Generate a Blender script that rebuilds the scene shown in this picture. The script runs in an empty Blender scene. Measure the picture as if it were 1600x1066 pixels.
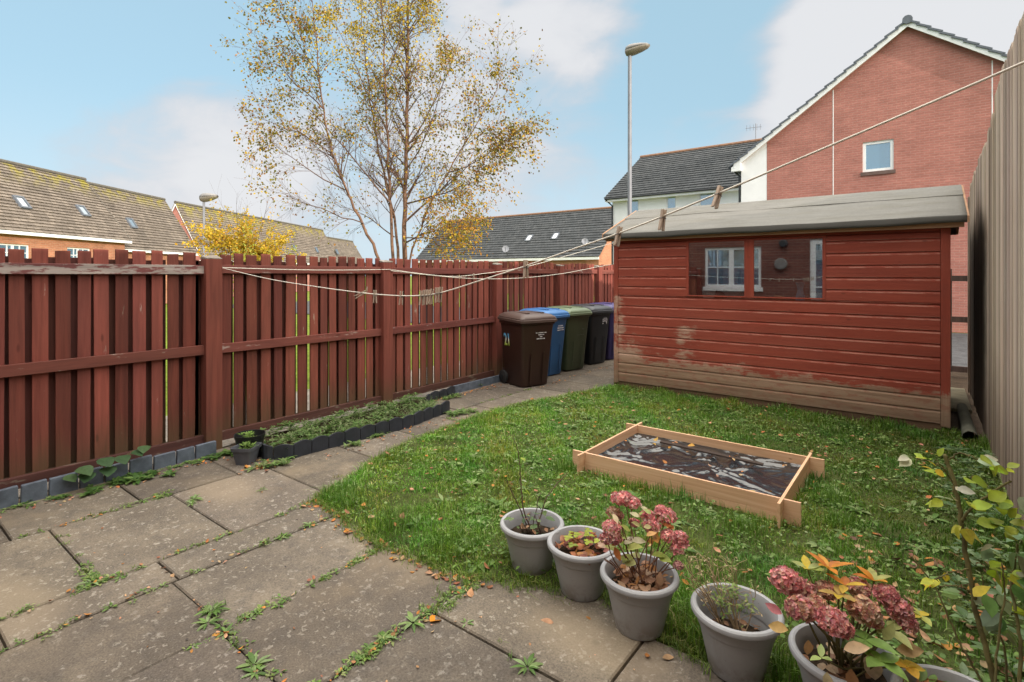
import bpy, math, random
import numpy as np
from mathutils import Vector, Matrix, noise as mnoise

random.seed(7)
rng = np.random.default_rng(11)
scene = bpy.context.scene
COL = scene.collection
PI = math.pi
R = math.radians

# ------------------------------------------------------------------ camera
# Yard axes: +Y runs along the left fence, +X across the yard to the right fence.
F_PX, EYE, HOR, CX = 835.0, 1.64, 428.0, 800.0
YAW = math.atan(645.0 / 835.0)
SN, CS = math.sin(YAW), math.cos(YAW)
cam_d = bpy.data.cameras.new('camera')
cam = bpy.data.objects.new('camera', cam_d)
COL.objects.link(cam)
cam.location = (0, 0, EYE)
cam.rotation_euler = (PI / 2, 0, YAW)
cam_d.sensor_width = 36.0
cam_d.lens = 36.0 * F_PX / 1600.0
cam_d.shift_y = -(533.0 - HOR) / 1600.0
cam_d.clip_end = 2000
cam_d.clip_start = 0.05
scene.camera = cam


def ray(px, py):
    X = (px - CX) / F_PX
    return Vector((X * CS - SN, X * SN + CS, (HOR - py) / F_PX))


def at(px, py, d):
    """real point at depth d metres seen at that place of the photograph"""
    return Vector((0, 0, EYE)) + ray(px, py) * d


def gnd(px, py, z=0.0):
    return at(px, py, F_PX * (EYE - z) / (py - HOR))


def atx(px, py, x):
    r = ray(px, py)
    return at(px, py, x / r.x)


def aty(px, py, y):
    r = ray(px, py)
    return at(px, py, y / r.y)


def cam2w(X, Y, z):
    return Vector((X * CS - Y * SN, X * SN + Y * CS, z))


# ------------------------------------------------------------------ materials
class M:
    def __init__(self, name):
        self.mat = bpy.data.materials.new(name)
        self.mat.use_nodes = True
        self.t = self.mat.node_tree
        self.b = self.t.nodes['Principled BSDF']
        self.o = self.t.nodes['Material Output']

    def node(self, typ, ins=None, **props):
        n = self.t.nodes.new(typ)
        for k, v in props.items():
            setattr(n, k, v)
        for k, v in (ins or {}).items():
            self.put(n.inputs[k], v)
        return n

    def put(self, sock, v):
        if isinstance(v, bpy.types.NodeSocket):
            self.t.links.new(v, sock)
        else:
            if isinstance(v, (tuple, list)) and len(v) == 3 and sock.type == 'RGBA':
                v = (*v, 1)
            sock.default_value = v

    def co(self, kind='Object', scale=(1, 1, 1), loc=(0, 0, 0), rot=(0, 0, 0)):
        if kind == 'World':
            s = self.node('ShaderNodeNewGeometry').outputs['Position']
        elif kind == 'UV':
            s = self.node('ShaderNodeTexCoord').outputs['UV']
        else:
            s = self.node('ShaderNodeTexCoord').outputs[kind]
        return self.node('ShaderNodeMapping', {'Vector': s, 'Scale': scale, 'Location': loc, 'Rotation': rot}).outputs[0]

    def noise(self, vec, scale, detail=4, rough=0.55, dist=0.0):
        return self.node('ShaderNodeTexNoise', {'Vector': vec, 'Scale': scale, 'Detail': detail, 'Roughness': rough, 'Distortion': dist}).outputs['Fac']

    def voro(self, vec, scale, feature='F1', out='Distance', rand=1.0):
        return self.node('ShaderNodeTexVoronoi', {'Vector': vec, 'Scale': scale, 'Randomness': rand}, feature=feature).outputs[out]

    def ramp(self, fac, stops, interp='LINEAR'):
        n = self.node('ShaderNodeValToRGB', {'Fac': fac})
        cr = n.color_ramp
        cr.interpolation = interp
        while len(cr.elements) < len(stops):
            cr.elements.new(0.5)
        for e, (p, c) in zip(cr.elements, stops):
            e.position = p
            if not isinstance(c, (tuple, list)):
                c = (c, c, c)
            e.color = (*c[:3], 1)
        return n.outputs['Color']

    def mix(self, fac, a, b, mode='MIX'):
        n = self.node('ShaderNodeMix', data_type='RGBA', blend_type=mode)
        self.put(n.inputs[0], fac)
        self.put(n.inputs[6], a)
        self.put(n.inputs[7], b)
        return n.outputs[2]

    def math(self, op, a, b=0.0, clamp=False):
        n = self.node('ShaderNodeMath', operation=op, use_clamp=clamp)
        self.put(n.inputs[0], a)
        self.put(n.inputs[1], b)
        return n.outputs[0]

    def maprange(self, v, a, b, c=0.0, d=1.0, smooth=True):
        n = self.node('ShaderNodeMapRange', {'Value': v, 'From Min': a, 'From Max': b, 'To Min': c, 'To Max': d}, clamp=True,
                      interpolation_type='SMOOTHSTEP' if smooth else 'LINEAR')
        return n.outputs[0]

    def xyz(self, vec):
        return self.node('ShaderNodeSeparateXYZ', {0: vec}).outputs

    def attr(self, name='col', out='Color'):
        return self.node('ShaderNodeAttribute', attribute_name=name).outputs[out]

    def bump(self, h, strength=0.3, dist=0.01):
        return self.node('ShaderNodeBump', {'Height': h, 'Strength': strength, 'Distance': dist}).outputs[0]

    def done(self, color=None, rough=0.8, normal=None, spec=None, metal=None, **kw):
        if color is not None:
            self.put(self.b.inputs['Base Color'], color)
        self.put(self.b.inputs['Roughness'], rough)
        if normal is not None:
            self.put(self.b.inputs['Normal'], normal)
        if spec is not None:
            self.put(self.b.inputs['Specular IOR Level'], spec)
        if metal is not None:
            self.put(self.b.inputs['Metallic'], metal)
        for k, v in kw.items():
            self.put(self.b.inputs[k], v)
        return self.mat


def simple(name, c, rough=0.7, var=0.12, scale=8.0, bump=0.15, bscale=60, spec=0.4, metal=None):
    m = M(name)
    v = m.co('Object')
    f = m.noise(v, scale, 5)
    lo = tuple(x * (1 - var) for x in c)
    hi = tuple(min(1, x * (1 + var)) for x in c)
    col = m.ramp(f, [(0.3, lo), (0.7, hi)])
    return m.done(col, rough, m.bump(m.noise(v, bscale, 4), bump, 0.004), spec, metal)


def painted_wood(name, paint, bare, wear, axis='z', wscale=5.0, rough=0.75, dirt=0.0, soil_band=False):
    """painted timber; grain along axis; wear 0..1 how much bare grey timber shows; per-board tint in 'col'"""
    m = M(name)
    st = {'z': (26, 26, 1.6), 'y': (26, 1.6, 26), 'x': (1.6, 26, 26)}[axis]
    sm = {'z': (9, 9, 2.2), 'y': (9, 2.2, 9), 'x': (2.2, 9, 9)}[axis]
    g = m.noise(m.co('World', st), 1.0, 6, 0.6, 0.4)
    big = m.noise(m.co('World', sm), 0.6, 4)
    pc = m.ramp(g, [(0.25, tuple(x * 0.60 for x in paint)), (0.52, paint), (0.8, tuple(x * 1.35 for x in paint))])
    pc = m.mix(m.maprange(big, 0.35, 0.7, 0, 0.45), pc, tuple(x * 0.62 + 0.012 for x in paint))
    bc = m.ramp(g, [(0.25, tuple(x * 0.55 for x in bare)), (0.75, tuple(x * 1.2 for x in bare))])
    w = m.noise(m.co('World', sm, (3, 5, 1)), wscale * 0.35, 6, 0.65)
    w2 = m.math('ADD', w, m.math('MULTIPLY', g, 0.25))
    th = 0.95 - wear * 0.5
    mask = m.maprange(w2, th - 0.05, th + 0.05)
    c = m.mix(mask, pc, bc)
    tint = m.attr()
    c = m.mix(1.0, c, tint, 'MULTIPLY')
    # knots
    kn = m.voro(m.co('World', {'z': (7, 7, 2.2), 'y': (7, 2.2, 7), 'x': (2.2, 7, 7)}[axis], (1.3, 0.2, 0.7)), 1.0)
    c = m.mix(m.maprange(kn, 0.04, 0.11, 0.6, 0.0), c, tuple(x * 0.35 for x in paint))
    if soil_band:
        z = m.xyz(m.co('World'))[2]
        zz = m.math('ADD', z, m.math('MULTIPLY', big, 0.5))
        c = m.mix(m.maprange(zz, 0.25, 0.75, 0.75, 0.0), c, (0.085, 0.068, 0.034))
    return m.done(c, rough, m.bump(g, 0.6, 0.005), 0.25)


def leafmat(name, trans=0.35, rough=0.5, var=0.25):
    m = M(name)
    c = m.attr()
    f = m.noise(m.co('World'), 35, 3)
    c2 = m.mix(1.0, c, m.ramp(f, [(0.3, 1 - var), (0.7, 1 + var * 0.6)]), 'MULTIPLY')
    m.done(c2, rough, None, 0.35)
    tr = m.node('ShaderNodeBsdfTranslucent', {'Color': c2})
    mx = m.node('ShaderNodeMixShader', {0: trans, 1: m.b.outputs[0], 2: tr.outputs[0]})
    m.t.links.new(mx.outputs[0], m.o.inputs[0])
    return m.mat


def brickmat(name, c1, c2, mortar, bw=0.225, bh=0.075, joint=0.01, bump=0.5):
    m = M(name)
    uv = m.co('UV')
    br = m.node('ShaderNodeTexBrick', {'Vector': uv, 'Color1': c1, 'Color2': c2, 'Mortar': mortar, 'Scale': 1.0, 'Mortar Size': joint,
                                      'Mortar Smooth': 0.2, 'Bias': 0.0, 'Brick Width': bw, 'Row Height': bh})
    f = m.noise(m.co('World'), 1.1, 5)
    f2 = m.noise(m.co('World', (0.25, 0.25, 3.0)), 2.0, 4)
    f3 = m.noise(m.co('World', (4.4, 4.4, 13.3)), 1.0, 2, 0.8)
    br_ = br.outputs['Color']
    br_ = m.mix(1.0, br_, m.ramp(f3, [(0.3, 0.86), (0.7, 1.10)]), 'MULTIPLY')
    c = m.mix(1.0, br_, m.ramp(f, [(0.3, 0.84), (0.7, 1.1)]), 'MULTIPLY')
    c = m.mix(1.0, c, m.ramp(f2, [(0.3, 0.9), (0.7, 1.08)]), 'MULTIPLY')
    h = m.math('SUBTRACT', 1.0, br.outputs['Fac'])
    return m.done(c, 0.9, m.bump(h, bump, 0.012), 0.2)


def tilemat(name, c1, c2, moss=None, tw=0.30, th=0.3, mossz=(0, 0), streak=False):
    m = M(name)
    uv = m.co('UV')
    br = m.node('ShaderNodeTexBrick', {'Vector': uv, 'Color1': c1, 'Color2': c2, 'Mortar': tuple(x * 0.45 for x in c1), 'Scale': 1.0, 'Mortar Size': 0.012,
                                      'Mortar Smooth': 0.1, 'Bias': -0.1, 'Brick Width': tw, 'Row Height': th})
    f = m.noise(m.co('World'), 1.6, 6, 0.65)
    c = m.mix(1.0, br.outputs['Color'], m.ramp(f, [(0.3, 0.75), (0.7, 1.2)]), 'MULTIPLY')
    f3 = m.noise(m.co('World'), 6.0, 4, 0.7)
    c = m.mix(m.maprange(f3, 0.6, 0.75, 0, 0.35), c, tuple(min(1, x * 2.0 + 0.04) for x in c2))
    if moss:
        z = m.xyz(m.co('World'))[2]
        mk = m.math('MULTIPLY', m.maprange(z, mossz[0], mossz[1]), m.maprange(m.noise(m.co('World'), 2.2, 5, 0.7), 0.45, 0.6))
        c = m.mix(mk, c, moss)
    return m.done(c, 0.9, m.bump(m.noise(m.co('World'), 12, 3), 0.3, 0.01), 0.2)


def glassmat(name, tint=(0.03, 0.04, 0.05), refl=0.35, clear=False):
    m = M(name)
    gl = m.node('ShaderNodeBsdfGlossy', {'Color': (0.9, 0.92, 0.95), 'Roughness': 0.02})
    if clear:
        base = m.node('ShaderNodeBsdfTransparent', {'Color': (0.82, 0.84, 0.84)})
    else:
        base = m.node('ShaderNodeBsdfDiffuse', {'Color': tint})
    mx = m.node('ShaderNodeMixShader', {0: refl, 1: base.outputs[0], 2: gl.outputs[0]})
    m.t.links.new(mx.outputs[0], m.o.inputs[0])
    return m.mat


MAT = {}
MAT['fence'] = painted_wood('red fence paint', (0.215, 0.060, 0.043), (0.34, 0.26, 0.21), 0.26, 'z', soil_band=True)
MAT['fence_back'] = painted_wood('old red fence paint', (0.115, 0.042, 0.033), (0.19, 0.15, 0.12), 0.15, 'z', soil_band=True)
MAT['rail'] = painted_wood('red rail paint', (0.205, 0.063, 0.049), (0.36, 0.27, 0.24), 0.36, 'y')
MAT['rail_worn'] = painted_wood('flaking red rail paint', (0.17, 0.06, 0.055), (0.36, 0.31, 0.27), 0.68, 'y', 7)
MAT['rail_low'] = painted_wood('dirty red rail paint', (0.11, 0.045, 0.036), (0.22, 0.17, 0.13), 0.42, 'y')
MAT['post'] = painted_wood('red post paint', (0.215, 0.060, 0.043), (0.33, 0.24, 0.2), 0.05, 'z', soil_band=True)
MAT['post_top'] = painted_wood('weathered post end', (0.24, 0.20, 0.17), (0.34, 0.31, 0.28), 0.5, 'z')
MAT['darkfence'] = painted_wood('dark fence timber', (0.06, 0.035, 0.03), (0.12, 0.1, 0.08), 0.2, 'z')
MAT['bare'] = painted_wood('weathered grey timber', (0.29, 0.235, 0.19), (0.36, 0.31, 0.26), 0.3, 'z')
MAT['newwood'] = None


def newwood(name, axis):
    m = M(name)
    st = {'y': (30, 1.2, 30), 'x': (1.2, 30, 30), 'z': (30, 30, 1.2)}[axis]
    g = m.noise(m.co('World', st), 1.0, 6, 0.6, 0.8)
    c = m.ramp(g, [(0.25, (0.52, 0.285, 0.155)), (0.5, (0.66, 0.40, 0.245)), (0.8, (0.76, 0.51, 0.34))])
    kn = m.voro(m.co('World', {'x': (5, 9, 14), 'y': (9, 5, 14), 'z': (9, 9, 5)}[axis]), 1.0)
    c = m.mix(m.maprange(kn, 0.03, 0.09, 0.8, 0.0), c, (0.17, 0.07, 0.03))
    return m.done(m.mix(1.0, c, m.attr(), 'MULTIPLY'), 0.65, m.bump(g, 0.2, 0.002), 0.3)


MAT['new_x'] = newwood('fresh softwood board', 'x')
MAT['new_y'] = newwood('fresh softwood end board', 'y')


def shed_paint(name, axis, panel):
    """red shed paint with its own stains: bare boards at the foot, flaking patches near the left corner"""
    m = M(name)
    st = (1.3, 26, 26) if axis == 'x' else ((26, 1.3, 26) if axis == 'y' else (26, 26, 1.3))
    g = m.noise(m.co('World', st), 1.0, 6, 0.6, 0.3)
    big = m.noise(m.co('World', (1.5, 1.5, 6)), 1.0, 5)
    paint, bare = (0.285, 0.056, 0.034), (0.285, 0.18, 0.12)
    pc = m.ramp(g, [(0.25, tuple(x * 0.78 for x in paint)), (0.55, paint), (0.8, (0.33, 0.074, 0.045))])
    pc = m.mix(m.maprange(big, 0.35, 0.7, 0, 0.35), pc, (0.21, 0.052, 0.036))
    bc = m.ramp(g, [(0.2, (0.17, 0.10, 0.065)), (0.5, bare), (0.8, (0.38, 0.25, 0.175))])
    pos = m.co('World')
    x, y, z = m.xyz(pos)[0], m.xyz(pos)[1], m.xyz(pos)[2]
    n1 = m.noise(m.co('World', (3.0, 3.0, 5.5)), 1.0, 8, 0.72)
    n2 = m.noise(m.co('World', (7, 7, 16), (2, 1, 5)), 1.0, 6, 0.7)
    n3 = m.noise(m.co('World', (5, 5, 60) if axis != 'z' else (60, 60, 5), (4, 2, 1)), 1.0, 5, 0.7)
    n4 = m.noise(m.co('World', (1.1, 1.1, 1.6), (7, 7, 7)), 1.0, 4, 0.6)
    nn = m.math('ADD', m.math('ADD', m.math('MULTIPLY', n1, 0.55), m.math('MULTIPLY', n2, 0.35)), m.math('ADD', m.math('MULTIPLY', n3, 0.30), m.math('MULTIPLY', n4, 0.30)))
    nn = m.math('SUBTRACT', m.math('MULTIPLY', nn, 1.35), 0.52)
    # bare foot
    foot = m.maprange(z, 0.22, 0.72, 0.62, -0.25, False)
    # left corner streak, and one vertical run below the windows
    lc = m.math('MULTIPLY', m.maprange(x, -3.44, -3.20, 0.24, -0.1, False), m.maprange(z, 1.25, 1.6, 1.0, 0.0))
    lw = m.maprange(m.math('ADD', m.math('MULTIPLY', m.math('SUBTRACT', x, -3.5), 0.36), z), 0.45, 1.0, 0.42, -0.15, False)
    run = m.math('MULTIPLY', m.maprange(m.math('ABSOLUTE', m.math('SUBTRACT', x, -2.50)), 0.02, 0.26, 0.24, 0.0), m.maprange(z, 0.9, 1.05, 1.0, 0.0))
    tot = m.math('MAXIMUM', m.math('MAXIMUM', foot, lc), m.math('MAXIMUM', lw, run))
    mask = m.maprange(m.math('ADD', nn, tot), 0.66, 0.80)
    if axis == 'x':
        fr_ = m.math('FRACT', m.math('DIVIDE', m.math('SUBTRACT', z, 0.112), 0.1355))
        edge = m.math('MAXIMUM', m.maprange(fr_, 0.0, 0.05, 1.0, 0.0), m.math('MULTIPLY', m.maprange(fr_, 0.70, 0.80, 0.0, 1.0), m.maprange(fr_, 0.80, 0.88, 1.0, 0.0)))
        ew = m.math('MULTIPLY', edge, m.maprange(m.noise(m.co('World', (4, 4, 9), (5, 5, 5)), 1.0, 6, 0.7), 0.40, 0.56))
        pc = m.mix(m.math('MULTIPLY', ew, 0.65), pc, (0.46, 0.22, 0.165))
    scr = m.noise(m.co('World', (9, 9, 120) if axis == 'x' else (120, 120, 9), (1, 8, 3)), 1.0, 4, 0.7)
    pc = m.mix(m.maprange(scr, 0.62, 0.72, 0.0, 0.45), pc, (0.44, 0.155, 0.105))
    pc = m.mix(m.maprange(n4, 0.45, 0.75, 0.0, 0.4), pc, (0.34, 0.086, 0.056))
    bc = m.mix(m.maprange(z, 0.36, 0.52, 0.0, 0.8), bc, m.ramp(g, [(0.25, (0.36, 0.21, 0.15)), (0.7, (0.52, 0.34, 0.26))]))
    bc = m.mix(m.maprange(n2, 0.47, 0.64, 0.0, 0.55), bc, (0.25, 0.092, 0.06))
    c = m.mix(mask, pc, bc)
    kn = m.voro(m.co('World', (3, 7, 7), (0.3, 0.2, 0.9)), 1.0)
    c = m.mix(m.maprange(kn, 0.03, 0.10, 0.55, 0.0), c, (0.12, 0.03, 0.02))
    low = m.maprange(m.math('ADD', z, m.math('MULTIPLY', big, 0.2)), 0.15, 0.42, 0.45, 0.0)
    c = m.mix(low, c, (0.10, 0.075, 0.05))
    return m.done(c, 0.74, m.bump(g, 0.55, 0.004), 0.25)


MAT['shed_x'] = shed_paint('flaking red shed paint', 'x', True)
MAT['shed_y'] = shed_paint('flaking red shed paint on end wall', 'y', True)
MAT['shed_z'] = shed_paint('flaking red shed paint on trim', 'z', True)
MAT['bearer'] = painted_wood('damp brown timber', (0.13, 0.075, 0.045), (0.2, 0.13, 0.09), 0.2, 'x')
MAT['batten'] = painted_wood('pale softwood batten', (0.42, 0.24, 0.14), (0.5, 0.36, 0.24), 0.2, 'x')


def feltmat():
    m = M('grey mineral roofing felt')
    p = m.co('World')
    sp = m.noise(p, 170, 3, 0.7)
    bl = m.noise(m.co('World', (0.9, 2.4, 2.4)), 2.0, 6, 0.65)
    c = m.ramp(sp, [(0.3, (0.10, 0.098, 0.09)), (0.7, (0.25, 0.242, 0.225))])
    c = m.mix(m.maprange(bl, 0.45, 0.72, 0, 0.55), c, (0.14, 0.132, 0.108))
    fl_ = m.noise(m.co('World', (0.5, 3, 3), (1, 2, 3)), 5.0, 5, 0.7)
    c = m.mix(1.0, c, m.ramp(fl_, [(0.3, 0.85), (0.7, 1.12)]), 'MULTIPLY')
    # darker tone along the low eave edge
    x = m.xyz(p)[0]
    z = m.xyz(p)[2]
    low = m.maprange(z, 2.205, 2.222, 1.0, 0.0)
    c = m.mix(m.math('MULTIPLY', low, 0.75), c, (0.085, 0.08, 0.075))
    return m.done(c, 0.92, m.bump(sp, 0.5, 0.002), 0.25)


MAT['felt'] = feltmat()


def pavemat():
    m = M('weathered concrete paving')
    p = m.co('World')
    big = m.noise(p, 1.6, 6, 0.6)
    mid = m.noise(p, 9, 5, 0.65)
    fine = m.noise(p, 110, 4, 0.7)
    c = m.ramp(big, [(0.28, (0.092, 0.077, 0.064)), (0.5, (0.142, 0.119, 0.097)), (0.72, (0.215, 0.178, 0.138))])
    c = m.mix(m.maprange(mid, 0.42, 0.7, 0, 0.55), c, (0.092, 0.081, 0.073))
    c = m.mix(1.0, c, m.ramp(fine, [(0.25, 0.5), (0.5, 1.0), (0.8, 1.5)]), 'MULTIPLY')
    # aggregate flecks
    ag = m.voro(p, 85)
    agm = m.math('MULTIPLY', m.maprange(ag, 0.14, 0.26, 1, 0), m.maprange(m.noise(p, 4, 3), 0.42, 0.62))
    c = m.mix(m.math('MULTIPLY', agm, 0.5), c, (0.30, 0.265, 0.225))
    # pale lichen spots
    nz_ = m.node('ShaderNodeVectorMath', {0: m.node('ShaderNodeTexNoise', {'Vector': p, 'Scale': 34.0, 'Detail': 3.0}).outputs['Color'], 1: (0.075, 0.075, 0.0)}, operation='MULTIPLY')
    dv = m.node('ShaderNodeVectorMath', {0: p, 1: nz_.outputs[0]}, operation='ADD')
    lic = m.voro(m.node('ShaderNodeMapping', {'Vector': dv.outputs[0], 'Scale': (1, 1, 1)}).outputs[0], 12.5)
    lm = m.math('MULTIPLY', m.maprange(lic, 0.12, 0.25, 1, 0), m.maprange(m.noise(p, 2.6, 4), 0.38, 0.56))
    lm = m.math('MULTIPLY', lm, m.maprange(m.noise(p, 60, 3), 0.34, 0.56))
    c = m.mix(m.math('MULTIPLY', lm, 0.68), c, (0.34, 0.31, 0.275))
    lic2 = m.voro(dv.outputs[0], 30)
    lm2 = m.math('MULTIPLY', m.maprange(lic2, 0.16, 0.30, 1, 0), m.maprange(m.noise(p, 1.9, 4), 0.34, 0.52))
    c = m.mix(m.math('MULTIPLY', lm2, 0.65), c, (0.32, 0.29, 0.25))
    # dark wet marks, and worn sandy tone from noise
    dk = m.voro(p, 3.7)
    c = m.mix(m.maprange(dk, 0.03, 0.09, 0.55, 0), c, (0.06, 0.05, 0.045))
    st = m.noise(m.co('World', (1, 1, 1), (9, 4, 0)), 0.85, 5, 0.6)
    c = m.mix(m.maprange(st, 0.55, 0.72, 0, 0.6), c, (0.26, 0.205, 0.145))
    for (sx, sy, rx, ry) in ((-4.25, 1.92, 0.55, 0.35), (-3.55, 0.55, 0.75, 0.30), (-1.15, 2.1, 0.6, 0.25)):  # fixed ellipses of paler tan with ragged edges
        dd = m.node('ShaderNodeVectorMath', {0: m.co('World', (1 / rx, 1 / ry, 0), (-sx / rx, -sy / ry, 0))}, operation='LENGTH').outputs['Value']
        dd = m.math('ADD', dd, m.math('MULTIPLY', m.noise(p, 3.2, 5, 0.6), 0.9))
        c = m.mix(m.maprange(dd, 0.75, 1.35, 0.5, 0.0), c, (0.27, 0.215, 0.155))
    c = m.mix(1.0, c, m.attr(), 'MULTIPLY')
    h = m.math('ADD', m.math('MULTIPLY', fine, 0.6), m.math('MULTIPLY', mid, 0.8))
    return m.done(c, 0.9, m.bump(h, 0.45, 0.006), 0.25)


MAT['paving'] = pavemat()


def soilmat(name, a, b, sc=60):
    m = M(name)
    p = m.co('World')
    f = m.noise(p, sc, 5, 0.7)
    g = m.noise(p, sc * 0.12, 4)
    c = m.ramp(f, [(0.3, a), (0.7, b)])
    c = m.mix(1.0, c, m.ramp(g, [(0.3, 0.7), (0.7, 1.25)]), 'MULTIPLY')
    return m.done(c, 0.95, m.bump(f, 0.9, 0.02), 0.15)


MAT['soil'] = soilmat('dark garden soil', (0.022, 0.015, 0.010), (0.075, 0.050, 0.032))
MAT['lawnsoil'] = soilmat('mossy lawn soil', (0.040, 0.045, 0.014), (0.085, 0.115, 0.030), 40)
MAT['field'] = soilmat('short mown grass', (0.09, 0.13, 0.015), (0.20, 0.24, 0.03), 22)
MAT['tarmac'] = soilmat('grey tarmac', (0.055, 0.056, 0.06), (0.10, 0.10, 0.105), 30)
MAT['path'] = soilmat('pale tarmac path', (0.22, 0.19, 0.165), (0.33, 0.29, 0.25), 30)
MAT['leaf'] = leafmat('soft leaf', 0.35, 0.5)
MAT['grass'] = leafmat('grass blade', 0.30, 0.45, 0.15)
MAT['dryleaf'] = leafmat('dry fallen leaf', 0.12, 0.7, 0.35)
MAT['petal'] = leafmat('dried flower petal', 0.35, 0.7, 0.3)
def potmat():
    m = M('grey moulded plastic')
    pos = m.co('World')
    z = m.xyz(pos)[2]
    n = m.noise(pos, 14, 5, 0.65)
    c = m.ramp(m.noise(pos, 5, 5), [(0.3, (0.30, 0.303, 0.317)), (0.7, (0.36, 0.363, 0.38))])
    splash = m.math('MULTIPLY', m.maprange(z, 0.01, 0.12, 1.0, 0.0), m.maprange(n, 0.42, 0.62))
    c = m.mix(m.math('MULTIPLY', splash, 0.6), c, (0.16, 0.125, 0.085))
    run = m.noise(m.co('World', (30, 30, 2.5)), 1.0, 5, 0.6)
    c = m.mix(m.maprange(run, 0.58, 0.75, 0.0, 0.3), c, (0.25, 0.235, 0.20))
    spk = m.noise(pos, 130, 2)
    c = m.mix(m.maprange(spk, 0.66, 0.74, 0.0, 0.5), c, (0.2, 0.17, 0.13))
    return m.done(c, m.maprange(n, 0.3, 0.7, 0.36, 0.55), m.bump(m.noise(pos, 90, 3), 0.08, 0.004), 0.4)


MAT['pot'] = potmat()
MAT['pot_black'] = simple('black nursery plastic', (0.014, 0.015, 0.016), 0.45, 0.2, 8, 0.05)
MAT['pot_grey'] = simple('slate grey plastic', (0.095, 0.10, 0.12), 0.5, 0.15, 8, 0.05)
MAT['edge_dark'] = simple('charcoal plastic edging', (0.028, 0.032, 0.042), 0.5, 0.25, 10, 0.15)
MAT['edge_grey'] = simple('stone effect grey plastic', (0.105, 0.125, 0.16), 0.6, 0.3, 14, 0.6, 26)
MAT['white'] = simple('white upvc', (0.78, 0.79, 0.80), 0.35, 0.03, 3, 0.0)
MAT['sill'] = simple('dark brick sill', (0.13, 0.085, 0.075), 0.85, 0.2, 9, 0.3)
MAT['gutter'] = simple('black plastic gutter', (0.03, 0.034, 0.04), 0.4, 0.1, 5, 0.0)
MAT['steel'] = simple('galvanised steel', (0.19, 0.197, 0.225), 0.5, 0.12, 5, 0.05, 60, 0.5)
MAT['lantern'] = simple('grey lantern housing', (0.19, 0.18, 0.175), 0.5, 0.15, 12, 0.05)
MAT['diffuser'] = simple('dull lantern bowl', (0.20, 0.175, 0.14), 0.3, 0.15, 16, 0.05)
MAT['rope'] = simple('cream washing line', (0.80, 0.75, 0.66), 0.6, 0.1, 40, 0.2, 300)
MAT['peg'] = painted_wood('weathered peg wood', (0.48, 0.37, 0.29), (0.55, 0.47, 0.40), 0.3, 'z')
MAT['spring'] = simple('dull spring wire', (0.2, 0.2, 0.2), 0.4, 0.1, 9, 0, 50, 0.5, 0.8)
MAT['harl'] = simple('white roughcast render', (0.78, 0.785, 0.80), 0.95, 0.06, 1.5, 0.8, 60, 0.2)
MAT['glass'] = glassmat('house window glass', (0.10, 0.21, 0.30), 0.42)  # blue base colour imitates reflected blue sky
MAT['skylight'] = glassmat('roof window glass', (0.10, 0.13, 0.15), 0.55)
MAT['shedglass'] = glassmat('dusty shed glass', (0.03, 0.03, 0.03), 0.34, True)
MAT['brick_red'] = brickmat('red facing brick', (0.42, 0.175, 0.145), (0.385, 0.16, 0.132), (0.41, 0.215, 0.18), joint=0.010)
MAT['brick_orange'] = brickmat('orange facing brick', (0.47, 0.20, 0.115), (0.38, 0.16, 0.095), (0.42, 0.25, 0.17))
MAT['brick_dark'] = brickmat('deep red brick', (0.20, 0.075, 0.058), (0.15, 0.06, 0.05), (0.20, 0.12, 0.1))
MAT['tile_brown'] = tilemat('brown concrete roof tiles', (0.16, 0.134, 0.112), (0.22, 0.184, 0.152), (0.27, 0.23, 0.03), 0.33, 0.31, (5.2, 6.5))
MAT['tile_slate'] = tilemat('dark grey roof tiles', (0.058, 0.063, 0.068), (0.082, 0.086, 0.09), None, 0.30, 0.31)
MAT['ridge_grey'] = simple('blue grey ridge tile', (0.105, 0.12, 0.145), 0.8, 0.15, 7, 0.2)
MAT['ridge_brown'] = simple('dark ridge tile', (0.10, 0.09, 0.075), 0.9, 0.2, 7, 0.2)
MAT['ridge_red'] = simple('terracotta ridge tile', (0.22, 0.12, 0.075), 0.9, 0.2, 7, 0.2)
MAT['darkvoid'] = simple('dark room interior', (0.02, 0.02, 0.02), 0.9, 0.1, 4, 0.0)


def liner_mat():
    m = M('crumpled black plastic sheet')
    p = m.co('World')
    d = m.noise(p, 6, 5, 0.65)
    d2 = m.noise(p, 60, 4, 0.7)
    mask = m.maprange(m.math('ADD', m.math('MULTIPLY', d, 0.8), m.math('MULTIPLY', d2, 0.2)), 0.63, 0.68)
    c = m.mix(mask, (0.020, 0.021, 0.024), m.ramp(d2, [(0.3, (0.03, 0.022, 0.018)), (0.7, (0.085, 0.065, 0.05))]))
    r = m.mix(mask, (0.13, 0.13, 0.13), (0.9, 0.9, 0.9))
    w = m.noise(m.co('World', (16, 26, 8), (0, 0, 0), (0, 0, 0.7)), 1.0, 2, 0.5, 1.0)
    return m.done(c, r, m.bump(w, 0.25, 0.01), 1.0)


MAT['liner'] = liner_mat()


def bark_mat(name, a, b, sc=14):
    m = M(name)
    f = m.noise(m.co('World', (1, 1, 0.5)), sc, 5, 0.65)
    c = m.ramp(f, [(0.3, a), (0.62, b), (0.8, tuple(min(1, x * 1.4) for x in b))])
    return m.done(c, 0.9, m.bump(f, 0.5, 0.01), 0.2)


MAT['birchbark'] = bark_mat('birch bark', (0.085, 0.05, 0.033), (0.23, 0.135, 0.085))
MAT['twig'] = bark_mat('dark twig bark', (0.07, 0.045, 0.035), (0.15, 0.095, 0.07), 20)
MAT['cane'] = bark_mat('green brown cane', (0.07, 0.06, 0.03), (0.17, 0.15, 0.06), 20)
MAT['drystem'] = bark_mat('dry straw stem', (0.24, 0.16, 0.09), (0.42, 0.31, 0.19), 30)
MAT['brownstem'] = bark_mat('brown flower stem', (0.10, 0.05, 0.035), (0.22, 0.11, 0.07), 30)


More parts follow.
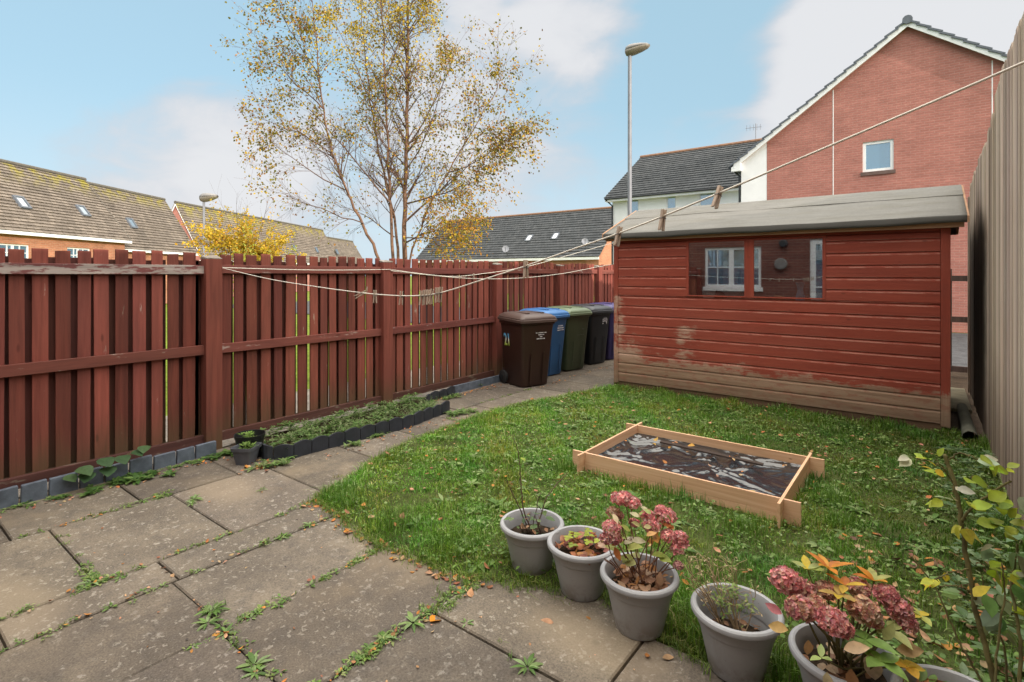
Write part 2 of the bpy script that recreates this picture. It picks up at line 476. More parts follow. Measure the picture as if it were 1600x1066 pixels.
def binmat(name, c):
    return simple(name, c, 0.42, 0.15, 3.0, 0.12, 140, 0.45)


def sticker_mat():
    m = M('blue to lime printed number')
    g = m.xyz(m.co('Generated'))[1]
    c = m.ramp(g, [(0.0, (0.36, 0.52, 0.05)), (0.25, (0.62, 0.72, 0.25)), (0.5, (0.85, 0.88, 0.86)), (0.72, (0.16, 0.5, 0.80)), (1.0, (0.10, 0.42, 0.75))])
    return m.done(c, 0.4)


MAT['sticker'] = sticker_mat()
MAT['print'] = simple('white printed lettering', (0.62, 0.6, 0.62), 0.6, 0.1, 30, 0)
MAT['print_dim'] = simple('faded moulded lettering', (0.12, 0.14, 0.11), 0.6, 0.1, 30, 0)
# ------------------------------------------------------------------ mesh building
class MB:
    def __init__(self):
        self.v, self.f, self.c = [], [], []
        self.col = (1, 1, 1)

    def add(self, verts, faces):
        n = len(self.v)
        self.v.extend(tuple(p) for p in verts)
        self.c.extend([self.col] * len(verts))
        self.f.extend(tuple(i + n for i in f) for f in faces)

    def box(self, x0, x1, y0, y1, z0, z1):
        self.add([(x0, y0, z0), (x1, y0, z0), (x1, y1, z0), (x0, y1, z0), (x0, y0, z1), (x1, y0, z1), (x1, y1, z1), (x0, y1, z1)],
                 [(0, 3, 2, 1), (4, 5, 6, 7), (0, 1, 5, 4), (1, 2, 6, 5), (2, 3, 7, 6), (3, 0, 4, 7)])

    def obox(self, c, u, v, w):
        """box about c with half-axis vectors u, v, w"""
        c, u, v, w = Vector(c), Vector(u), Vector(v), Vector(w)
        p = [c + u * a + v * b + w * d for d in (-1, 1) for a, b in ((-1, -1), (1, -1), (1, 1), (-1, 1))]
        self.add(p, [(0, 3, 2, 1), (4, 5, 6, 7), (0, 1, 5, 4), (1, 2, 6, 5), (2, 3, 7, 6), (3, 0, 4, 7)])

    def quad(self, a, b, c, d):
        self.add([a, b, c, d], [(0, 1, 2, 3)])

    def poly(self, pts):
        self.add(pts, [tuple(range(len(pts)))])

    def prism(self, pts, off):
        """polygon pts (list of Vectors) extruded by vector off"""
        n = len(pts)
        off = Vector(off)
        self.add([Vector(p) for p in pts] + [Vector(p) + off for p in pts],
                 [tuple(range(n))[::-1], tuple(range(n, 2 * n))] + [(i, (i + 1) % n, n + (i + 1) % n, n + i) for i in range(n)])

    def tube(self, pts, rad, n=8, cap=True):
        pts = [Vector(p) for p in pts]
        k = len(pts)
        if not isinstance(rad, (list, tuple)):
            rad = [rad] * k
        vs, fs = [], []
        ref = None
        for i, p in enumerate(pts):
            t = (pts[min(i + 1, k - 1)] - pts[max(i - 1, 0)]).normalized()
            if ref is None:
                ref = t.orthogonal().normalized()
            ref = (ref - t * ref.dot(t))
            if ref.length < 1e-6:
                ref = t.orthogonal()
            ref.normalize()
            b = t.cross(ref)
            for j in range(n):
                a = 2 * PI * j / n
                vs.append(p + (ref * math.cos(a) + b * math.sin(a)) * rad[i])
        for i in range(k - 1):
            for j in range(n):
                fs.append((i * n + j, i * n + (j + 1) % n, (i + 1) * n + (j + 1) % n, (i + 1) * n + j))
        if cap:
            fs.append(tuple(range(n))[::-1])
            fs.append(tuple(range((k - 1) * n, k * n)))
        self.add(vs, fs)

    def lathe(self, prof, n=32, c=(0, 0, 0), close=False):
        vs, fs = [], []
        k = len(prof)
        for r, z in prof:
            for j in range(n):
                a = 2 * PI * j / n
                vs.append((c[0] + r * math.cos(a), c[1] + r * math.sin(a), c[2] + z))
        for i in range(k - 1):
            for j in range(n):
                fs.append((i * n + j, i * n + (j + 1) % n, (i + 1) * n + (j + 1) % n, (i + 1) * n + j))
        if prof[0][0] > 1e-4:
            fs.append(tuple(range(n))[::-1])
        if close:
            fs.append(tuple(range((k - 1) * n, k * n)))
        self.add(vs, fs)

    def build(self, name, mat, parent=None, smooth=False, uv=False, bevel=0.0, local=False, autosmooth=None):
        me = bpy.data.meshes.new(name)
        v = np.array(self.v, dtype=np.float32)
        if parent is not None and not local:
            v = v - np.array(parent.location, dtype=np.float32)
        me.from_pydata(v.tolist(), [], self.f)
        ca = me.color_attributes.new('col', 'FLOAT_COLOR', 'POINT')
        cc = np.ones((len(self.v), 4), dtype=np.float32)
        cc[:, :3] = np.array(self.c, dtype=np.float32)
        ca.data.foreach_set('color', cc.ravel())
        if uv:
            auto_uv(me, np.array(self.v))
        me.materials.append(mat)
        if smooth:
            me.polygons.foreach_set('use_smooth', [True] * len(me.polygons))
        o = bpy.data.objects.new(name, me)
        COL.objects.link(o)
        if parent is not None:
            o.parent = parent
        if autosmooth:
            sharp_by_angle(me, autosmooth)
        if bevel > 0:
            bm = o.modifiers.new('bevel', 'BEVEL')
            bm.width = bevel
            bm.segments = 2
            bm.limit_method = 'ANGLE'
        return o


def sharp_by_angle(me, ang):
    me.polygons.foreach_set('use_smooth', [True] * len(me.polygons))
    try:
        me.set_sharp_from_angle(angle=R(ang))
    except Exception:
        pass


def auto_uv(me, V):
    uvl = me.uv_layers.new(name='UVMap')
    for p in me.polygons:
        n = p.normal
        if abs(n.z) < 0.985:
            t = Vector((-n.y, n.x, 0)).normalized()
        else:
            t = Vector((1, 0, 0))
        b = n.cross(t)
        for li in p.loop_indices:
            q = Vector(V[me.loops[li].vertex_index])
            uvl.data[li].uv = (q.dot(t), q.dot(b))


def np_mesh(name, V, F, mat, col=None, parent=None, smooth=False):
    """V (n,3), F list of int arrays each (m,k)"""
    V = np.asarray(V, dtype=np.float32)
    if parent is not None:
        V = V - np.array(parent.location, dtype=np.float32)
    me = bpy.data.meshes.new(name)
    me.vertices.add(len(V))
    me.vertices.foreach_set('co', V.ravel())
    F = [f for f in F if len(f)]
    tot = sum(f.size for f in F)
    np_ = sum(len(f) for f in F)
    me.loops.add(tot)
    me.polygons.add(np_)
    me.loops.foreach_set('vertex_index', np.concatenate([f.ravel() for f in F]).astype(np.int32))
    sizes = np.concatenate([np.full(len(f), f.shape[1]) for f in F])
    starts = np.concatenate([[0], np.cumsum(sizes)[:-1]])
    me.polygons.foreach_set('loop_start', starts.astype(np.int32))
    me.update(calc_edges=True)
    me.validate()
    if col is not None:
        ca = me.color_attributes.new('col', 'FLOAT_COLOR', 'POINT')
        cc = np.ones((len(V), 4), dtype=np.float32)
        cc[:, :3] = col
        ca.data.foreach_set('color', cc.ravel())
    me.materials.append(mat)
    if smooth:
        me.polygons.foreach_set('use_smooth', [True] * len(me.polygons))
    o = bpy.data.objects.new(name, me)
    COL.objects.link(o)
    if parent is not None:
        o.parent = parent
    return o


def unit(a):
    return a / np.maximum(np.linalg.norm(a, axis=1, keepdims=True), 1e-9)


def leaves_arrays(P, D, N, L, W, fold=0.12, droop=0.15, shape=0.45):
    """leaf-shaped little sheets: base, two side pairs, tip and a raised or sunk midrib"""
    P, D, N = np.asarray(P, float), unit(np.asarray(D, float)), np.asarray(N, float)
    n = len(P)
    S = unit(np.cross(N, D))
    N = np.cross(D, S)
    L = np.broadcast_to(L, n)[:, None]
    W = np.broadcast_to(W, n)[:, None]
    m1 = P + D * L * 0.30 - N * W * fold
    m2 = P + D * L * 0.68 - N * (W * fold + L * droop * 0.4)
    l1 = P + D * L * 0.30 + S * W * 0.5
    r1 = P + D * L * 0.30 - S * W * 0.5
    l2 = P + D * L * 0.68 + S * W * 0.36 - N * L * droop * 0.4
    r2 = P + D * L * 0.68 - S * W * 0.36 - N * L * droop * 0.4
    tip = P + D * L - N * L * droop
    V = np.stack([P, l1, m1, r1, l2, m2, r2, tip], axis=1).reshape(-1, 3)
    b = np.arange(n)[:, None] * 8
    T = np.concatenate([b + np.array([[0, 2, 1]]), b + np.array([[0, 3, 2]]), b + np.array([[4, 5, 7]]), b + np.array([[5, 6, 7]])])
    Q = np.concatenate([b + np.array([[1, 2, 5, 4]]), b + np.array([[2, 3, 6, 5]])])
    return V, [T, Q]


def diamonds_arrays(P, D, N, L, W):
    P, D, N = np.asarray(P, float), unit(np.asarray(D, float)), np.asarray(N, float)
    n = len(P)
    S = unit(np.cross(N, D))
    L = np.broadcast_to(L, n)[:, None]
    W = np.broadcast_to(W, n)[:, None]
    NN = np.cross(D, S)
    V = np.stack([P, P + D * L * 0.4 + S * W * 0.5, P + D * L, P + D * L * 0.4 - S * W * 0.5 + NN * W * 0.25], axis=1).reshape(-1, 3)
    b = np.arange(n)[:, None] * 4
    return V, [np.concatenate([b + np.array([[0, 1, 2]]), b + np.array([[0, 2, 3]])])]


def rand_dirs(n, zmin=-1, zmax=1):
    a = rng.uniform(0, 2 * PI, n)
    z = rng.uniform(zmin, zmax, n)
    r = np.sqrt(np.maximum(0, 1 - z * z))
    return np.stack([r * np.cos(a), r * np.sin(a), z], axis=1)


def pick(cols, n, w=None, jit=0.15):
    cols = np.array(cols, float)
    w = None if w is None else np.array(w, float) / np.sum(w)
    c = cols[rng.choice(len(cols), n, p=w)]
    return c * rng.uniform(1 - jit, 1 + jit, (n, 1))


class LV:
    """collects leaf batches, then one mesh"""
    def __init__(self):
        self.V, self.F, self.C, self.n = [], [], [], 0

    def add(self, VF, col):
        V, F = VF
        k = len(V) // len(col)
        self.V.append(V)
        self.F.extend(f + self.n for f in F)
        self.C.append(np.repeat(col, k, axis=0))
        self.n += len(V)

    def leaf(self, p, d, n, L, W, c, fold=0.12, droop=0.15):
        p, d, n = Vector(p), Vector(d).normalized(), Vector(n)
        s = n.cross(d)
        if s.length < 1e-6:
            s = d.orthogonal()
        s.normalize()
        n = d.cross(s)
        vs = [p]
        tw = random.uniform(-.35, .35)
        for t, w in ((0.10, 0.20), (0.28, 0.44), (0.50, 0.50), (0.72, 0.36), (0.88, 0.17)):
            cen = p + d * (L * t) - n * (L * droop * t * t)
            e = s + n * (fold * 1.6 + tw * (t - .4))
            e2 = s - n * (fold * 1.6 - tw * (t - .4))
            vs += [cen + e * (W * w), cen - n * (W * fold * 0.3), cen - e2 * (W * w)]
        vs.append(p + d * L - n * L * droop)
        q, t3 = [], [(0, 2, 1), (0, 3, 2), (13, 14, 16), (14, 15, 16)]
        for i in range(4):
            a = 1 + 3 * i
            q += [(a, a + 1, a + 4, a + 3), (a + 1, a + 2, a + 5, a + 4)]
        self.add((np.array([tuple(v) for v in vs]), [np.array(t3), np.array(q)]), np.array([c], float))

    def build(self, name, mat, parent=None, smooth=False):
        if not self.V:
            return None
        by = {}
        for f in self.F:
            by.setdefault(f.shape[1], []).append(f)
        F = [np.concatenate(v) for v in by.values()]
        return np_mesh(name, np.concatenate(self.V), F, mat, np.concatenate(self.C), parent, smooth)


def tag(o, label, cat, group=None, kind=None):
    o['label'] = label
    o['category'] = cat
    if group:
        o['group'] = group
    if kind:
        o['kind'] = kind
    return o


def thing(name, label, cat, loc=(0, 0, 0), rz=0.0, group=None):
    o = bpy.data.objects.new(name, None)
    o.empty_display_size = 0.1
    COL.objects.link(o)
    o.location = loc
    o.rotation_euler = (0, 0, rz)
    return tag(o, label, cat, group)


def structure(o):
    o['kind'] = 'structure'
    return o


def copy_thing(root, loc, label, rz=0.0, group=None, scale=None):
    r = root.copy()
    COL.objects.link(r)
    r.location = loc
    r.rotation_euler = (0, 0, rz)
    r['label'] = label
    if scale:
        r.scale = scale
    for ch in list(root.children):
        c = ch.copy()
        COL.objects.link(c)
        c.parent = r
        for g in ch.children:
            d = g.copy()
            COL.objects.link(d)
            d.parent = c
    return r


def tint(a=0.82, b=1.18):
    t = random.uniform(a, b)
    return (t, t * random.uniform(0.96, 1.04), t * random.uniform(0.96, 1.04))


def text_mesh(name, body, size, mat, parent, loc, xdir, up, extrude=0.0015, shear=0.0, bold=0.0, width=1.0):
    cu = bpy.data.curves.new(name, 'FONT')
    cu.body = body
    cu.size = size
    cu.extrude = extrude
    cu.shear = shear
    cu.offset = bold
    cu.align_x = 'CENTER'
    cu.align_y = 'CENTER'
    tmp = bpy.data.objects.new('tmp', cu)
    COL.objects.link(tmp)
    bpy.context.view_layer.update()
    me = bpy.data.meshes.new_from_object(tmp.evaluated_get(bpy.context.evaluated_depsgraph_get()))
    bpy.data.objects.remove(tmp)
    me.name = name
    me.materials.clear()
    me.materials.append(mat)
    o = bpy.data.objects.new(name, me)
    COL.objects.link(o)
    o.parent = parent
    x, u = Vector(xdir).normalized(), Vector(up).normalized()
    z = x.cross(u)
    m = Matrix((x * width, u, z)).transposed().to_4x4()
    m.translation = Vector(loc)
    o.matrix_local = m
    return o


# ------------------------------------------------------------------ light, sky
SUN_EL, SUN_AZ = R(13.5), R(-9)
sdir = Vector((math.cos(SUN_EL) * math.cos(SUN_AZ), math.cos(SUN_EL) * math.sin(SUN_AZ), math.sin(SUN_EL)))
sl = bpy.data.lights.new('sun', 'SUN')
sl.energy = 2.0
sl.angle = R(0.6)
sl.color = (1.0, 0.88, 0.76)
so = bpy.data.objects.new('sun', sl)
COL.objects.link(so)
so.rotation_euler = sdir.to_track_quat('Z', 'Y').to_euler()
so.location = (0, 0, 30)

world = bpy.data.worlds.new('World')
scene.world = world
world.use_nodes = True


def build_sky():
    t = world.node_tree
    t.nodes.clear()

    def nd(typ, ins=None, **props):
        n = t.nodes.new(typ)
        for k, v in props.items():
            setattr(n, k, v)
        for k, v in (ins or {}).items():
            if isinstance(v, bpy.types.NodeSocket):
                t.links.new(v, n.inputs[k])
            else:
                n.inputs[k].default_value = v
        return n

    def ma(op, a, b=0.0, clamp=False):
        return nd('ShaderNodeMath', {0: a, 1: b}, operation=op, use_clamp=clamp).outputs[0]

    def mr(v, a, b, c=0.0, d=1.0):
        return nd('ShaderNodeMapRange', {'Value': v, 'From Min': a, 'From Max': b, 'To Min': c, 'To Max': d}, interpolation_type='SMOOTHSTEP').outputs[0]

    def mixc(f, a, b):
        n = t.nodes.new('ShaderNodeMix')
        n.data_type = 'RGBA'
        for i, v in ((0, f), (6, a), (7, b)):
            if isinstance(v, bpy.types.NodeSocket):
                t.links.new(v, n.inputs[i])
            else:
                n.inputs[i].default_value = v
        return n.outputs[2]

    sky = nd('ShaderNodeTexSky', sky_type='NISHITA', sun_disc=False, sun_elevation=SUN_EL, sun_rotation=math.atan2(sdir.x, sdir.y),
             air_density=1.0, dust_density=0.6, ozone_density=1.2)
    gen = nd('ShaderNodeTexCoord').outputs['Generated']
    sep = nd('ShaderNodeSeparateXYZ', {0: gen}).outputs
    z = sep[2]
    # broad soft clouds, noise over the direction itself
    pv = nd('ShaderNodeMapping', {'Vector': gen, 'Scale': (1.0, 1.0, 2.0), 'Location': (0.4, 0.9, 0.2)}).outputs[0]
    n1 = nd('ShaderNodeTexNoise', {'Vector': pv, 'Scale': 2.3, 'Detail': 8.0, 'Roughness': 0.50, 'Distortion': 0.3}).outputs['Fac']
    n2 = nd('ShaderNodeTexNoise', {'Vector': pv, 'Scale': 7.0, 'Detail': 6.0, 'Roughness': 0.55, 'Distortion': 0.4}).outputs['Fac']
    f = ma('ADD', ma('MULTIPLY', n1, 0.55), ma('MULTIPLY', n2, 0.45))

    def blob(px, py, r0, r1, amp):
        d = ray(px, py).normalized()
        dp = nd('ShaderNodeVectorMath', {0: gen, 1: d}, operation='DOT_PRODUCT').outputs['Value']
        return mr(dp, math.cos(r1), math.cos(r0), 0.0, amp)

    for b in ((390, 220, 0.03, 0.17, 0.20), (290, 290, 0.03, 0.2, 0.20), (180, 340, 0.02, 0.22, 0.13), (480, 290, 0.02, 0.2, 0.12), (790, 160, 0.03, 0.22, 0.15), (700, 240, 0.03, 0.2, 0.08), (900, 15, 0.02, 0.13, 0.15), (760, 10, 0.02, 0.13, 0.06),
              (1430, 100, 0.05, 0.27, 0.22), (1560, 30, 0.1, 0.3, 0.15), (1290, 130, 0.02, 0.13, 0.10), (1080, 250, 0.02, 0.14, 0.05),
              (130, 90, 0.08, 0.36, -0.16), (1075, 110, 0.03, 0.17, -0.10), (1100, 20, 0.03, 0.16, -0.10), (960, 220, 0.03, 0.14, -0.06), (420, 40, 0.05, 0.2, -0.08)):
        f = ma('ADD', f, blob(*b))
    mask = mr(f, 0.44, 0.72, 0.0, 0.90)
    mask = ma('MULTIPLY', mask, mr(z, -0.02, 0.06))
    shade = mr(f, 0.52, 0.80, 0.0, 1.0)
    STR = 0.069
    cloud = mixc(shade, (4.35, 4.4, 4.7, 1), (5.55, 5.5, 5.6, 1))
    blue = mixc(0.72, sky.outputs[0], (3.35, 5.1, 6.15, 1))
    pale = mixc(mr(z, 0.0, 0.30, 0.70, 0.0), blue, (4.5, 5.3, 6.1, 1))
    col = mixc(mask, pale, cloud)
    # added glow overhead and round the sun, outside the view, filling the shaded yard
    sh = Vector((sdir.x, sdir.y, 0.25)).normalized()
    sd_ = nd('ShaderNodeVectorMath', {0: gen, 1: sh}, operation='DOT_PRODUCT').outputs['Value']
    over = ma('MAXIMUM', mr(z, 0.50, 0.85), ma('MULTIPLY', mr(sd_, 0.25, 0.85), 0.6), True)
    col = mixc(over, col, (29.0, 29.0 * 0.945, 29.0 * 0.85, 1))
    bg = nd('ShaderNodeBackground', {'Color': col, 'Strength': STR})
    out = nd('ShaderNodeOutputWorld', {'Surface': bg.outputs[0]})


build_sky()
scene.view_settings.view_transform = 'Standard'
scene.view_settings.look = 'None'
scene.view_settings.exposure = 1.12
scene.view_settings.gamma = 1.0
scene.render.engine = 'CYCLES'
scene.cycles.use_denoising = True
scene.cycles.max_bounces = 8
scene.cycles.transparent_max_bounces = 8
scene.cycles.sample_clamp_indirect = 4.0
scene.cycles.caustics_reflective = False
scene.cycles.caustics_refractive = False

# ------------------------------------------------------------------ ground
g = MB()
g.quad((-300, -300, -0.06), (300, -300, -0.06), (300, 300, -0.06), (-300, 300, -0.06))
structure(g.build('ground', MAT['field']))

XF = -5.28          # left fence, face of the rails
YS = 6.98           # shed front wall
XR = 0.48           # right fence

# dark bed of sand and soil under the slabs and the lawn of the yard
g = MB()
g.box(XF - 0.1, XR + 0.1, -6.0, 12.5, -0.055, -0.035)
structure(g.build('soil', MAT['soil']))

# slabs, each with its own slight tilt and tone
slabs = MB()


def slab(x0, x1, y0, y1, t=None):
    gap = random.uniform(0.003, 0.0065)
    x0, x1, y0, y1 = x0 + gap, x1 - gap, y0 + gap, y1 - gap
    if y1 - y0 < 0.08 or x1 - x0 < 0.08:
        return
    z = random.uniform(-0.004, 0.003)
    dz = [z + random.uniform(-0.003, 0.003) for _ in range(4)]
    k = random.uniform(0.80, 1.16)
    slabs.col = (k, k * random.uniform(0.985, 1.01), k * random.uniform(0.96, 1.0))
    b = 0.007
    P = [(x0, y0), (x1, y0), (x1, y1), (x0, y1)]
    I = [(x0 + b, y0 + b), (x1 - b, y0 + b), (x1 - b, y1 - b), (x0 + b, y1 - b)]
    vs = [(x, y, -0.035) for x, y in P] + [(x, y, dz[i] - b) for i, (x, y) in enumerate(P)] + [(x, y, dz[i]) for i, (x, y) in enumerate(I)]
    fs = [(i, (i + 1) % 4, 4 + (i + 1) % 4, 4 + i) for i in range(4)] + [(4 + i, 4 + (i + 1) % 4, 8 + (i + 1) % 4, 8 + i) for i in range(4)] + [(8, 9, 10, 11)]
    slabs.add(vs, fs)


def column(x0, x1, ys):
    for a, b in zip(ys[:-1], ys[1:]):
        slab(x0, x1, a, b)


column(-5.24, -4.455, [-2.2, -1.45, -0.7, 0.05, 0.72, 1.42, 2.1, 2.75, 3.4, 4.05, 4.7, 5.36, 6.05, 6.7, 7.35, 8.0, 8.7, 9.4, 10.2, 11, 11.8])
column(-4.455, -3.47, [-2.2, -1.3, -0.5, 0.25, 0.90, 1.60, 2.32, 3.02, 3.70, 4.35, 5.0, 5.66, 6.3, 6.95, 7.6, 8.3, 9.1, 10, 11, 11.8])
column(-3.47, -3.175, [-2.2, -1.2, -0.3, 0.5, 1.18, 2.24])
column(-3.175, -2.56, [-2.2, -1.4, -0.6, 0.25, 1.15, 2.15])
column(-2.56, -1.905, [-2.2, -1.5, -0.6, 0.25, 1.12, 2.15])
column(-1.905, -1.0, [-2.2, -1.3, -0.4, 0.5, 1.20, 1.82, 2.42])
column(-1.0, -0.12, [-2.2, -1.3, -0.4, 0.5, 1.15, 1.75, 2.30])
column(-0.12, 0.45, [-2.2, -1.3, -0.4, 0.5, 1.1, 1.7])
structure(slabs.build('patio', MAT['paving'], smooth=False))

# road between the yard and the brick house
g = MB()
g.quad((-30, 12.4, -0.03), (12, 12.4, -0.03), (12, 19.6, -0.03), (-30, 19.6, -0.03))
structure(g.build('road', MAT['tarmac']))

# path and grass of the public green beyond the fence
g = MB()
g.quad((-7.1, -30, -0.04), (-5.37, -30, -0.04), (-5.37, 40, -0.04), (-7.1, 40, -0.04))
structure(g.build('path', MAT['path']))

# lawn soil, gently humped
LAWN = [(-3.50, 2.20), (-3.60, 2.60), (-3.80, 3.0), (-3.92, 3.4), (-3.98, 4.0), (-4.04, 4.7), (-4.0, 5.4), (-3.80, 6.0), (-3.66, 6.6), (-3.52, 7.0),
        (0.47, 7.0), (0.47, 1.75), (-0.12, 1.78), (-0.35, 2.28), (-0.95, 2.33), (-1.25, 2.44), (-1.86, 2.20), (-2.05, 2.12), (-2.35, 2.10), (-2.62, 2.08), (-2.9, 2.12), (-3.25, 2.18)]
LP = np.array(LAWN)


def in_poly(x, y, P):
    ins = np.zeros(len(x), bool)
    j = len(P) - 1
    for i in range(len(P)):
        xi, yi, xj, yj = P[i, 0], P[i, 1], P[j, 0], P[j, 1]
        c = ((yi > y) != (yj > y)) & (x < (xj - xi) * (y - yi) / (yj - yi + 1e-12) + xi)
        ins ^= c
        j = i
    return ins


def edge_dist(x, y, P):
    d = np.full(len(x), 9.0)
    for i in range(len(P)):
        a, b = P[i], P[(i + 1) % len(P)]
        ab = b - a
        t = np.clip(((x - a[0]) * ab[0] + (y - a[1]) * ab[1]) / (ab @ ab + 1e-12), 0, 1)
        d = np.minimum(d, np.hypot(x - a[0] - t * ab[0], y - a[1] - t * ab[1]))
    return d


def wob(x, y, s, seed=0.0):
    """cheap smooth pseudo noise, about -1..1"""
    return (np.sin(x * 1.7 * s + 1.3 + seed) * np.cos(y * 1.3 * s - 0.7 + seed) + np.sin((x + y) * 2.9 * s + seed * 2) * 0.6 + np.cos((x - 1.6 * y) * 4.3 * s + seed) * 0.4) / 2.0


def lawn_z(x, y):
    e = edge_dist(x, y, LP)
    return 0.022 * np.clip(e / 0.10, 0, 1) + 0.012 * wob(x, y, 2.0) * np.clip(e / 0.3, 0, 1)


nx, ny = 150, 180
gx, gy = np.meshgrid(np.linspace(-4.1, 0.5, nx), np.linspace(1.7, 7.05, ny))
gx, gy = gx.ravel(), gy.ravel()
ins = in_poly(gx, gy, LP)
gz = np.where(ins, lawn_z(gx, gy), -0.034)
idx = np.arange(nx * ny).reshape(ny, nx)
Q = np.stack([idx[:-1, :-1], idx[:-1, 1:], idx[1:, 1:], idx[1:, :-1]], axis=-1).reshape(-1, 4)
Q = Q[ins[Q].any(axis=1)]
structure(np_mesh('lawn', np.stack([gx, gy, gz], 1), [Q], MAT['lawnsoil'], smooth=True))
# ------------------------------------------------------------------ left fence
FP = [-1.95, 0.10, 2.245, 4.285, 6.465, 8.28, 9.75, 11.6]
fence = thing('timber_fence', 'long red painted fence of upright boards running behind the wheelie bins', 'fence', (XF - 0.05, 5.0, 0))
for i in range(len(FP) - 1):
    y0, y1 = FP[i] + 0.075, FP[i + 1] - 0.075
    fb, bb = MB(), MB()
    y = y0 + 0.012
    k = 0
    while y < y1 - 0.03:
        w = random.uniform(0.084, 0.104)
        w = min(w, y1 - y)
        fb.col = tint(0.62, 1.28)
        top = 1.832 + random.uniform(-0.013, 0.011)
        lean = random.uniform(-0.011, 0.011)
        fb.prism([Vector((XF - 0.044, y, 0.045)), Vector((XF - 0.044, y + w, 0.045)), Vector((XF - 0.044, y + w + lean, top)), Vector((XF - 0.044, y + lean, top + random.uniform(-.004, .004)))], (-0.019, 0, 0))
        bw = random.uniform(0.088, 0.110)
        c = y + w + 0.018 + random.uniform(-0.018, 0.02)
        if c + bw / 2 < y1 + 0.03 and random.random() < 2:
            bb.col = tint(0.7, 1.2)
            bb.box(XF - 0.128, XF - 0.111, c - bw / 2, c + bw / 2, 0.05, 1.765 + random.uniform(-0.01, 0.01))
        y += w + random.uniform(0.028, 0.046)
        k += 1
    bb.col = tint(0.7, 1.0)
    bb.box(XF - 0.128, XF - 0.111, y1 - 0.06, y1 + 0.06, 0.05, 1.76)
    fb.build('board_panel', MAT['fence'], fence, bevel=0.002)
    bb.build('rear_board_panel', MAT['fence_back'], fence)
    a, b = y0 - 0.02, y1 + 0.02
    for (z0, z1, m) in ((1.640, 1.722, 'rail_worn' if i == 1 else 'rail'), (0.885, 0.972, 'rail'), (0.055, 0.142, 'rail_low')):
        r = MB()
        r.col = tint(0.85, 1.1)
        s = [random.uniform(-0.006, 0.006) for _ in range(2)]
        r.prism([Vector((XF, a, z0 + s[0])), Vector((XF, b, z0 + s[1])), Vector((XF, b, z1 + s[1])), Vector((XF, a, z1 + s[0]))], (-0.0425, 0, 0))
        r.build('rail', MAT[m], fence, bevel=0.003)
        r = MB()
        r.col = (0.6, 0.6, 0.6)
        r.box(XF - 0.109, XF - 0.066, a, b, z0 - 0.01, z1 - 0.01)
        r.build('rear_rail', MAT['fence_back'], fence)
for y in FP:
    p = MB()
    p.col = tint(0.9, 1.05)
    p.box(XF - 0.075, XF + 0.045, y - 0.073, y + 0.073, -0.03, 1.78)
    po = p.build('post', MAT['post'], fence, bevel=0.006)
    c = MB()
    p0 = [(-0.075, -0.073), (0.045, -0.073), (0.045, 0.073), (-0.075, 0.073)]
    hs = [1.812, 1.795, 1.79, 1.812]
    c.add([(XF + a, y + b, 1.7805) for a, b in p0] + [(XF + a * 0.97, y + b * 0.97, h + random.uniform(-.008, .008)) for (a, b), h in zip(p0, hs)],
          [(0, 3, 2, 1), (4, 5, 6, 7), (0, 1, 5, 4), (1, 2, 6, 5), (2, 3, 7, 6), (3, 0, 4, 7)])
    cc = c.build('post_end', MAT['post_top'], None, bevel=0.004)
    cc.parent = po
    cc.location = -Vector(fence.location)

# dark fence closing the yard behind the shed
rear = thing('rear_fence', 'dark weathered fence glimpsed in the gap behind the shed', 'fence', (-2.4, 11.2, 0))
for y0 in (0,):
    for z0, z1 in ((1.52, 1.61), (0.86, 0.95), (0.06, 0.15)):
        r = MB()
        r.box(XF + 0.1, 1.4, 11.18, 11.222, z0, z1)
        r.build('rail', MAT['darkfence'], rear)
    for x in (-5.0, -3.1, -1.2, 0.66):
        r = MB()
        r.box(x - 0.05, x + 0.05, 11.10, 11.175, 0, 1.72)
        r.build('post', MAT['darkfence'], rear)
    b = MB()
    x = XF + 0.12
    while x < 0.30:
        b.col = tint(0.7, 1.2)
        b.box(x, x + 0.096, 11.225, 11.245, 0.05, 1.72)
        x += 0.132
    b.build('board_panel', MAT['darkfence'], rear)


# ------------------------------------------------------------------ tall right fence
def top_of(y):
    if y < 5.90:
        return 3.25
    for a, z in ((6.30, 3.225), (6.62, 3.07), (7.0, 3.02), (8.0, 2.95), (9.0, 2.89), (9.4, 2.85)):
        if y < a:
            return z
    return 2.76


def ribbed_fence_mat():
    m = M('grey ribbed fence timber')
    g = m.noise(m.co('World', (26, 26, 0.9)), 1.0, 6, 0.62, 0.3)
    big = m.noise(m.co('World', (2, 2, 0.5)), 1.0, 5)
    c = m.ramp(g, [(0.22, (0.36, 0.275, 0.21)), (0.5, (0.54, 0.44, 0.36)), (0.78, (0.68, 0.59, 0.51))])
    c = m.mix(m.maprange(big, 0.4, 0.7, 0, 0.5), c, (0.50, 0.385, 0.30))
    c = m.mix(1.0, c, m.attr(), 'MULTIPLY')
    pos = m.xyz(m.co('World'))
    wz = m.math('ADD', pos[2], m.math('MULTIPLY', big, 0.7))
    # green-black darker area by the shed end, browner at the foot
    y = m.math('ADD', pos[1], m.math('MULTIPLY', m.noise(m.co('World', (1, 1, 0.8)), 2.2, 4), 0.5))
    darkened = m.math('MULTIPLY', m.maprange(y, 7.2, 7.55), m.maprange(wz, 2.35, 2.75, 1, 0))
    c = m.mix(m.math('MULTIPLY', darkened, 0.88), c, (0.042, 0.036, 0.026))
    foot = m.maprange(wz, 0.35, 1.5, 0.7, 0)
    c = m.mix(foot, c, (0.15, 0.105, 0.078))
    return m.done(c, 0.85, m.bump(g, 0.35, 0.004), 0.2)


